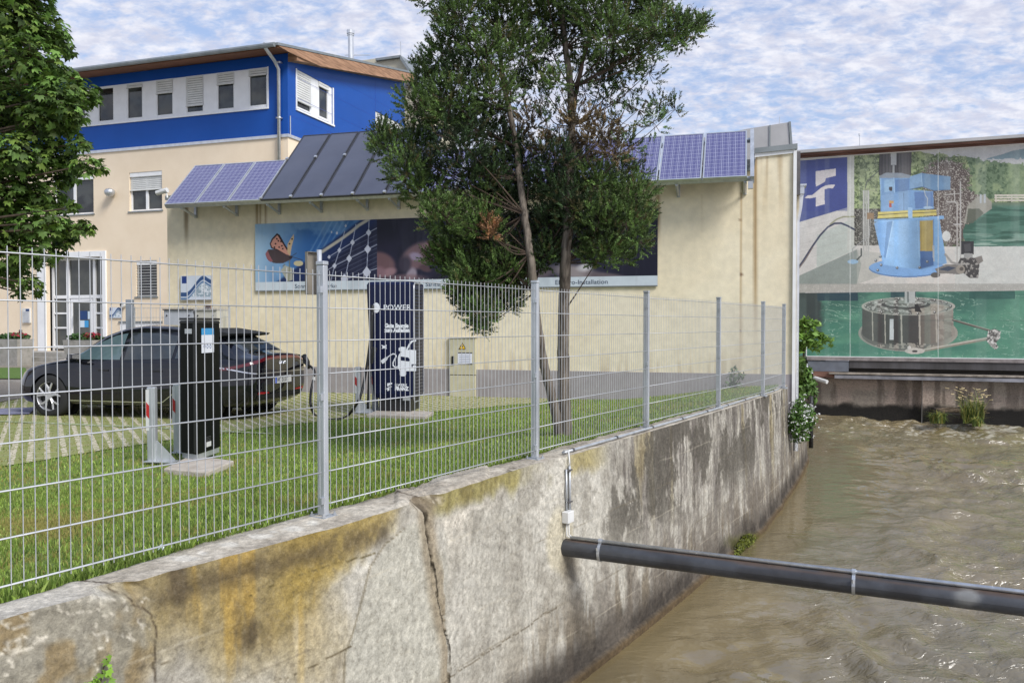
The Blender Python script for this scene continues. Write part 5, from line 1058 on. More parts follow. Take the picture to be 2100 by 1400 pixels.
    c = ln([(1465, 1558), (1600, 1598), (1790, 1652)], 13, (84, 74, 62)); c = ln([(1465, 1552), (1790, 1644)], 4, (170, 160, 140)); c = ln([(1150, 1838), (1440, 1785), (1770, 1725)], 21, (150, 138, 114)); c = ln([(1150, 1832), (1770, 1718)], 6, (206, 198, 178))
    c = blend(c, np.hypot((u - 1120) / 90, (v - 1835) / 28) < 1, (196, 188, 172)); c = blend(c, np.hypot((u - 1120) / 26, (v - 1838) / 10) < 1, (60, 60, 56)); c = blend(c, np.hypot(u - 1070, v - 1805) < 16, (210, 204, 192)); kb = P_([(1780, 1650), (1840, 1635), (1890, 1660), (1885, 1720), (1850, 1760), (1870, 1800), (1845, 1825), (1800, 1790), (1760, 1740)]); c = blend(c, kb, (150, 146, 136)); c = blend(c, kb * (fbm(u / 16, v / 14, 430, 3) > .52), (76, 72, 66), .9); c = blend(c, kb * (fbm(u / 14, v / 14, 431, 3) > .6), (220, 216, 204), .9)
    # panel joints and sheen of the film
    for x_ in (540, 1330): c = blend(c, np.abs(u - x_) < 4, (216, 216, 208), .6)
    c = blend(c, np.abs(v - (1562)) < 3, (40, 60, 56), .3)
    # film sheen bands, soft shading noise, slight fading of the print
    bands = sst(.50, .62, fbm(u / 95, u * 0 + 3, 440, 2)); c = blend(c, bands * sst(1250, 700, v), (205, 206, 196), .16); c = blend(c, bands * sst(1290, 1400, v), (120, 160, 140), .22)
    c = c * (.94 + .12 * fbm(u / 60, v / 50, 441, 5, .65)[..., None]) * (.95 + .10 * fbm(u / 7, v / 7, 442, 2)[..., None])
    cs = cone | cone2; c = np.where(cs[..., None], c * (1.10 - .28 * sst(950, 1160, u) + .10 * sst(1160, 1400, u) - .12 * sst(860, 760, u))[..., None], c)
    g_ = c.mean(-1, keepdims=True); k_ = np.where(v > 1300, .70, .82)[..., None]; return (c * k_ + g_ * (1 - k_)) * .93 + 14
M['mural'] = mat('mural_print', (1, 1, 1), .30, attr=True, c2=(.97, 1.03), ns=1.2, spec=.55)
paint('mural', MUR, MUR.S(1600), MUR.S(2105), mz0, mz1, .006, 720, 600, mural_fn, M['mural'], mural, 1.0)
build(MB().box(MUR, MUR.S(2105), MR, mz0, mz1, -.003, .006), 'mural_side_panel', mat('green_film', S(70, 120, 96), .35, c2=S(140, 160, 120), ns=.7), mural)
# under-structure: ledges, beams, canal end wall
us_ = thing('canal_gate_beams', MUR.p(MUR.S(1900), mz0 - .8), 'dark steel ledges and light rails running under the mural above the water', 'beam')
def MZ(y, o): return MUR.Zat(1900, y, o)
def ubox(name, xa, xb, ya, yb, o0, o1, m):
    z1_, z0_ = MZ(ya, o1), MZ(yb, o1); ub = MUR.S(xb, o1) if xb < 2101 else MR; return build(MB().box(MUR, MUR.S(xa, o1), ub, z0_, z1_, o0, o1), name, m, us_)
ubox('top_ledge', 1655, 3000, 734.5, 741.5, -.2, .30, mat('stained_ledge', S(150, 142, 140), .7, c2=S(110, 104, 102), ns=3))
ubox('dark_girder', 1742, 3000, 742, 757, -.2, .26, mat('weathered_girder', S(92, 90, 92), .6, .2, c2=S(66, 64, 64), ns=1.5, stretch=(1, 1, .3)))
ubox('side_panel', 1657, 1741, 743, 765, -.2, .27, mat('slate_panel', S(112, 118, 128), .6, c2=S(96, 100, 108), ns=2))
ubox('gap_shade_strip', 1700, 3000, 757.3, 768, -.2, .10, mat('gap_shade_dark', S(52, 48, 44), .8, c2=S(36, 34, 32), ns=3))  # dark strip standing in for the shaded gap between girder and rails
ubox('upper_rail', 1700, 3000, 767, 770.5, .0, .52, mat('rail_steel', S(170, 160, 148), .6, .2, c2=S(120, 112, 102), ns=4))
ubox('lower_rail', 1712, 3000, 772.5, 779.5, -.1, .50, mat('rail_galvanised', S(150, 150, 156), .55, .3, c2=S(112, 112, 116), ns=2))
ubox('rusty_bracket', 1668, 1712, 766, 778, -.1, .40, M['rust'])
build(MB().tube([MUR.p(MUR.S(1663, .4), MZ(777, .4), .4), MUR.p(MUR.S(1697, .8), MUR.Zat(1697, 783, .8), .8)], .07, 12), 'drain_pipe', M['pale'], us_, smooth=False)
ew = thing('canal_end_wall', MUR.p(MUR.S(1880), ZW), 'low dirty concrete wall at the waterline under the mural with one pillar', 'retaining wall')
def endcol(X, Y, U_, Z_):
    c = np.empty(X.shape + (3,)); c[:] = (140, 130, 116); n = fbm(U_ * 1.2, Z_ * 1.4, 501, 5); c = blend(c, sst(.4, .62, n), (156, 140, 126), .9); c = blend(c, sst(.5, .66, fbm(U_ * 5, Z_ * .7, 502, 4)), (98, 88, 78), .7)
    hb = Z_ - ZW + (fbm(U_ * 2.4, Z_ * 2, 503, 4) - .5) * .35; c = blend(c, sst(.46, .26, hb), (30, 28, 24), .95); c = blend(c, sst(1.15, 1.6, Z_ - ZW + (n - .5) * .4), (66, 58, 54), .75)  # black foot at the waterline; top darkening paints the shade below the ledges
    return c
paint('wall_face', MUR, MUR.S(1610), MR, ZW - .3, MZ(770, 0), 0.0, 300, 60, endcol, M['wallvc'], ew, 1.0)
pl = Frame(MUR.p(0, 0, .25), -20.5)
a, b = pl.S(1893), pl.S(1961); paint('pillar', pl, a, b, ZW - .3, pl.Zat(1920, 781), 0, 50, 50, endcol, M['wallvc'], ew, 1.15)
mb = MB(); mb.box(MUR, a + .0, a + .01, ZW - .3, pl.Zat(1920, 781), 0, .249); mb.box(MUR, b - .01, b, ZW - .3, pl.Zat(1920, 781), 0, .249); build(mb, 'pillar_side', M['concrete'], ew)
# stub of masonry with debris in the water
pr = aty(1965, 862, 25.6); FP = Frame(pr, -20.5)
pier = thing('water_pier', FP.p(0, ZW), 'dark mossy concrete block in the water below the pillar, topped with twigs', 'pier')
x0, x1 = FP.S(1932), FP.S(2008); zt_ = FP.Zat(1970, 848)
m_ = MB(); m_.hull8([FP.p(x0 - .05, ZW - .3, 0), FP.p(x1 + .05, ZW - .3, 0), FP.p(x1 + .05, ZW - .3, -2.2), FP.p(x0 - .05, ZW - .3, -2.2), FP.p(x0, zt_, -.05), FP.p(x1, zt_, -.05), FP.p(x1, zt_, -2.2), FP.p(x0, zt_, -2.2)])
build(m_, 'block', mat('wet_concrete', S(58, 52, 44), .6, c2=S(34, 32, 28), ns=5, bump=.02, bs=12), pier, bevel=.03)
m_ = MB(); r = random.Random(4)
for i in range(46):
    x = r.uniform(x0, x1); o = r.uniform(-1.2, -.05); an = r.uniform(-.5, .5); l_ = r.uniform(.15, .5); m_.tube([FP.p(x, zt_ + .02, o), FP.p(x + l_ * math.cos(an), zt_ + r.uniform(.03, .12), o + l_ * math.sin(an))], .012, 4)
build(m_, 'twigs', mat('driftwood', S(120, 104, 84), .9, c2=S(80, 68, 54), ns=9), pier, kind='stuff')

# ================================================================== pipe across the canal
P0 = None; best = 1e9
for t_ in np.linspace(4, 8, 400):
    for h_ in (.80,):
        p = fromtr(t_, float(rT(t_) + (rF(t_) - rT(t_)) * h_ / 1.5), -h_); x, y = proj(p)
        if abs(x - 1160) < best: best = abs(x - 1160); P0 = p
hz = P0[2]
d0 = ray(1165, 1122); d0 = C0 + d0 * (P0[1] / d0[1]); P0 = np.array([d0[0], P0[1], d0[2]])
k_ = (P0[2] - CAMZ); P1 = atz(2100, 1240, P0[2]); dirp = (P1 - P0); dirp /= np.linalg.norm(dirp)
print('pipe', P0, P1)
PA = P0 - dirp * .35; PB = P0 + dirp * 9.0
rad = .077
pip = thing('canal_pipe', P0, 'thick dark steel pipe with thin conduit strapped on top, crossing the canal', 'pipe')
def pipecol():
    n_ = 400; k2 = 28; Pp = np.zeros((n_, k2 + 1, 3)); cc = np.zeros((n_, k2 + 1, 3)); up = np.cross(dirp, [0, 0, 1]); up /= np.linalg.norm(up); vv = np.cross(up, dirp)
    for i in range(n_):
        s_ = i / (n_ - 1); c_ = PA + (PB - PA) * s_
        for j in range(k2 + 1):
            a = 2 * math.pi * j / k2; Pp[i, j] = c_ + rad * (math.cos(a) * up + math.sin(a) * vv)
    ss, jj = np.meshgrid(np.linspace(0, 9.35, n_), np.arange(k2 + 1), indexing='ij'); ang = np.sin(2 * np.pi * jj / k2)
    c = np.empty(ss.shape + (3,)); c[:] = (78, 80, 84); n = fbm(ss * 3, np.cos(2 * np.pi * jj / k2) * 2 + 5, 601, 4); c = blend(c, sst(.45, .65, n), (62, 62, 64), .8)
    c = blend(c, sst(.55, .85, ang) * sst(.4, .6, fbm(ss * 2, jj * .3, 602, 3)), (104, 84, 70), .7)
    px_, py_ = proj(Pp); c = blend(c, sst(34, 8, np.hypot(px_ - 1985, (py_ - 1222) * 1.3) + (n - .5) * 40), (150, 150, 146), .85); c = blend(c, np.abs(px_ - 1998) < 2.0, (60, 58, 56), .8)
    return grid_obj('pipe_body', Pp, M['pipe'], pip, lin(c) * .85)
M['pipe'] = mat('pipe_steel', (1, 1, 1), .38, .15, attr=True, c2=(.9, 1.1), ns=12, bump=.0012, bs=60)
pipecol()
upv = np.array([0, 0, 1.0]); sid = np.cross(dirp, upv); sid /= np.linalg.norm(sid); sid = -sid if sid[1] > 0 else sid
cen_c = lambda s_: P0 + dirp * s_ + upv * (rad + .016) + sid * .012
build(MB().tube([cen_c(.03), cen_c(9.0)], .0165, 12), 'conduit', M['galv'], pip, smooth=True)
for x in (1232, 1751, 2300):
    dd = [proj(P0 + dirp * s_)[0] for s_ in np.linspace(0, 8, 400)]; s_ = float(np.interp(x, dd, np.linspace(0, 8, 400))); c = P0 + dirp * s_
    ring = MB(); pts = [c + (rad + .004) * (math.cos(a) * sid + math.sin(a) * upv) for a in np.linspace(0, 2 * math.pi, 25)]
    for a, b in zip(np.linspace(0, 2 * math.pi, 25)[:-1], np.linspace(0, 2 * math.pi, 25)[1:]):
        q = [c + w_ * dirp + rr * (math.cos(x_) * sid + math.sin(x_) * upv) for x_ in (a, b) for rr in (rad + .001, rad + .006) for w_ in (-.012, .012)]
        ring.add(q, [(0, 1, 3, 2), (4, 6, 7, 5), (2, 3, 7, 6), (0, 4, 5, 1), (0, 2, 6, 4), (1, 5, 7, 3)])
    ring.tube([c + upv * (rad + .016) + sid * .012 - dirp * .014, c + upv * (rad + .016) + sid * .012 + dirp * .014], .023, 12)
    ring.tube([c + sid * (rad + .012) + upv * .03, c + sid * (rad + .012) + upv * .055], .012, 6)
    build(ring, 'pipe_clamp', M['galv'], pip, smooth=False)

# wall conduit down to the pipe, with junction box
def wallpt(px_t, h, out=0.0):
    """point on the battered wall face seen at column px for height h below the top"""
    ts_ = np.linspace(3, 19, 900); q = [fromtr(t, float(rT(t) + (rF(t) - rT(t)) * h / 2.05) + out, -h) for t in ts_]; xs_ = [proj(p)[0] for p in q]; i = int(np.argmin(np.abs(np.array(xs_) - px_t))); return q[i]
jc = thing('junction_box', wallpt(1166, .38), 'small white junction box on the canal wall with conduit above and loose cables below', 'junction box')
def wy(px_, y_, out): 
    hs = np.linspace(0, 1.6, 200); q = [wallpt(px_, h_, out) for h_ in hs[::8]]; ys_ = [proj(p)[1] for p in q]; h_ = float(np.interp(y_, ys_, hs[::8])); return wallpt(px_, h_, out)
FX = Frame((0, 0), math.degrees(math.atan2(FD[1], FD[0])))
bc = wy(1166, 1059, .035); bb = MB()
W3 = lambda a, o_, z: bc + FD * a + FR * o_ + np.array([0, 0, z])
bb.hull8([W3(-.055, -.035, -.05), W3(.055, -.035, -.05), W3(.055, .03, -.05), W3(-.055, .03, -.05), W3(-.055, -.035, .05), W3(.055, -.035, .05), W3(.055, .03, .05), W3(-.055, .03, .05)]); build(bb, 'box', M['pale'], jc, bevel=.006)
q1, q2 = wy(1162, 962, .02), wy(1163, 1046, .02); q3, q4 = wy(1168, 955, .02), wy(1168, 1046, .02)
build(MB().tube([q1, q2], .009, 8).tube([q3, q4], .011, 8), 'conduit', M['galvpost'], jc, smooth=True)
cl_ = MB()
for y_ in (963, 1028):
    c = wy(1165, y_, .012); cl_.hull8([c + FD * a + FR * o_ + np.array([0, 0, z]) for z in (-.006, .006) for a, o_ in ((-.035, -.02), (.035, -.02), (.035, .03), (-.035, .03))])
build(cl_, 'conduit_clip', M['darksteel'], jc)
topc = fromtr(tr(q3)[0] + .02, float(rT(tr(q3)[0])) - .05, .03)
cb = MB(); cb.tube([topc + np.array([0, 0, .01]), topc + FR * .05 + np.array([0, 0, .015]), q3 + np.array([0, 0, .03]) + FR * .0, q3], .007, 6)
cb.tube([q2 + np.array([0, 0, -.10]) , wy(1162, 1085, .03), wy(1163, 1097, .05), cen_c(.02) + np.array([0, 0, -.0]), cen_c(.06)], .006, 6); build(cb, 'cable', M['pale'], jc, smooth=True); cb = MB(); cb.tube([wy(1167, 1072, .03), wy(1167, 1095, .04), cen_c(.05)], .006, 6)
build(cb, 'cable', M['pale'], jc, smooth=True)
# grey tube lying along the coping
tb = thing('coping_conduit', topc, 'light grey plastic tube clipped along the top edge of the canal wall', 'conduit')
t0_ = tr(topc)[0]; pts = [fromtr(t, float(rT(t)) - .055 - .0 * t, .022) for t in np.linspace(t0_, TC - .3, 30)]
build(MB().tube(pts, .014, 10), 'tube', M['galvpost'], tb, smooth=True)
for t in np.arange(t0_ + .18, TC - .4, .95):
    c = fromtr(t, float(rT(t)) - .055, .022); cc = MB()
    for a in range(10):
        a0, a1 = math.pi * a / 10 * 1.2 - .3, math.pi * (a + 1) / 10 * 1.2 - .3
        q = [c + FD * w_ + rr * (math.cos(x_) * FR + math.sin(x_) * upv) for x_ in (a0, a1) for rr in (.0155, .021) for w_ in (-.012, .012)]; cc.add(q, [(0, 1, 3, 2), (4, 6, 7, 5), (2, 3, 7, 6), (0, 4, 5, 1), (0, 2, 6, 4), (1, 5, 7, 3)])
    build(cc, 'clip', M['darksteel'], tb)

# ================================================================== mesh fence
fence = thing('mesh_fence', fromtr(8, float(rT(8)) - .2, 0), 'galvanised wire mesh fence on posts bolted along the canal wall', 'fence')
posts_px = [(663, 1058), (1097, 940), (1325, 877), (1473, 838), (1564, 812), (1607, 796)]
PP = [atz(x, y, 0.0)[:2] for x, y in posts_px]
left = PP[0] - (PP[1] - PP[0]) / np.linalg.norm(PP[1] - PP[0]) * 2.52; left2 = left - (PP[1] - PP[0]) / np.linalg.norm(PP[1] - PP[0]) * 2.52
edge0 = atz(0, 1222, 0)[:2]
PP = [left2 * 1.0, left] + PP
print('posts', [tuple(np.round(p, 2)) for p in PP], 'dists', [round(float(np.linalg.norm(PP[i + 1] - PP[i])), 2) for i in range(len(PP) - 1)])
ang = math.degrees(math.atan2(FD[1], FD[0]))
for i, p in enumerate(PP):
    d = (PP[min(i + 1, len(PP) - 1)] - PP[max(i - 1, 0)]); d = np.append(d / np.linalg.norm(d), 0); n_ = np.array([d[1], -d[0], 0]); c = np.array([p[0], p[1], 0])
    def ob(mb, a0, a1, o0, o1, z0, z1): mb.hull8([c + d * a + n_ * o + np.array([0, 0, z]) for z in (z0, z1) for a, o in ((a0, o0), (a1, o0), (a1, o1), (a0, o1))])
    mb = MB(); ob(mb, -.020, .020, -.030, .030, .006, 1.505); po = build(mb, 'post', M['galvpost'], fence, bevel=.006)
    mb = MB(); ob(mb, -.022, .022, -.032, .032, 1.506, 1.53); build(mb, 'post_cap', M['galvpost'], po, bevel=.004)
    mb = MB(); ob(mb, -.06, .06, -.065, .065, -.004, .005); build(mb, 'base_plate', M['galvpost'], po)
    for a, o in ((-.045, -.05), (.045, .05), (-.045, .05), (.045, -.05)):
        b = c + d * a + n_ * o; mb = MB().tube([b + np.array([0, 0, .006]), b + np.array([0, 0, .016])], .011, 6).tube([b + np.array([0, 0, .016]), b + np.array([0, 0, .030])], .006, 6); build(mb, 'bolt', M['galv'], po)
    for z in (.10, .72, 1.36):
        mb = MB(); ob(mb, -.045, -.020, .006, .032, z - .02, z + .02); build(mb, 'mesh_clamp', M['galv'], po)
for i in range(len(PP) - 1):
    a = np.append(PP[i], 0); b = np.append(PP[i + 1], 0); d = b - a; Lp = np.linalg.norm(d); d /= Lp; n_ = np.array([d[1], -d[0], 0])
    mb = MB(); q0_, q1_ = .033, Lp - .033; n_w = int(round((q1_ - q0_ - .02) / .05)); 
    for k in range(n_w + 1):
        s_ = q0_ + .01 + (q1_ - q0_ - .02) * k / n_w; p = a + d * s_ + n_ * .018; mb.tube([p + np.array([0, 0, .055]), p + np.array([0, 0, 1.475])], .0023, 5, cap=False)
    for k in range(8):
        z = .075 + 1.372 * k / 7
        for o in (.0135, .0225):
            mb.tube([a + d * q0_ + n_ * o + np.array([0, 0, z]), a + d * q1_ + n_ * o + np.array([0, 0, z])], .0030, 6)
    build(mb, 'mesh_panel', M['wire'], fence, smooth=True)
# metal sign seen from behind, standing behind the first post
FSg = Frame(aty(648, 800, 5.25), 0)
sg = thing('sign_back', FSg.p(0, 0), 'narrow folded metal sign seen from behind, fixed to the nearest fence post', 'sign')
c = aty(640, 560, 5.05); FS_ = Frame((c[0], c[1]), 52)
z1_, z0_ = FS_.Zat(640, 517), FS_.Zat(640, 604)
M['signback'] = mat('sign_back_metal', S(150, 143, 130), .5, .3, c2=S(128, 120, 108), ns=4)
m_ = MB(); m_.box(FS_, -.05, .05, z0_, z1_, -.004, .0); m_.box(FS_, -.05, -.047, z0_, z1_, .0, .02); m_.box(FS_, .047, .05, z0_, z1_, .0, .02); m_.box(FS_, -.05, .05, z1_ - .003, z1_, .0, .02); m_.box(FS_, -.05, .05, z0_, z0_ + .003, .0, .02); build(m_, 'plate', M['signback'], sg)
FSb = Frame((PP[2][0], PP[2][1]), ang)
m_ = MB(); c_ = aty(655, 560, 5.03); m_.tube([np.array([c_[0], c_[1], .9]), np.array([c_[0], c_[1], z1_ + .012])], .016, 8); build(m_, 'sign_tube', M['galvpost'], sg, smooth=True)
# ================================================================== car
GC = -.41
def interp_tab(tab, x):
    xs = [r_[0] for r_ in tab]; return [float(np.interp(x, xs, [r_[k] for r_ in tab])) for k in range(1, len(tab[0]))]
# x, zbot, ylow, ymid, zmid, ybelt, zbelt, ytop, ztop
CT = [(-2.36, .42, .62, .74, .60, .72, .88, .60, 1.02), (-2.33, .34, .72, .84, .60, .80, .93, .66, 1.075), (-2.24, .28, .80, .89, .62, .85, .97, .67, 1.09), (-2.05, .22, .86, .92, .62, .885, .985, .66, 1.13), (-1.75, .20, .90, .94, .62, .90, .985, .60, 1.30), (-1.45, .19, .91, .945, .62, .90, .975, .585, 1.43),
      (-1.1, .19, .91, .94, .62, .89, .96, .575, 1.50), (-.6, .19, .91, .935, .60, .88, .95, .585, 1.55), (-.1, .19, .91, .935, .58, .88, .945, .60, 1.56), (.25, .19, .91, .935, .58, .88, .94, .60, 1.52), (.6, .19, .91, .935, .58, .885, .94, .60, 1.41), (.95, .19, .91, .935, .58, .89, .94, .62, 1.21), (1.2, .19, .91, .94, .60, .90, .93, .68, 1.045),
      (1.45, .19, .91, .945, .62, .90, .91, .66, 1.0), (1.75, .19, .90, .935, .62, .87, .86, .62, .945), (2.0, .20, .84, .89, .60, .82, .80, .58, .87), (2.18, .23, .74, .80, .56, .73, .72, .52, .77), (2.29, .30, .56, .64, .52, .58, .62, .42, .66), (2.325, .38, .42, .50, .50, .46, .56, .34, .58)]
def car_body():
    xs = np.array(sorted(set([r_[0] for r_ in CT]) | set(np.round(np.linspace(-2.2, 2.1, 30), 3)))); rows = []
    for x in xs:
        zb, yl, ym, zm, yb, zt, yt, zz_ = interp_tab(CT, x)
        half = [(0, zb), (yl * .7, zb), (yl, zb + .05), (ym * .995, zb + .16), (ym, zm), (yb + .015, (zm + zt) / 2 + .02), (yb, zt - .02), (yb - .03, zt + .02), ((yb + yt) / 2 - .01, (zt + zz_) / 2 + .0), (yt, zz_ - .055), (yt * .88, zz_ - .018), (yt * .5, zz_), (0, zz_ + .008)]
        ring = [(x, y, z) for y, z in half] + [(x, -y, z) for y, z in half[-2:0:-1]]; rows.append(ring)
    n = len(rows[0]); V = [p for r_ in rows for p in r_]; Fc = [(i * n + j, i * n + (j + 1) % n, (i + 1) * n + (j + 1) % n, (i + 1) * n + j) for i in range(len(rows) - 1) for j in range(n)]
    Fc += [tuple(range(n - 1, -1, -1)), tuple((len(rows) - 1) * n + j for j in range(n))]
    return V, Fc
V, Fc = car_body()
me = D.meshes.new('tmp'); me.from_pydata(V, [], Fc); ob_ = D.objects.new('tmp', me); SC.collection.objects.link(ob_)
m1 = ob_.modifiers.new('s', 'SUBSURF'); m1.levels = 1; m1.render_levels = 1
cuts = []
for x in (1.45, -1.45):
    mbc = MB()
    for sgn in (1, -1):
        n = 40; vs = [(x + .385 * math.cos(2 * math.pi * j / n), sgn * y, .365 + .385 * math.sin(2 * math.pi * j / n)) for y in (.62, 1.1) for j in range(n)]
        f_ = [tuple(range(n)), tuple(range(2 * n - 1, n - 1, -1))] + [(j, n + j, n + (j + 1) % n, (j + 1) % n) for j in range(n)]
        if sgn > 0: f_ = [tuple(reversed(q)) for q in f_]
        mbc.add(vs, f_)
    mc = D.meshes.new('cut'); mc.from_pydata(mbc.v, [], mbc.f); mc.update(); 
    import bmesh as _bm
    b_ = _bm.new(); b_.from_mesh(mc); _bm.ops.recalc_face_normals(b_, faces=b_.faces); b_.to_mesh(mc); b_.free()
    co = D.objects.new('cut', mc); SC.collection.objects.link(co); cuts.append(co); bo = ob_.modifiers.new('b', 'BOOLEAN'); bo.operation = 'DIFFERENCE'; bo.object = co; bo.solver = 'EXACT'
b_ = _bm.new(); b_.from_mesh(me); _bm.ops.recalc_face_normals(b_, faces=b_.faces); b_.to_mesh(me); b_.free()
bpy.context.view_layer.update(); dg = bpy.context.evaluated_depsgraph_get(); cm_ = D.meshes.new_from_object(ob_.evaluated_get(dg)); 
for co in cuts: D.objects.remove(co)
D.objects.remove(ob_)
bvh = BVHTree.FromPolygons([v.co.copy() for v in cm_.vertices], [tuple(p.vertices) for p in cm_.polygons])
M['carpaint'] = mat('black_car_paint', (.004, .004, .006), .12, spec=.3, coat=.8, c2=(.006, .006, .009), ns=1.5); M['carglass'] = mat('car_glass', (.018, .022, .026), .04, spec=.9, c2=(.05, .06, .065), ns=1.2); M['sideglass'] = mat('car_side_glass', (.07, .11, .12), .05, spec=.9, c2=(.11, .16, .17), ns=2.0)
M['tail'] = mat('tail_light', (.11, .006, .010), .15, coat=1); M['chrome'] = mat('satin_chrome', (.75, .75, .77), .2, 1.0); M['tyre'] = mat('tyre', (.02, .02, .02), .85, bump=.002, bs=60); M['rim'] = mat('alloy_rim', (.62, .62, .64), .3, .7); M['carblack'] = mat('dull_black_trim', (.012, .012, .012), .6)
car = thing('parked_car', (0, 0, 0), 'black electric crossover parked side-on with its charging flap open at the rear', 'car')
cm_.materials.clear(); cm_.materials.append(M['carpaint']); cm_.polygons.foreach_set('use_smooth', [True] * len(cm_.polygons))
try: cm_.set_sharp_from_angle(angle=R(38))
except Exception: pass
body = D.objects.new('body', cm_); SC.collection.objects.link(body); body.parent = car; WL[body] = np.zeros(3)
def rc(o, d, off=.004):
    h = bvh.ray_cast(Vector(o), Vector(d)); return None if h[0] is None else np.array(h[0]) + np.array(h[1]) * off * (1 if np.dot(h[1], d) < 0 else -1)
def patch(name, pts2, o_fn, d, mt, nu=30, nv=6, off=.005, parent=car, **kw):
    """ruled patch between two edge curves, projected onto the body; pts2(u)->(a,b)"""
    G = np.zeros((nu, nv, 3)); ok = True
    for i in range(nu):
        a, b = pts2(i / (nu - 1))
        for j in range(nv):
            q = [a[k] + (b[k] - a[k]) * j / (nv - 1) for k in range(len(a))]; h = rc(o_fn(q), d, off)
            if h is None: h = G[i, j - 1] if j else (G[i - 1, j] if i else np.array(o_fn(q)))
            G[i, j] = h
    o = grid_obj(name, G, mt, parent); return o
def curve(pts): xs = [p[0] for p in pts]; zs = [p[1] for p in pts]; return lambda x: float(np.interp(x, xs, zs))
for sgn in (1, -1):
    wt_ = curve([(-1.62, 1.16), (-1.3, 1.27), (-1.0, 1.36), (-.5, 1.42), (.05, 1.43), (.35, 1.38), (.75, 1.22), (1.08, 1.03)]); wb_ = curve([(-1.62, 1.06), (-1.2, 1.02), (0, .985), (1.08, .985)])
    for nm, xa, xb, mt_ in (('front_side_window', .12, 1.04, 'sideglass'), ('rear_side_window', -.86, .04, 'carglass'), ('quarter_window', -1.58, -.92, 'carglass')):
        patch(nm, lambda u, xa=xa, xb=xb: ((xa + (xb - xa) * u, wb_(xa + (xb - xa) * u)), (xa + (xb - xa) * u, wt_(xa + (xb - xa) * u))), lambda q, s_=sgn: (q[0], 2.0 * s_, q[1]), (0, -sgn, 0), M[mt_])
    patch('sill_trim', lambda u: ((-1.02 + 2.05 * u, .30 if u > .14 else .30 + (.14 - u) * 1.4), (-1.02 + 2.05 * u, .315 if u > .14 else .315 + (.14 - u) * 1.4)), lambda q, s_=sgn: (q[0], 2.0 * s_, q[1]), (0, -sgn, 0), M['chrome'], 40, 3, .006)
    for x in (.30, -.72): patch('door_handle', lambda u, x=x: ((x + .19 * u, .80 + .0), (x + .19 * u, .825)), lambda q, s_=sgn: (q[0], 2.0 * s_, q[1]), (0, -sgn, 0), M['carblack'], 8, 3, .012)
    for x in (.08, -.88, 1.08): patch('door_gap', lambda u, x=x: ((x - .004, .34 + .62 * u), (x + .004, .34 + .62 * u)), lambda q, s_=sgn: (q[0], 2.0 * s_, q[1]), (0, -sgn, 0), M['carblack'], 12, 2, .001)
patch('windscreen', lambda u: ((1.14, -.60 + 1.2 * u), (.36, -.54 + 1.08 * u)), lambda q: (q[0], q[1], 3), (0, 0, -1), M['carglass'], 16, 12)
patch('rear_window', lambda u: ((-2.02, -.58 + 1.16 * u), (-1.30, -.50 + 1.0 * u)), lambda q: (q[0], q[1], 3), (0, 0, -1), M['carglass'], 16, 12)
# spoiler over the rear window
mb = MB(); mb.hull8([(-1.74, -.60, 1.385), (-1.74, .60, 1.385), (-1.20, .60, 1.34), (-1.20, -.60, 1.34), (-1.79, -.60, 1.42), (-1.79, .60, 1.42), (-1.15, .585, 1.51), (-1.15, -.585, 1.51)]); build(mb, 'roof_spoiler', M['carblack'], car, bevel=.01)
mb = MB(); mb.hull8([(-.98, -.012, 1.48), (-.98, .012, 1.48), (-.70, .012, 1.50), (-.70, -.012, 1.50), (-.96, -.006, 1.60), (-.96, .006, 1.60), (-.86, .006, 1.56), (-.86, -.006, 1.56)]); build(mb, 'roof_antenna', M['carpaint'], car)
# tail light ridge all round the rear, then chrome line
def rear_pts(za, zb_, k0=-1.0, k1=1.0, n=60, off=.006, name='tail_light', mt='tail', zf=None):
    G = np.zeros((n, 4, 3))
    for i in range(n):
        a = R(90) * (k0 + (k1 - k0) * i / (n - 1)); dx, dy = math.cos(a), math.sin(a)
        for j in range(4):
            z0_, z1_ = za(abs(a)), zb_(abs(a)); z = z0_ + (z1_ - z0_) * j / 3
            o = (-1.45 - dx * 3, dy * 3, z); h = rc(o, (dx / 1., -dy, 0), off); G[i, j] = h if h is not None else G[i - 1, j]
    return grid_obj(name, G, M[mt], car)
up_z = lambda a: 1.035 - .17 * sst(.35, 1.25, a) ; rear_pts(lambda a: up_z(a) - .035, lambda a: up_z(a) + .012, -.93, .93, 90, .010)
rear_pts(lambda a: .775 + .09 * sst(.62, 1.25, a), lambda a: .79 + .10 * sst(.62, 1.25, a), -.86, .86, 90, .010, 'chrome_line', 'chrome')
for s_ in (1, -1): patch('rear_reflector', lambda u, s_=s_: ((s_ * (.42 + .30 * u), .455), (s_ * (.42 + .30 * u), .475 + .02 * u)), lambda q: (-3.2, q[0], q[1]), (1, 0, 0), mat('red_reflector', (.35, .01, .015), .2), 14, 3, .012)
patch('lower_bumper', lambda u: ((-.72 + 1.44 * u, .44), (-.72 + 1.44 * u, .36)), lambda q: (-3.2, q[0], q[1]), (1, 0, 0), M['carblack'], 20, 3, .008)
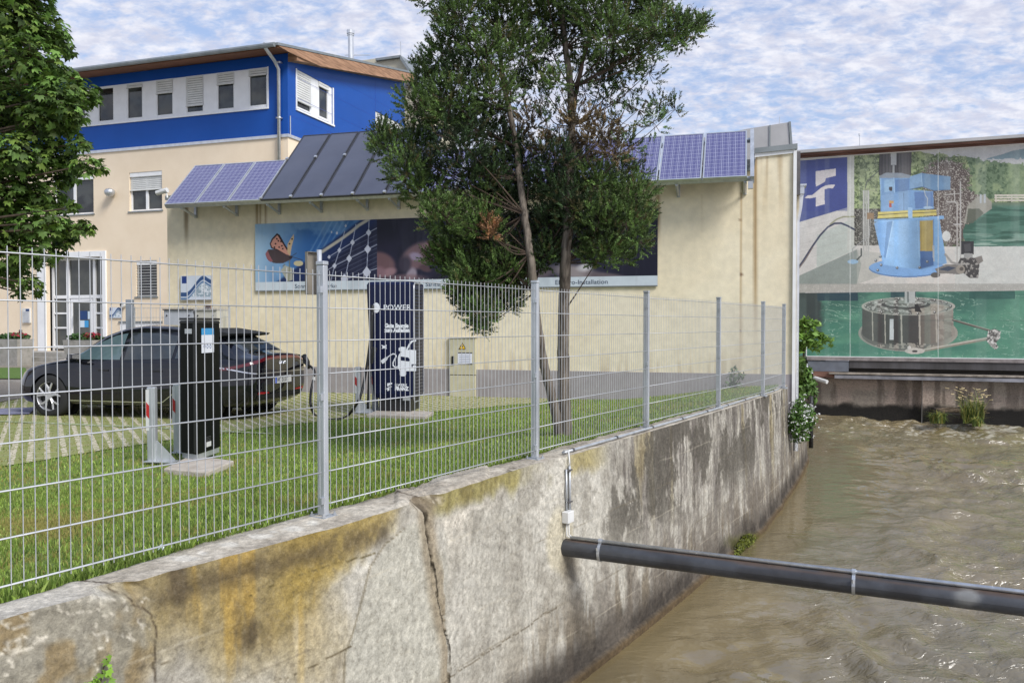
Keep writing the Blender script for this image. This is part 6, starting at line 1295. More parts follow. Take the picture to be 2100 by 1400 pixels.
# number plate and maker's mark
h = rc((-3, 0, .66), (1, 0, 0)); xp = float(h[0]) - .018
RP = Frame((xp, 0), -90); # u runs to -y, outward -x
RP.X = np.array([0, -1.0, 0]); RP.N = np.array([-1.0, 0, 0]); RP.O = np.array([xp, 0, 0])
pz = .60
mb = MB(); mb.box(RP, -.26, .26, pz, pz + .115, -.01, .0); po_ = build(mb, 'number_plate', M['pale'], car)
mb = MB(); mb.box(RP, -.26, -.215, pz + .002, pz + .113, .0002, .003); build(mb, 'plate_band', mat('plate_blue', S(40, 80, 190), .4), po_)
mb = MB(); text_mb(mb, 'WK 0110 E', .105, RP.p(-.205, pz + .018, .0005), RP.X, RP.Z, depth=.002, sx=.72, bold=.0012); build(mb, 'plate_number', M['ink'], po_)
lg_ = MB(); zL = .915; h = rc((-3, .02, zL + .02), (1, 0, 0)); RL = Frame((0, 0), 0); RL.X = np.array([0, -1.0, 0]); RL.N = np.array([-1.0, 0, 0]); RL.O = np.array([float(h[0]) - .006, 0, 0])
st_ = [[(-.105, 0), (-.085, .045), (-.075, .045), (-.072, .0), (-.035, .045)], [(-.035, .045), (-.050, .0)], [(-.012, .0), (-.004, .045), (.012, .0), (.026, 0)], [(.018, 0), (.050, .045), (.062, .0), (.085, .045), (.10, .045), (.110, .0)]]
for s_ in st_: lg_.tube([RL.p(a, zL + b, .002) for a, b in s_], .0055, 4)
build(lg_, 'rear_emblem', M['chrome'], car)
# mirrors
for s_ in (1, -1):
    mb = MB(); c = np.array([.88, s_ * 1.02, 1.03]); mb.hull8([c + np.array(q) * np.array([1, s_, 1]) for q in ((-.07, -.10, -.05), (-.07, .10, -.03), (.09, .06, -.04), (.09, -.10, -.06), (-.07, -.10, .06), (-.07, .10, .05), (.06, .06, .05), (.06, -.10, .05))]); mb.tube([(.86, s_ * .86, .96), c + np.array([0, -s_ * .08, -.04])], .025, 6); build(mb, 'door_mirror', M['carpaint'], car, bevel=.015)
# wheels
def wheel(x, s_):
    y0 = s_ * .72; yo = s_ * .935; mb = MB(); prof = [(.24, .0), (.30, -.005), (.345, .02), (.363, .05), (.365, .10), (.365, .16), (.35, .20), (.30, .215)]; n = 48; vs = []
    for r_, d_ in prof:
        for j in range(n): a = 2 * math.pi * j / n; vs.append((x + r_ * math.cos(a), yo - s_ * d_, .365 + r_ * math.sin(a)))
    mb.add(vs, [(i * n + j, i * n + (j + 1) % n, (i + 1) * n + (j + 1) % n, (i + 1) * n + j) for i in range(len(prof) - 1) for j in range(n)])
    w_ = build(mb, 'wheel', M['tyre'], car, smooth=True)
    mb = MB(); vs = []; 
    for r_, d_ in ((.252, .004), (.246, .0), (.236, .01), (.232, .08)):
        for j in range(n): a = 2 * math.pi * j / n; vs.append((x + r_ * math.cos(a), yo - s_ * d_, .365 + r_ * math.sin(a)))
    mb.add(vs, [(i * n + j, i * n + (j + 1) % n, (i + 1) * n + (j + 1) % n, (i + 1) * n + j) for i in range(3) for j in range(n)])
    for k in range(5):
        a0 = 2 * math.pi * k / 5 + .3
        for da in (-.20, .20):
            q = [(.05, a0 + da * .3), (.13, a0 + da * .55), (.235, a0 + da * 1.5)]; w1 = .016
            for (r1, a1), (r2, a2) in zip(q[:-1], q[1:]):
                p1 = np.array([x + r1 * math.cos(a1), yo - s_ * .02, .365 + r1 * math.sin(a1)]); p2 = np.array([x + r2 * math.cos(a2), yo - s_ * .012, .365 + r2 * math.sin(a2)]); mb.tube([p1, p2], [.020, .014], 6)
    mb.tube([(x, yo - s_ * .03, .365), (x, yo - s_ * .008, .365)], .055, 20); build(mb, 'rim', M['rim'], w_)
    mb = MB().tube([(x, yo - s_ * .10, .365), (x, yo - s_ * .085, .365)], .232, 32); build(mb, 'brake_disc', M['carblack'], w_)
for x in (1.45, -1.45):
    for s_ in (1, -1): wheel(x, s_)
mb = MB()
for s_ in (1, -1):
    for x in (1.45, -1.45): mb = MB().tube([(x, s_ * .60, .385), (x, s_ * .625, .385)], .40, 30); build(mb, 'wheel_well', M['carblack'], car)
# charging flap and plug on the rear right corner
FLP = np.array([-2.12, -.94, .93])
mb = MB(); mb.hull8([FLP + np.array(q) for q in ((-.02, 0, -.10), (.10, -.015, -.10), (.10, -.03, -.10), (-.02, -.02, -.10), (-.05, .0, .10), (.08, -.015, .12), (.08, -.03, .12), (-.05, -.02, .10))]); build(mb, 'charging_flap', M['carpaint'], car)
th = R(14.0)
# place: heading rotated so the car's +x points to the left of the photo
yaw = math.pi - th
w0 = atz(100, 857, GC); fw_local = np.array([1.45, .935])   # front left wheel contact
cs, sn = math.cos(yaw), math.sin(yaw)
cpos_ = np.array([w0[0] - (cs * fw_local[0] - sn * fw_local[1]), w0[1] - (sn * fw_local[0] + cs * fw_local[1]), GC])
car.location = cpos_.tolist(); car.rotation_euler = (0, 0, yaw)
def c2w(p): return np.array([cpos_[0] + cs * p[0] - sn * p[1], cpos_[1] + sn * p[0] + cs * p[1], GC + p[2]])
for nme, p in (('roof', (0, 0, 1.55)), ('rearR', (-2.2, -.9, .9)), ('rearL', (-2.2, .9, .6)), ('nose', (2.2, .6, .6)), ('spoil', (-1.6, 0, 1.45)), ('ridgeR', (-2.3, -.8, 1.04))): print('car', nme, np.round(proj(c2w(p))))

# ================================================================== fast charger
gch = atz(820, 852, -.39)
slabz = .10
def slab(name, corners_px, z, h_, label):
    c = [atz(x, y, z) for x, y in corners_px]; ctr = sum(c) / len(c)
    t = MB(); t.hull8([np.array([p[0], p[1], z - h_ - .1]) for p in c] + [np.array([p[0], p[1], z]) for p in c]); return build(t, name, M['slab'], None, bevel=.012, label=label, cat='slab')
CH = Frame(aty(757, 700, 13.3), -16 + 8)
fb = atz(757, 845, -.34); CH = Frame(fb, -9)
wch = CH.S(846) - 0.0; print('charger width', wch)
slab('charger_base', [(752, 849), (873, 853), (890, 843), (775, 840)], -.32, .10, 'pale concrete base slab under the tall navy fast charger')
ch = thing('fast_charger', CH.p(wch / 2, -.32, -.3), 'tall navy fast charging pillar with white car picture and POWER lettering', 'charging station')
zt = (CH.Zat(757, 577) + CH.Zat(846, 577)) / 2; zb = -.32
dpt_ = .72; SDC = Frame(CH.p(wch, 0), 90 - 9)
bul = lambda z: .06 * max(0, (z - zt + .9) / .9)      # flares to the left at the top
mb = MB(); n = 14; ringz = [zb + .22, zb + .30] + list(np.linspace(zb + .5, zt - .12, 8)) + [zt - .05, zt - .015, zt]
ins = {zt - .05: .0, zt - .015: .02, zt: .05, zb + .22: .02}
rows = []
for z in ringz:
    i_ = ins.get(z, 0); l_ = -(.0 + .05 * sst(zb + .9, zt, z)) + (.06 - .06 * sst(zb + .2, zb + 1.1, z)) + i_
    cr = .05
    x0, x1, y0, y1 = l_, wch - i_, -dpt_ + i_, 0 - i_
    pts = [(x0 + cr, y1), (x1 - .01, y1), (x1, y1 - .01), (x1, y0 + .01), (x1 - .01, y0), (x0 + cr, y0), (x0, y0 + cr), (x0, y1 - cr), (x0 + cr * .3, y1 - cr * .3)]
    rows.append([CH.p(a, z, b) for a, b in pts])
n = 9; mb.add([p for r_ in rows for p in r_], [(i * n + j, i * n + (j + 1) % n, (i + 1) * n + (j + 1) % n, (i + 1) * n + j) for i in range(len(rows) - 1) for j in range(n)] + [tuple((len(rows) - 1) * n + j for j in range(n)), tuple(range(n - 1, -1, -1))])
build(mb, 'housing', M['navy'], ch)
build(MB().box(CH, .16, wch - .05, zb, zb + .22, -dpt_ + .08, -.05), 'base_skirt', M['black'], ch)
# side with louvres
sd_ = MB(); 
z = zb + .26
while z < zt - .12: sd_.hull8([SDC.p(.08, z, .002), SDC.p(dpt_ - .14, z, .002), SDC.p(dpt_ - .14, z + .01, .03), SDC.p(.08, z + .01, .03), SDC.p(.08, z + .045, .002), SDC.p(dpt_ - .14, z + .045, .002), SDC.p(dpt_ - .14, z + .047, .006), SDC.p(.08, z + .047, .006)]); z += .058
build(sd_, 'louvre', mat('louvre_grey', (.03, .032, .045), .45), ch)
e = MB(); pts = [SDC.p(a, z_, .012) for a, z_ in ((.10, zb + .16), (.05, zb + .19), (.03, zb + .26), (.03, zt - .14), (.05, zt - .06), (.12, zt - .03), (dpt_ - .2, zt - .025))]; e.tube(pts, .010, 6); e.tube([SDC.p(.10, zb + .16, .012), SDC.p(dpt_ - .2, zb + .155, .012)], .010, 6); build(e, 'side_edging', M['alu'], ch, smooth=True)
# graphics on the front
def cq(x, y): return CH.hit(x, y, .003)
dc = MB(); M['decalwhite'] = mat('white_film', (.78, .80, .84), .4)
def ellp(cx, cy, rx, ry, k=28):
    pts = []
    for i in range(k): a = 2 * math.pi * i / k; pts.append(cq(cx + rx * math.cos(a), cy + ry * math.sin(a)))
    return pts
lo = MB(); lo.prism(CH, ellp(771.5, 631, 7.2, 10.5), .001, .003); build(lo, 'round_emblem', M['decalwhite'], ch)
def ttxt(txt, xa, xb, yb, ysize, name='lettering', bold=.0):
    mb = MB(); u0_, z0_ = cq(xa, yb); u1_, _ = cq(xb, yb); sz = abs(cq(xa, yb - ysize)[1] - z0_) / .70
    text_mb(mb, txt, sz, CH.p(0, z0_, .001), CH.X, CH.Z, depth=.002, bold=bold); us__ = [np.dot(np.array(v) - CH.O, CH.X) for v in mb.v]; a, b = min(us__), max(us__); k_ = (u1_ - u0_) / (b - a)
    mb.v = [tuple(np.array(v) + CH.X * ((u0_ + (u - a) * k_) - u)) for v, u in zip(mb.v, us__)]; build(mb, name, M['decalwhite'], ch)
ttxt('POWER', 787, 843, 636, 11.5); ttxt('Gute Energie', 789, 838, 671.5, 8, bold=.006); ttxt('zum Aufladen', 788, 839.5, 680.5, 8, bold=.006); ttxt('E-WERK', 810, 835.5, 792, 5.5, bold=.002); ttxt('FRANZ', 810, 838.5, 800, 7, bold=.006)
P4 = lambda pts: [cq(680 + x / 4.375, 550 + y / 4.375) for x, y in pts]
cg = MB(); 
cg.prism(CH, P4([(758, 735), (700, 730), (665, 738), (668, 706), (625, 703), (602, 715), (602, 738), (628, 748), (604, 772), (595, 800), (595, 890), (612, 922), (612, 955), (625, 968), (655, 968), (668, 955), (668, 922), (758, 922)]), .001, .003)
cg.prism(CH, P4([(758, 640), (716, 648), (692, 680), (664, 738), (678, 740), (708, 682), (728, 660), (758, 656)]), .0012, .0032)
build(cg, 'car_picture', M['decalwhite'], ch)
cg = MB(); cg.prism(CH, P4([(620, 790), (690, 800), (702, 820), (696, 835), (622, 826)]), .0035, .005); cg.prism(CH, P4([(718, 860), (758, 860), (758, 868), (728, 868), (728, 884), (758, 884), (758, 892), (718, 890)]), .0035, .005); build(cg, 'car_picture_detail', M['navy'], ch)
w3 = lambda pts: [CH.p(*cq(680 + x / 4.375, 550 + y / 4.375), .003) for x, y in pts]
cg = MB(); cg.tube(w3([(600, 882), (570, 888), (552, 875), (550, 850), (566, 815), (580, 790), (572, 772), (550, 768), (520, 785), (495, 805)]), .011, 5); cg.prism(CH, P4([(440, 828), (490, 795), (505, 812), (470, 850), (456, 856), (450, 846)]), .001, .003); build(cg, 'cable_picture', M['decalwhite'], ch)
cg = MB(); cg.prism(CH, P4([(444, 684), (470, 695), (495, 684), (490, 706), (495, 724), (470, 716), (448, 724), (458, 706)]), .001, .003); build(cg, 'butterfly_picture', M['decalwhite'], ch)
fl = MB(); sF = lambda pts: [cq(680 + (475 + (x - 130) * .24) / 4.375, 550 + (1025 + (y - 200) * .22) / 4.375) for x, y in pts]
for q_ in ([(230, 225), (412, 200), (412, 265), (322, 287), (315, 318), (232, 362)], [(130, 465), (200, 440), (250, 400), (310, 360), (407, 344), (385, 378), (312, 388), (230, 455), (180, 468)], [(232, 462), (310, 398), (312, 520), (232, 541)]): fl.prism(CH, sF(q_), .001, .003)
build(fl, 'company_emblem', M['decalwhite'], ch)
q = (cq(826, 820)[0], cq(841, 812)[0], cq(830, 821)[1], cq(830, 813)[1]); build(MB().box(CH, *q, .001, .004), 'rating_plate', M['alu'], ch)
# cables hanging on the charger's left side
cab = thing('charging_cable', aty(750, 850, 13.6), 'thick black charging cable looping over the grass from the navy charger to the car', 'cable')
PL = c2w(FLP + np.array([-.05, -.08, -.02]))
def sp_(pts, n=10):
    out = []; P_ = [np.array(p, float) for p in pts]; P_ = [2 * P_[0] - P_[1]] + P_ + [2 * P_[-1] - P_[-2]]
    for i in range(1, len(P_) - 2):
        for k in range(n):
            t = k / n; out.append(.5 * ((2 * P_[i]) + (-P_[i - 1] + P_[i + 1]) * t + (2 * P_[i - 1] - 5 * P_[i] + 4 * P_[i + 1] - P_[i + 2]) * t * t + (-P_[i - 1] + 3 * P_[i] - 3 * P_[i + 1] + P_[i + 2]) * t ** 3))
    out.append(P_[-2]); return out
pts = [aty(763, 640, 13.55), aty(760, 690, 13.5), aty(753, 745, 13.45), aty(745, 790, 13.4), aty(735, 822, 13.3), atz(715, 850, -.36), atz(700, 858, -.37), atz(680, 860, -.38), atz(660, 857, -.38), atz(645, 850, -.37), aty(637, 828, 13.6), aty(638, 800, 13.9), aty(643, 776, 14.0), aty(643, 757, 14.1), PL]
build(MB().tube(sp_(pts, 8), .022, 8), 'cable', M['rubber'], cab, smooth=True)
mb = MB(); mb.tube([PL + np.array([.02, 0, .10]), PL + np.array([.10, -.03, -.02]), PL + np.array([.12, -.03, -.14])], [.055, .05, .028], 8); build(mb, 'plug', M['black'], cab, smooth=True)
mb = MB(); c = aty(643, 776, 14.0); mb.tube([c + np.array([0, 0, -.03]), c + np.array([0, 0, .03])], .032, 8); build(mb, 'cable_ring', M['pale'], cab)
cab2 = thing('parked_cable', aty(756, 820, 13.7), 'thick black cable hanging straight down the left side of the navy charger', 'cable')
build(MB().tube(sp_([aty(764, 625, 13.7), aty(762, 690, 13.7), aty(759, 740, 13.65), aty(757, 790, 13.6), aty(755, 838, 13.55)], 8), .028, 8), 'cable', M['rubber'], cab2, smooth=True)
mb = MB(); mb.tube([aty(768, 712, 13.5), aty(763, 728, 13.5), aty(761, 745, 13.5)], [.05, .045, .03], 8); build(mb, 'holster', M['black'], cab2)

# ================================================================== guard posts (galvanised, red and white reflective strip, gusset)
GP = Frame((0, 0), -9)
def guard(base, h_, gus, label, r_=.045):
    t = thing('guard_post', base, label, 'guard post', 'guard posts in front of the charging columns'); b = np.array(base); G_ = Frame(b, -9)
    z0 = b[2]; m_ = MB()
    m_.box(G_, -.05, .05, z0, z0 + h_, -.03, .03); build(m_, 'post', M['galvpost'], t, bevel=.012)
    m_ = MB(); m_.box(G_, -.056, -.0503 + .03, z0 + h_ * .42, z0 + h_ - .03, .0302, .033, 0); 
    hs = h_ * .55; a = z0 + h_ - .03; st3 = hs / 3
    mm = MB(); mm.prism(G_, [(-.050, a - st3 * .9), (-.015, a - st3 * 1.15), (-.015, a - st3 * 2.1), (-.050, a - st3 * 1.85)], .0334, .035, 0); build(m_, 'reflective_strip', M['pale'], t); build(mm, 'red_band', M['red'], t)
    m_ = MB(); m_.prism(G_, [(.05, z0 + .012), (.05, z0 + h_ * .28), (.06, z0 + h_ * .28), (.05 + gus, z0 + .03), (.05 + gus, z0 + .012)], -.006, .006); m_.box(G_, -.07, .06 + gus, z0, z0 + .011, -.07, .07); build(m_, 'gusset', M['galvpost'], t)
    return t
b1 = atz(313, 946, -.36); g1 = guard(b1, (atz(313, 946, -.36), aty(313, 793, b1[1])[2] + .36)[1], .22, 'galvanised guard post with gusset standing left of the black charging column')
b2 = atz(366, 928, -.37); g2 = guard(b2, aty(366, 787, b2[1])[2] + .37, .02, 'galvanised guard post half hidden right against the black charging column')
b3 = atz(735, 846, -.37); g3 = guard(b3, aty(735, 752, b3[1])[2] + .37, .22, 'galvanised guard post with gusset standing left of the navy charger')
b4 = atz(769, 842, -.37); g4 = guard(b4, aty(769, 752, b4[1])[2] + .37, .02, 'galvanised guard post squeezed between cable and navy charger')

# ================================================================== black charging column
slab('column_base', [(335, 960), (424, 968), (480, 944), (392, 932)], -.33, .12, 'pale concrete base slab under the black charging column')
bc0 = atz(370, 930, -.30); CA = Frame(bc0, -4)
col = thing('charging_column', CA.p(.1, -.33, .0), 'slim black charging column with white and blue information sticker', 'charging station')
# left narrow face and right wide face seen over the corner
cL = atz(371, 933, -.30); cM = atz(404, 938, -.30); cR = atz(452, 921, -.30)
e1v = cM - cL; e2v = cR - cM; cB = cL + e2v
zt = aty(404, 657, cM[1])[2]; zt2 = zt
print('column', cL, cM, cR, zt, np.linalg.norm(e1v), np.linalg.norm(e2v))
mb = MB(); up_ = lambda p, z: np.array([p[0], p[1], z]); mb.hull8([up_(p, -.27) for p in (cL, cM, cR, cB)] + [up_(p, zt) for p in (cL, cM, cR, cB)]); build(mb, 'housing', M['blackgloss'], col, bevel=.008)
mb = MB(); ctr = (cL + cM + cR + cB) / 4; sh = lambda p, k_: ctr + (p - ctr) * k_; mb.hull8([up_(sh(p, 1.03), zt + .006) for p in (cL, cM, cR, cB)] + [up_(sh(p, 1.03), zt + .03) for p in (cL, cM, cR, cB)]); mb.hull8([up_(sh(p, 1.03), zt - .03) for p in (cL, cM, cR, cB)] + [up_(sh(p, 1.03), zt - .012) for p in (cL, cM, cR, cB)]); build(mb, 'lid', M['black'], col, bevel=.004)
mb = MB(); mb.hull8([up_(sh(p, .93), -.33) for p in (cL, cM, cR, cB)] + [up_(sh(p, .93), -.27) for p in (cL, cM, cR, cB)]); build(mb, 'foot', M['galvpost'], col)
def facefr(a, b): 
    d = (b - a)[:2]; return Frame(a, math.degrees(math.atan2(d[1], d[0])))
FL_, FR_ = facefr(cL, cM), facefr(cM, cR)
st = MB(); q = (FR_.hit(413, 700)[0], FR_.hit(438, 700)[0]); za_, zb__ = FR_.Zat(425, 723), FR_.Zat(425, 673); zc_ = FR_.Zat(425, 686.5)
st = MB().box(FR_, q[0], q[1], za_, zc_, .001, .004); so_ = build(st, 'sticker', M['paper'], col); build(MB().box(FR_, q[0], q[1], zc_ + .0005, zb__, .001, .004), 'sticker_header', M['decal'], col)
tx = MB()
for k_ in range(3):
    c = FR_.hit(419.5 + k_ * 6, 710, .005); pts = [FR_.p(c[0] + .018 * math.cos(a), c[1] + .022 * math.sin(a), .005) for a in np.linspace(0, 2 * math.pi, 16)]; tx.tube(pts, .003, 4)
build(tx, 'pictogram', M['decalb'], so_)
c = FL_.hit(386, 679, .002); build(MB().box(FL_, FL_.S(380), FL_.S(394), FL_.Zat(386, 684), FL_.Zat(386, 674), .001, .006), 'badge', M['alu'], col)
build(MB().box(FR_, FR_.S(421.5), FR_.S(431), FR_.Zat(425, 916), FR_.Zat(425, 906), .001, .003), 'small_label', M['pale'], col)
vs_ = MB()
for k_ in range(4): vs_.box(FR_, FR_.S(421), FR_.S(430), FR_.Zat(425, 896 + k_ * 3), FR_.Zat(425, 895 + k_ * 3), .001, .004)
build(vs_, 'vent_slot', M['darksteel'], col)
gr = MB(); gr.box(FL_, FL_.S(396), FL_.S(404) , -.25, zt - .03, .0005, .002); build(gr, 'door_seam', M['black'], col)

# ================================================================== beige cabinet
fbq = HALL.O + 0; FC = Frame(atz(922, 815, -.41), -16)
cu1 = FC.S(975); cz1 = (FC.Zat(922, 693) + FC.Zat(975, 693)) / 2
cbn = thing('distribution_cabinet', FC.p(cu1 / 2, -.41), 'beige electrical distribution cabinet with yellow warning triangle, right of the navy charger', 'cabinet')
cd = .42; zm_ = FC.Zat(948, 769)
build(MB().box(FC, 0, cu1, zm_ + .008, cz1, -cd, 0), 'cabinet_body', M['beige'], cbn, bevel=.006); build(MB().box(FC, .005, cu1 - .005, -.45, zm_ - .008, -cd, -.004), 'base', M['beige'], cbn, bevel=.006); build(MB().box(FC, -.015, cu1 + .015, cz1 + .001, cz1 + .025, -cd - .01, .02), 'cabinet_lid', M['beige'], cbn, bevel=.004)
build(MB().box(FC, .01, cu1 - .01, zm_ - .0075, zm_ + .0075, -cd + .01, -.012), 'gap', M['darksteel'], cbn)
build(MB().box(FC, FC.S(926.5), FC.S(931.5), FC.Zat(929, 748), FC.Zat(929, 730), .001, .02), 'handle', M['black'], cbn, bevel=.004)
tri = [FC.hit(x, y, .003) for x, y in ((940, 716.5), (956.5, 716.5), (948, 702))]; tri2 = [FC.hit(x, y, .003) for x, y in ((942.5, 715), (954, 715), (948.1, 704.8))]
build(MB().prism(FC, tri, .001, .003), 'warning_sign', M['ink'], cbn); build(MB().prism(FC, tri2, .0035, .005), 'warning_sign_field', mat('warning_yellow', S(235, 190, 30), .5), cbn)
bolt_ = [FC.hit(x, y, .006) for x, y in ((949.5, 706.5), (946, 711.5), (948, 711.3), (946.5, 714.5), (950.5, 710.3), (948.6, 710.4))]; build(MB().prism(FC, bolt_, .0055, .007), 'warning_bolt', M['ink'], cbn)
nb = MB().box(FC, FC.S(939.5), FC.S(968), FC.Zat(953, 745.5), FC.Zat(953, 724.5), .001, .004); no_ = build(nb, 'paper_notice', M['paper'], cbn)
for k_ in range(5):
    y_ = 728 + k_ * 3.4; build(MB().box(FC, FC.S(942), FC.S(965), FC.Zat(953, y_ + .8), FC.Zat(953, y_), .0045, .0055), 'text_line', mat('grey_ink', S(110, 120, 160), .6) if k_ == 0 else D.materials['grey_ink'], no_)
for y_ in (723.5, 746): build(MB().box(FC, FC.S(939), FC.S(968.5), FC.Zat(953, y_ + 1), FC.Zat(953, y_ - 1), .0015, .005), 'tape', M['ink'], cbn)

# ================================================================== things behind the car
# grey post
Yp = 24.0; pb = atz(263, 900, -.42); c = aty(263, 700, 19.2)
fp = thing('grey_gate_post', (c[0], c[1], -.42), 'square grey steel post standing alone behind the black car', 'post'); FPg = Frame((c[0], c[1]), -16 + 20)
a_, b_ = FPg.S(258), FPg.S(272); zt_ = FPg.Zat(265, 614); build(MB().box(FPg, a_, b_, -.45, zt_, -.12, 0), 'post_tube', mat('grey_paint', S(128, 136, 146), .5, c2=S(116, 124, 134), ns=3), fp, bevel=.006); build(MB().tube([FPg.p(b_ + .01, FPg.Zat(272, 642), -.05), FPg.p(b_ + .05, FPg.Zat(272, 642), -.05)], .02, 6), 'hinge', M['galv'], fp)
# low wire fence
FW = Frame(aty(275, 700, 19.0), -16); wf = thing('low_wire_fence', FW.p(1.2, -.42), 'low thin wire fence behind the black car in front of grey cabinets', 'fence')
ue_ = FW.S(470); zA_, zB_ = FW.Zat(380, 631), -.42
for u in (0, ue_ * .52, ue_): build(MB().tube([FW.p(u, -.45, -.02), FW.p(u, zA_ + .03, -.02)], .022, 6), 'post', M['galvpost'], wf)
m_ = MB()
for u in np.arange(.03, ue_, .085): m_.tube([FW.p(u, -.38, 0), FW.p(u, zA_, 0)], .0035, 4)
for z in (zA_, zA_ - .22, zA_ - .75, -.3): m_.tube([FW.p(0, z, .004), FW.p(ue_, z, .004)], .005, 4)
build(m_, 'mesh', M['galvpost'], wf)
# grey cabinets
FK = Frame(aty(335, 700, 18.6), -16)
def cab_(xa, xb, yt, label, m_, o=0.0):
    a, b = FK.S(xa), FK.S(xb); z = FK.Zat((xa + xb) / 2, yt); t = thing('meter_cabinet', FK.p((a + b) / 2, -.42), label, 'cabinet', 'grey cabinets behind the car')
    build(MB().box(FK, a, b, -.45, z, -.40 + o, o), 'cabinet_body', m_, t, bevel=.005); build(MB().box(FK, a - .01, b + .01, z + .001, z + .03, -.42 + o, .03 + o), 'cabinet_lid', M['darksteel'] if xa < 350 else M['sheet'], t)
    for x in (a + .08, b - .1): build(MB().tube([FK.p(x, z - .12, o), FK.p(x, z - .12, o + .015)], .018, 8), 'lock', M['ink'], t)
M['cabgrey'] = mat('cabinet_grey', S(178, 182, 190), .5, c2=S(168, 172, 180), ns=3); M['cabpale'] = mat('cabinet_pale', S(192, 190, 180), .5, c2=S(182, 180, 170), ns=3)
cab_(336.5, 396, 636, 'pale blue grey metal cabinet behind the car, left one of two', M['cabgrey']); cab_(400, 445, 636, 'light grey metal cabinet behind the car, right one of two', M['cabpale'])
t_ = thing('wall_vent', HALL.p(HALL.S(428), HALL.Zat(428, 633)), 'small brown vent grille low on the hall wall above the grey cabinets', 'vent'); q = box_of(HALL, 423, 625.5, 433, 633.5, .01)
build(MB().box(HALL, *q, .002, .03), 'vent_frame', M['rust'], t_); m_ = MB()
for k_ in range(4): m_.box(HALL, q[0] + .01 + k_ * (q[1] - q[0]) / 4, q[0] + (k_ + .7) * (q[1] - q[0]) / 4, q[2] + .02, q[3] - .02, .031, .036)
build(m_, 'slats', M['ink'], t_)
# tower wall camera bit + foreground ledge in front of the entrance
t_ = thing('door_camera', TOW.p(TOW.S(253), TOW.Zat(253, 628)), 'small white dome camera above the wave sign beside the entrance', 'camera'); q = TOW.hit(252, 625, .1)
build(MB().tube([TOW.p(q[0], q[1], .0), TOW.p(q[0], q[1], .16)], .10, 10), 'housing', M['pale'], t_); build(MB().tube([TOW.p(q[0] - .03, q[1], .161), TOW.p(q[0] - .03, q[1], .18)], .05, 10), 'lens', M['black'], t_)
# lawn strip left behind the drive with kerb
k_ = [tuple(atz(x, y, -.40)[:2]) for x, y in ((-400, 757), (52, 757), (62, 780), (-400, 778))]
M['verge'] = mat('verge_grass', S(96, 128, 50, .8), .9, c2=S(80, 108, 44, .8), ns=9, bump=.03, bs=12)
vg = poly_sheet('verge', k_, M['verge'], .05, 1.5); tag(vg, 'narrow mown verge beyond the cobbled drive at the left edge', 'verge', kind='structure')
kb_ = MB(); a, b = atz(-400, 780, -.36), atz(66, 783, -.36); d = (b - a) / np.linalg.norm(b - a); n_ = np.array([d[1], -d[0], 0]); kb_.hull8([up_(a, -.5), up_(b, -.5), up_(b - n_ * .12, -.5), up_(a - n_ * .12, -.5), up_(a, -.33), up_(b, -.33), up_(b - n_ * .12, -.33), up_(a - n_ * .12, -.33)]); tag(build(kb_, 'kerb', M['concrete']), 'pale concrete kerb edging the verge at the left', 'kerb', kind='structure')
k_ = [tuple(atz(x, y, -.42)[:2]) for x, y in ((-500, 743), (75, 743), (110, 752), (62, 757), (-500, 757))]; pth = poly_sheet('gravel_path', k_, mat('gravel', S(150, 142, 128), .9, c2=S(112, 106, 94), ns=40, bump=.02, bs=40), .03, 1.5); tag(pth, 'gravel strip in front of the entrance steps', 'path', kind='structure')
# ================================================================== vegetation
def attr_leaf(name, rough=.55, trans=.25):
    m = D.materials.new(name); m.use_nodes = True; t = m.node_tree; n = t.nodes; l = t.links; b = n['Principled BSDF']; b.inputs['Roughness'].default_value = rough; b.inputs['Specular IOR Level'].default_value = .35
    a = n.new('ShaderNodeAttribute'); a.attribute_name = 'Col'; l.new(a.outputs['Color'], b.inputs['Base Color'])
    tr_ = n.new('ShaderNodeBsdfTranslucent'); hs = n.new('ShaderNodeHueSaturation'); hs.inputs['Value'].default_value = 1.3; l.new(a.outputs['Color'], hs.inputs['Color']); l.new(hs.outputs[0], tr_.inputs[0])
    mx = n.new('ShaderNodeMixShader'); mx.inputs[0].default_value = trans; l.new(b.outputs[0], mx.inputs[1]); l.new(tr_.outputs[0], mx.inputs[2]); l.new(mx.outputs[0], n['Material Output'].inputs[0]); return m
M['leaf'] = attr_leaf('leaf'); M['needle'] = attr_leaf('juniper_foliage', .6, .15); M['grassm'] = attr_leaf('grass_blade', .6, .35)
M['bark'] = mat('stringy_bark', S(126, 116, 104), .9, c2=S(72, 64, 56), ns=7, nd=8, nr=(.35, .65), stretch=(5, 5, .5), bump=.012, bs=9); M['twig'] = mat('twig', S(84, 70, 58), .9, c2=S(56, 46, 38), ns=10)
def rot_about(v, k, a):   # rodrigues vectorised
    ca, sa = np.cos(a)[:, None], np.sin(a)[:, None]; return v * ca + np.cross(k, v) * sa + k * (k * v).sum(1)[:, None] * (1 - ca)
def unit(v): return v / (np.linalg.norm(v, axis=-1, keepdims=True) + 1e-9)

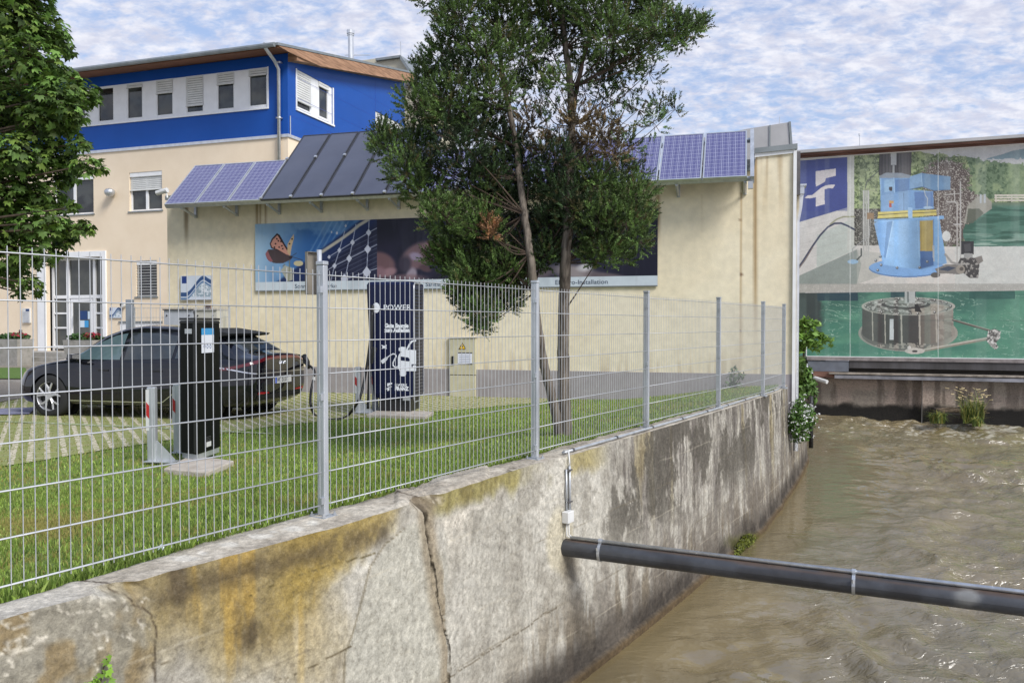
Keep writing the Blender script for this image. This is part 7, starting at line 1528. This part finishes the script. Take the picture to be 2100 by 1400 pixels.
# ---- juniper
rj = np.random.default_rng(21)
JY = 8.7; jb = atz(1160, 905, -.07)
jun = thing('juniper_tree', jb, 'dark green juniper with two thin bare trunks and browning patches, just behind the fence', 'tree')
def JP(x, y, dy=0.0): return aty(x, y, JY + dy)
trA = [(1150, 905, -.02), (1138, 840, -.05), (1118, 760, -.1), (1104, 680, -.2), (1096, 600, -.30), (1087, 520, -.34), (1076, 440, -.22), (1066, 370, -.10), (1058, 300, 0), (1045, 230, -.05), (1030, 150, 0), (1020, 60, 0), (1015, -60, 0)]
trB = [(1160, 908, 0), (1158, 830, 0), (1155, 740, 0), (1156, 640, -.1), (1160, 540, -.25), (1166, 440, -.22), (1170, 340, -.15), (1172, 260, .05), (1170, 180, .05), (1160, 100, .1), (1150, 0, .1), (1148, -120, .1)]
trC = [(1172, 250, .05), (1185, 170, .1), (1205, 90, .1), (1235, 20, .15), (1260, -60, .15)]
tb_ = MB()
def wob_path(pts, amp=.003): 
    P_ = [JP(*p) for p in pts]; q = sp_(P_, 6); return [p + rj.normal(size=3) * amp for p in q]
mb = MB(); q = wob_path(trA); mb.tube(q, list(np.linspace(.055, .020, len(q)) * (1 + .02 * rj.normal(size=len(q)))), 12); build(mb, 'trunk', M['bark'], jun, smooth=True)
mb = MB(); q = wob_path(trB); mb.tube(q, list(np.linspace(.072, .024, len(q)) * (1 + .02 * rj.normal(size=len(q)))), 12); build(mb, 'trunk', M['bark'], jun, smooth=True)
mb = MB(); q = wob_path(trC); mb.tube(q, list(np.linspace(.03, .012, len(q))), 8)
# foliage clumps: x, y, radius in picture px, kind (0 green, 1 brown, 2 sparse, 3 darker tone painted in for shaded masses)
G, B_, SPR, DK = 0, 1, 2, 3
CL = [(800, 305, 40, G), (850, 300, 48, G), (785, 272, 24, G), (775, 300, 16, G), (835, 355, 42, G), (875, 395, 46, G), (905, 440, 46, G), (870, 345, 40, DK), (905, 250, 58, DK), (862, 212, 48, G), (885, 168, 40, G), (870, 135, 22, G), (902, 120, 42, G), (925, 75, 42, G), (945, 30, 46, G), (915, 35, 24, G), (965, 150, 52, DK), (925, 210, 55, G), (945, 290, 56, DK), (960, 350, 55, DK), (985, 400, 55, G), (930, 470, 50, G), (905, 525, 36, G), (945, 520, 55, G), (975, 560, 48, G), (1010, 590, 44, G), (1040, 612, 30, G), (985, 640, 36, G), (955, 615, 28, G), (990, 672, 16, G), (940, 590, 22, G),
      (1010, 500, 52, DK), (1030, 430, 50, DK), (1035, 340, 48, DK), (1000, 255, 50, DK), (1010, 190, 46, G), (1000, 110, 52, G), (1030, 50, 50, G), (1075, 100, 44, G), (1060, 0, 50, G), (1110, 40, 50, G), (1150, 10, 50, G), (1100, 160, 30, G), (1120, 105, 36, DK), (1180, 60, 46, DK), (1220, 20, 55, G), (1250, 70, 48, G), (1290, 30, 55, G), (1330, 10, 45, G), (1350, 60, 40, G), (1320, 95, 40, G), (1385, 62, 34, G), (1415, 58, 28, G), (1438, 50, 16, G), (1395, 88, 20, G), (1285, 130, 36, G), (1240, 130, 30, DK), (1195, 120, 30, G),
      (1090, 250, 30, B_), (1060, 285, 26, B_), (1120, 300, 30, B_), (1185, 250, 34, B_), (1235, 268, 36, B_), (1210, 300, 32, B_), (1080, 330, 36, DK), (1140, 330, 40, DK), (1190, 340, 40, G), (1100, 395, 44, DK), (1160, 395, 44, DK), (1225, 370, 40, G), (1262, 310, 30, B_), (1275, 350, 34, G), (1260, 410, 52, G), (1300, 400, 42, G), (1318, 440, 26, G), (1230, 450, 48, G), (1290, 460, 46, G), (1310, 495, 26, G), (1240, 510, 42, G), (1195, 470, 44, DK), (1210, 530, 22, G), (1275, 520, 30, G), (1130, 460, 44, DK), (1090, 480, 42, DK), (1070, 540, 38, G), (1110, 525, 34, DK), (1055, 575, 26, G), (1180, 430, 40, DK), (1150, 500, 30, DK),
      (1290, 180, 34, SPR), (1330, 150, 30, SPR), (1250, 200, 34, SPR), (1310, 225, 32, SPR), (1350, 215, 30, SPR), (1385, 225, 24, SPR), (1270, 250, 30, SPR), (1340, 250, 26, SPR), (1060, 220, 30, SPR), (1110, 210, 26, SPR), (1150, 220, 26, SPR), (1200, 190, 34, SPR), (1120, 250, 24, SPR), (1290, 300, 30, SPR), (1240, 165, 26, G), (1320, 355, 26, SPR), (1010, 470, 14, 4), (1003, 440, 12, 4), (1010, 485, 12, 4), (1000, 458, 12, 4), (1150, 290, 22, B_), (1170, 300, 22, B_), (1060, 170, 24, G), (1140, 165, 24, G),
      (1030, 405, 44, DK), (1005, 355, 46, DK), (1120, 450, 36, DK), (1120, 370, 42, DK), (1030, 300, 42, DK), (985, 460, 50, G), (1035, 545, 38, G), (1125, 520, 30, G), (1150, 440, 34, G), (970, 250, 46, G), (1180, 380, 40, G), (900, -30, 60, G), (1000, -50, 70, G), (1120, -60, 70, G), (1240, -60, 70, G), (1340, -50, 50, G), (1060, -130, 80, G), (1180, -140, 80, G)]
cen = []; dirs = []; kinds = []; bases = []
for (x, y, r_, k) in CL:
    rad = r_ / F * JY * 1.02; dy = rj.uniform(-.45, .45) if k != DK else rj.uniform(-.35, .5); c = JP(x, y, dy)
    # limb from the nearer trunk
    src = trB if x > 1090 else trA; ty = y + 60 + r_ if y < 520 else y - 90; ts = sorted(src, key=lambda p: abs(p[1] - ty))[0]; s0 = JP(*ts)
    mid = (s0 + c) / 2 + np.array([0, 0, -.06]) + rj.normal(size=3) * .04; mb.tube(sp_([s0, mid, c], 5), list(np.linspace(.010 if k != SPR else .008, .003, 11)), 5)
    nst = {G: 150, DK: 135, B_: 95, SPR: 42, 4: 130}[k]; nst = max(16, int(nst * (r_ / 45.0) ** 1.7 * (2.3 if y > 550 else 1.5 if y > 480 else 1.2)))
    d = unit(rj.normal(size=(nst, 3))); rr = rj.random(nst)[:, None] ** .45
    p = c + d * rr * rad * np.array([1, 1.25, .9]); dd = unit(d * .9 + np.array([0, 0, .75]) + rj.normal(size=(nst, 3)) * .25)
    cen.append(p); dirs.append(dd); kinds.append(np.full(nst, k)); 
    for i in range(0, nst, 9 if k != SPR else 2): mb.tube([c + (p[i] - c) * .1, p[i]], .0035, 3, cap=False)
build(mb, 'limb', M['twig'], jun)
cen = np.concatenate(cen); dirs = np.concatenate(dirs); kinds = np.concatenate(kinds)
# each sprig: a short plume of narrow leaf faces around an axis
def sprigs(cen, dirs, kinds, per, L_, wd, rg):
    n = len(cen); out = []; cols = []
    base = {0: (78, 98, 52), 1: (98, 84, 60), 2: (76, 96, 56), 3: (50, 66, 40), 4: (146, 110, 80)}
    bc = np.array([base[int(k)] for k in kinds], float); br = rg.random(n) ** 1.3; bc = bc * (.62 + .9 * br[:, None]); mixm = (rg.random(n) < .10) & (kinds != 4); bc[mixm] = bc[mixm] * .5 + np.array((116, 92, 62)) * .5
    light = (rg.random(n) < .20) & (kinds == 0); bc[light] = bc[light] * .5 + np.array((104, 128, 64)) * .5
    for j in range(per):
        s_ = (j + rg.random(n)) / per; off = dirs * (s_ * L_)[:, None] * (.7 + .6 * rg.random(n))[:, None]
        side = unit(np.cross(dirs, rg.normal(size=(n, 3)))); a = unit(dirs * (.75 + .4 * rg.random(n))[:, None] + side * (.35 + .7 * rg.random(n))[:, None]); b = unit(np.cross(a, rg.normal(size=(n, 3))))
        o = cen + off; l_ = (L_ * .34 * (1.1 - .45 * s_) * (.7 + .6 * rg.random(n)))[:, None]; w_ = wd * (.7 + .6 * rg.random(n))[:, None]
        V = np.stack([o - b * w_, o + a * l_ * .55 - b * w_ * 1.1 + side * .002, o + a * l_, o + b * w_ + a * l_ * .3], 1); out.append(V.reshape(-1, 3)); cc_ = bc * (.85 + .3 * rg.random(n))[:, None]; cols.append(np.repeat(cc_, 4, 0))
    return np.concatenate(out), lin(np.clip(np.concatenate(cols), 0, 255))
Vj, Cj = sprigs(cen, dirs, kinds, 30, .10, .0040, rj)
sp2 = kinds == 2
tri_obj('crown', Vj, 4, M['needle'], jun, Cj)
print('juniper faces', len(Vj) // 4)

# ---- broadleaf tree at the left
rl = np.random.default_rng(33); LY = 13.8
lt_ = thing('maple_tree', np.array([-11.6, 13.8, -.4]), 'green broadleaf tree hanging into the photo at the upper left', 'tree')
LC_ = [(30, 40, 60), (95, 60, 46), (60, 0, 50), (120, 95, 30), (60, 120, 56), (128, 150, 24), (18, 115, 60), (50, 215, 56), (115, 195, 48), (165, 190, 38), (192, 204, 13), (20, 250, 56), (90, 250, 52), (150, 232, 30), (40, 320, 56), (100, 320, 46), (162, 292, 20), (178, 338, 26), (208, 346, 12), (135, 365, 28), (30, 395, 56), (88, 400, 44), (140, 330, 26), (30, 460, 56), (88, 455, 44), (135, 476, 34), (168, 466, 22), (186, 470, 10), (30, 520, 44), (80, 522, 34), (20, 562, 34), (62, 582, 20), (120, 508, 24), (40, 600, 14), (78, 598, 10), (-40, 60, 90), (-50, 200, 90), (-50, 330, 90), (-40, 460, 80), (-130, 100, 120), (-140, 300, 120), (-220, 200, 120), (-60, -80, 110), (60, -80, 60), (-180, -60, 120), (-120, 470, 100), (-260, 400, 100), (-320, 250, 110), (-300, 60, 110), (150, 425, 10), (140, 262, 20), (105, 140, 22)]
mb = MB(); base = np.array([-11.6, 13.8, -.45]); topc_ = base + np.array([.2, .3, 9.5])
mb.tube(sp_([base, base + np.array([.05, .05, 2.0]), base + np.array([-.05, .1, 4.5]), base + np.array([.1, .2, 7]), topc_], 5), list(np.linspace(.22, .05, 21)), 12); build(mb, 'trunk', M['bark'], lt_, smooth=True)
mb = MB(); LCn = []; LD = []; LS = []
for (x, y, r_) in LC_:
    rad = r_ / F * LY; c = aty(x, y, LY + rl.uniform(-.7, .7)); s0 = base + np.array([0, 0, max(2.4, min(8.5, c[2] - 1.0))]); mb.tube(sp_([s0, (s0 + c) / 2 + np.array([0, 0, .25]), c], 5), list(np.linspace(.05, .01, 11)), 6)
    n = max(18, int(240 * (r_ / 50.0) ** 2)); n = min(n, 520); d = unit(rl.normal(size=(n, 3))); p = c + d * rl.random(n)[:, None] ** .4 * rad * np.array([1, 1.2, .85]); LCn.append(p); LD.append(d)
    for i in range(0, n, 6): mb.tube([c, p[i]], .005, 3, cap=False)
build(mb, 'branch', M['twig'], lt_)
LCn = np.concatenate(LCn); LD = np.concatenate(LD)
def palmate(cen, out, size, rg, lobes=5):
    """each leaf: lobes fanned round the stalk, drooping"""
    n = len(cen); nrm = unit(np.array([0, 0, 1.0]) * .9 + out * .6 + rg.normal(size=(n, 3)) * .45); ax = unit(out * .7 + rg.normal(size=(n, 3)) * .8 + np.array([0, 0, -.35])); ax = unit(ax - nrm * (ax * nrm).sum(1)[:, None]); s_ = size * (.65 + .7 * rg.random(n)); out_ = []
    for k in range(lobes):
        a = (k - (lobes - 1) / 2) * .72; f = 1 - .16 * abs(k - (lobes - 1) / 2); d = rot_about(ax, nrm, np.full(n, a)); e = np.cross(nrm, d); l_ = (s_ * f)[:, None]; dr = nrm * l_ * -.22
        out_.append(np.stack([cen, cen + d * l_ * .55 + e * l_ * .23, cen + d * l_ + dr, cen + d * l_ * .55 - e * l_ * .23], 1))
    return np.stack(out_, 1).reshape(-1, 3), lobes
Vl, lb = palmate(LCn, LD, .115, rl); nl = len(LCn); bcol = np.array((96, 124, 60.0)) * (.65 + .7 * rl.random(nl))[:, None]; yl_ = rl.random(nl) < .25; bcol[yl_] = bcol[yl_] * .4 + np.array((122, 142, 60)) * .6; dk_ = rl.random(nl) < .25; bcol[dk_] *= .7
Cl = lin(np.clip(np.repeat(bcol, lb * 4, 0) * 1.0, 0, 255)); tri_obj('crown', Vl, 4, M['leaf'], lt_, Cl)
print('leaf faces', len(Vl) // 4)

# ---- lawn blades
rg_ = np.random.default_rng(5)
def blades(px_n, sel, hmin, hmax, wid, name, parent=None, seed=1, cols=((130, 152, 68), (152, 170, 90), (112, 136, 60)), extra=None, dry=None):
    n = len(px_n); P_ = px_n; h_ = hmin + (hmax - hmin) * rg_.random(n); an = rg_.random(n) * 2 * math.pi; d = np.stack([np.cos(an), np.sin(an), np.zeros(n)], 1); ln_ = rg_.random(n) * .6; an2 = rg_.random(n) * 2 * math.pi; lean = np.stack([np.cos(an2), np.sin(an2), np.zeros(n)], 1) * (ln_ * h_)[:, None]
    w_ = wid * (.6 + .8 * rg_.random(n))[:, None]; top = P_ + lean + np.array([0, 0, 1.0]) * h_[:, None]; mid = P_ + lean * .3 + np.array([0, 0, 1.0]) * (h_ * .55)[:, None]
    V = np.stack([P_ - d * w_, P_ + d * w_, mid + d * w_ * .7, top], 1).reshape(-1, 3)
    cc = np.array(cols, float)[rg_.integers(0, len(cols), n)] * (.75 + .5 * rg_.random(n))[:, None]
    if dry is not None: dm = dry(P_) > rg_.random(n); cc[dm] = cc[dm] * .35 + np.array((168, 146, 92)) * .65
    return V, lin(np.clip(np.repeat(cc, 4, 0), 0, 255))
def scatter(n, tmin, tmax, dmin, dmax, keep):
    t = tmin + (tmax - tmin) * rg_.random(n); r = RBm - (dmin + (dmax - dmin) * rg_.random(n)); x = FD[0] * t + FR[0] * r; y = FD[1] * t + FR[1] * r; ok = (r < rB(t) + .03) & (y > 2.2); P_ = np.stack([x, y, gz(t, r) + (fbm(x * 1.3, y * 1.3, 3) - .5) * .03], 1); px_, py_ = proj(P_); ok &= (px_ > -250) & (px_ < 1700) & (py_ < 1550); ok &= keep(x, y, t, r); return P_[ok]
def on_hall(x, y): return ((x - HALL.O[0]) * HALL.N[0] + (y - HALL.O[1]) * HALL.N[1]) > .05
inpav = lambda x, y: inpoly(x, y, pav_poly)
lawn_keep = lambda x, y, t, r: on_hall(x, y) & ~inpav(x, y) & (~inpoly(x, y, road_poly))
def dryf(P_):
    px_, py_ = proj(P_); d1 = sst(1.2, .2, np.hypot((px_ - 90) / 190, (py_ - 1085) / 38) + (fbm(P_[:, 0] * 3, P_[:, 1] * 3, 9, 3) - .5) * 1.2); return np.clip(.04 + 1.0 * d1 + .4 * sst(.52, .72, fbm(P_[:, 0] * 2.2, P_[:, 1] * 2.2, 8, 4)), 0, 1)
A1 = scatter(210000, 0.5, 9.5, -.4, 4.2, lambda x, y, t, r: lawn_keep(x, y, t, r) & (y < 7.5)); V1, C1 = blades(A1, None, .014, .04, .0035, 'g', dry=dryf)
A2 = scatter(220000, 2, 20, -.5, 9.5, lambda x, y, t, r: lawn_keep(x, y, t, r) & (y >= 7.5)); V2, C2 = blades(A2, None, .016, .045, .006, 'g', dry=dryf)
tt_ = TOPB[0, 0] - .6 + (TC - TOPB[0, 0]) * rg_.random(9000); rr_ = rB(tt_) - np.abs(rg_.normal(size=9000)) * .05 + .015; A3 = np.stack([FD[0] * tt_ + FR[0] * rr_, FD[1] * tt_ + FR[1] * rr_, gz(tt_, rr_) - .005], 1); V3, C3 = blades(A3, None, .03, .085, .0035, 'g')
g_ = tri_obj('lawn_grass', np.concatenate([V1, V2, V3]), 4, M['grassm'], None, np.concatenate([C1, C2, C3])); tag(g_, 'short green lawn grass between the fence and the parking bay, dry in places', 'grass', kind='stuff')
pvk = lambda x, y, t, r: inpav(x, y) & on_hall(x, y) & (np.mod((x * math.cos(R(-30)) - y * math.sin(R(-30))) / .17, 1) > .30)
A4 = scatter(200000, 0, 26, 1.5, 16, pvk); V4, C4 = blades(A4, None, .012, .038, .006, 'g', cols=((112, 124, 60), (134, 132, 80), (96, 112, 50)), dry=lambda P_: np.full(len(P_), .25))
g_ = tri_obj('paver_grass', V4, 4, M['grassm'], None, C4); tag(g_, 'sparse grass growing in the slots of the parking pavers', 'grass', kind='stuff')
print('blades', len(A1), len(A2), len(A3), len(A4))

# ---- plants at the corner of the canal
def plant(name, label, cat, base, group=None): return thing(name, base, label, cat, group)
def leafset(parent, cen, out, size, rg, col, name='foliage', aspect=.5, var=.5, droop=.3):
    V = leaf_tris(cen, unit(out + np.array([0, 0, .5])), size, rg, aspect, droop); n = len(cen); cc = np.array(col, float) * (1 - var / 2 + var * rg.random(n))[:, None]; return tri_obj(name, V, 4, M['leaf'], parent, lin(np.clip(np.repeat(cc, 4, 0), 0, 255)))
r6 = np.random.default_rng(61)
YC = 16.6
sb_ = aty(1641, 830, YC); sap = plant('ailanthus_sapling', 'slender sapling with long compound leaves growing at the hall corner above the canal', 'sapling', sb_)
stem = [aty(1643, 830, YC), aty(1645, 780, YC), aty(1648, 730, YC), aty(1651, 690, YC), aty(1652, 668, YC)]; build(MB().tube(sp_(stem, 5), list(np.linspace(.03, .012, 21)), 6), 'stem', M['twig'], sap, smooth=True)
cc_ = []; oo_ = []; fr_ = MB()
for (x0, y0, x1, y1, dy) in ((1651, 690, 1695, 690, -.1), (1651, 685, 1708, 700, .1), (1652, 672, 1672, 662, 0), (1652, 675, 1632, 662, 0), (1651, 690, 1634, 690, -.2), (1650, 700, 1684, 708, -.2), (1652, 670, 1650, 655, 0), (1651, 695, 1672, 716, .1), (1650, 705, 1636, 716, 0)):
    a = aty(x0, y0, YC); b = aty(x1, y1, YC + dy); m = (a + b) / 2 + np.array([0, 0, .06]); q = sp_([a, m, b], 8); fr_.tube(q, .005, 4)
    for p in q[2:]:
        for s_ in (-1, 1): o = np.array([0, s_ * .07, -.03]) + r6.normal(size=3) * .03; cc_.append(p + o); oo_.append(o)
build(fr_, 'leaf_stalk', M['leafy'], sap); leafset(sap, np.repeat(np.array(cc_), 3, 0) + r6.normal(size=(len(cc_) * 3, 3)) * .03, np.repeat(np.array(oo_), 3, 0), .13, r6, (110, 142, 66))
def bush(name, label, cat, blobs, Y, n, size, col, seed, rgy=.8, flowers=None, wood=True):
    rg = np.random.default_rng(seed); b0 = aty(blobs[-1][0], blobs[-1][1] + blobs[-1][2], Y); t = plant(name, label, cat, b0); C_ = []; O_ = []; m_ = MB()
    for (x, y, r_) in blobs:
        c = aty(x, y, Y + rg.uniform(-.1, .1)); k = int(n * (r_ / 20.0) ** 2); d = unit(rg.normal(size=(k, 3))); rad = r_ / F * Y; C_.append(c + d * rg.random(k)[:, None] ** .4 * rad * np.array([1, rgy, 1])); O_.append(d); m_.tube(sp_([b0, (b0 + c) / 2 + rg.normal(size=3) * .03, c], 4), .008, 4)
    if wood: build(m_, 'stem', M['twig'], t)
    C_ = np.concatenate(C_); O_ = np.concatenate(O_); leafset(t, C_, O_, size, rg, col)
    if flowers:
        k = rg.integers(0, len(C_), flowers); fc = C_[k] + O_[k] * .06 + np.array([0, -.04, .02]); fc = fc[fc[:, 1] < 15.45 + 10]; V = leaf_tris(np.repeat(fc, 4, 0) + rg.normal(size=(flowers * 4, 3)) * .012, np.repeat(np.tile([0, -1.0, .6], (flowers, 1)), 4, 0), .022, rg, .8); tri_obj('blossom', V, 4, M['pale'], t)
    return t
bush('corner_shrub', 'leafy green shrub below the sapling beside the hall corner strip', 'shrub', [(1640, 745, 14), (1648, 768, 20), (1655, 790, 20), (1645, 800, 18), (1664, 806, 14), (1668, 820, 8)], 16.4, 200, .13, (88, 116, 58), 71)
bush('flowering_bush', 'hanging green bush dotted with small white flowers at the end of the canal wall', 'bush', [(1640, 828, 16), (1652, 846, 20), (1636, 850, 20), (1655, 868, 18), (1640, 875, 20), (1634, 895, 16), (1650, 893, 14), (1628, 862, 16), (1662, 858, 16), (1626, 880, 14), (1640, 838, 20)], 15.4, 230, .06, (84, 116, 52), 72, flowers=170)
bush('wall_fern', 'small grey green shrub behind the fence at the foot of the hall wall', 'shrub', [(1505, 775, 16), (1520, 770, 10), (1497, 790, 14), (1512, 795, 14), (1506, 758, 8), (1505, 806, 12)], 15.55, 110, .07, (104, 122, 88), 73)
pp = thing('black_drainpipe', aty(1663, 915, 15.9), 'black plastic drainpipe running down to the water behind the flowering bush', 'pipe')
build(MB().tube([aty(1663, 812, 15.9), aty(1663, 918, 15.9)], .045, 10), 'tube', M['black'], pp, smooth=True); build(MB().tube([aty(1663, 826, 15.9), aty(1663, 830, 15.9)], .056, 10), 'collar', M['black'], pp)
def tuft(label, x0, x1, yb, h_px, n, Y, seed, heads=0, cols=((96, 112, 52), (142, 138, 72), (76, 92, 48)), hang=0.0):
    rg = np.random.default_rng(seed); b0 = aty((x0 + x1) / 2, yb, Y); t = plant('grass_tuft', label, 'grass tuft', b0, 'grass tufts on the pier'); V = []; Cc = []; hd = MB()
    for i in range(n):
        p = aty(rg.uniform(x0, x1), yb, Y + rg.uniform(-.3, .3)); h = h_px / F * Y * rg.uniform(.5, 1.1); an = rg.uniform(0, 2 * math.pi); le = rg.uniform(.1, .6) * h; d = np.array([math.cos(an), math.sin(an), 0]); q = [p, p + d * le * .25 + np.array([0, 0, h * .6]), p + d * le * (1 + hang) + np.array([0, 0, h * (1 - hang * rg.uniform(.3, 1.7))])]; s_ = np.array([-d[1], d[0], 0]) * .012
        V += [q[0] - s_, q[0] + s_, q[1] + s_ * .8, q[1] - s_ * .8, q[1] - s_ * .8, q[1] + s_ * .8, q[2] + s_ * .1, q[2] - s_ * .1]; c = np.array(cols[rg.integers(0, len(cols))]) * rg.uniform(.75, 1.25); Cc += [c] * 8
        if i < heads: hd.tube([q[2], q[2] + d * .12 + np.array([0, 0, .02])], .012, 5)
    tri_obj('blades', np.array(V), 4, M['leaf'], t, lin(np.clip(np.array(Cc), 0, 255)))
    if heads: build(hd, 'seed_heads', mat('straw', S(196, 178, 136), .8), t, kind='stuff')
tuft('tall green grass tuft with pale seed heads on the right of the pier', 1976, 2016, 868, 46, 420, 24.9, 81, 0); tuft('sparse tall grass stalks with arching pale seed heads above the pier', 1968, 2020, 858, 64, 50, 25.2, 84, 50, hang=.15)
tuft('yellowish overhanging grass tuft on the left of the pier', 1908, 1938, 868, 34, 320, 24.9, 82, hang=.5); tuft('overhanging grass fringe at the right corner of the pier', 1994, 2012, 874, 30, 160, 24.4, 83, hang=.6)
# ivy on the canal wall, bottom left
ivb = aty(203, 1410, 2.75); 
for h_ in (1,):
    iv = plant('wall_ivy', 'small sprig of ivy climbing the canal wall at the lower left edge of the photo', 'ivy', ivb); rg = np.random.default_rng(90)
    base_ = lambda x, y: None
    def onwall(x, y):
        # march along the ray until it meets the battered face
        d = ray(x, y)
        for k in np.linspace(1.5, 4.5, 900):
            p = C0 + d * k; t, r = tr(p); h = -p[2]
            if h > 0 and r <= float(rT(t) + (rF(t) - rT(t)) * h / 2.05) + .03: return p
        return C0 + d * 3
    st_ = [onwall(x, y) for x, y in ((196, 1470), (203, 1420), (207, 1395), (212, 1370), (219, 1350))]; build(MB().tube(sp_(st_, 4), .003, 5), 'stem', M['twig'], iv)
    cen_ = [onwall(x, y) for x, y in ((215, 1352), (222, 1360), (210, 1372), (205, 1380), (216, 1384), (193, 1388), (220, 1395), (208, 1398), (196, 1402), (214, 1408), (182, 1404), (188, 1395), (203, 1415), (218, 1372), (176, 1398), (224, 1348))]; cen_ = np.array(cen_) + FR * .012
    Vv_, lb_ = palmate(cen_, np.tile(FR + np.array([0, 0, -.2]), (len(cen_), 1)), .028, rg, 5); cc = np.array((108, 140, 50.0)) * (.8 + .5 * rg.random(len(cen_)))[:, None]; tri_obj('foliage', Vv_, 4, M['leaf'], iv, lin(np.clip(np.repeat(cc, lb_ * 4, 0), 0, 255)))
# scrap of white plastic on the coping edge, moss clump at the water
sc_ = MB(); c = atz(332, 1128, .0); rg = random.Random(3); vs = []
for i in range(5):
    for j in range(5): vs.append(c + np.array([(i - 2) * .008, (j - 2) * .006, .028 * math.exp(-((i - 2) ** 2 + (j - 2) ** 2) / 4) + rg.uniform(0, .008)]))
sc_.add(vs, [(i * 5 + j, (i + 1) * 5 + j, (i + 1) * 5 + j + 1, i * 5 + j + 1) for i in range(4) for j in range(4)]); build(sc_, 'plastic_scrap', mat('pale_plastic_scrap', S(205, 220, 215), .4), None, label='crumpled scrap of pale plastic lying in the grass at the wall edge', cat='litter')
t_m = float(np.interp(0, [0, 1], [0, 1])); mp_ = atz(1532, 1118, ZW + .05); tm, rm_ = tr(mp_); rg = np.random.default_rng(77); n = 1500; tt2 = tm + rg.normal(size=n) * .20; hh2 = 1.86 + .16 * rg.random(n) + np.abs(tt2 - tm) * .15; P_ = FD[None] * tt2[:, None] + FR[None] * ((rT(tt2) + (rF(tt2) - rT(tt2)) * hh2 / 2.05 + .03 + .05 * rg.random(n))[:, None]); P_[:, 2] = -hh2
ms = plant('moss_clump', 'olive moss clump clinging to the wall just above the water behind the pipe', 'moss', P_.mean(0)); V = leaf_tris(P_, np.tile(FR + np.array([0, 0, .4]), (n, 1)), .035, rg, .6); cc = np.array((92, 98, 36.0)) * (.6 + .8 * rg.random(n))[:, None]; tri_obj('fronds', V, 4, M['leaf'], ms, lin(np.clip(np.repeat(cc, 4, 0), 0, 255)))
bpy.context.view_layer.update()
print('objects', len(D.objects), 'tris', sum(len(o.data.polygons) for o in D.objects if o.type == 'MESH'))
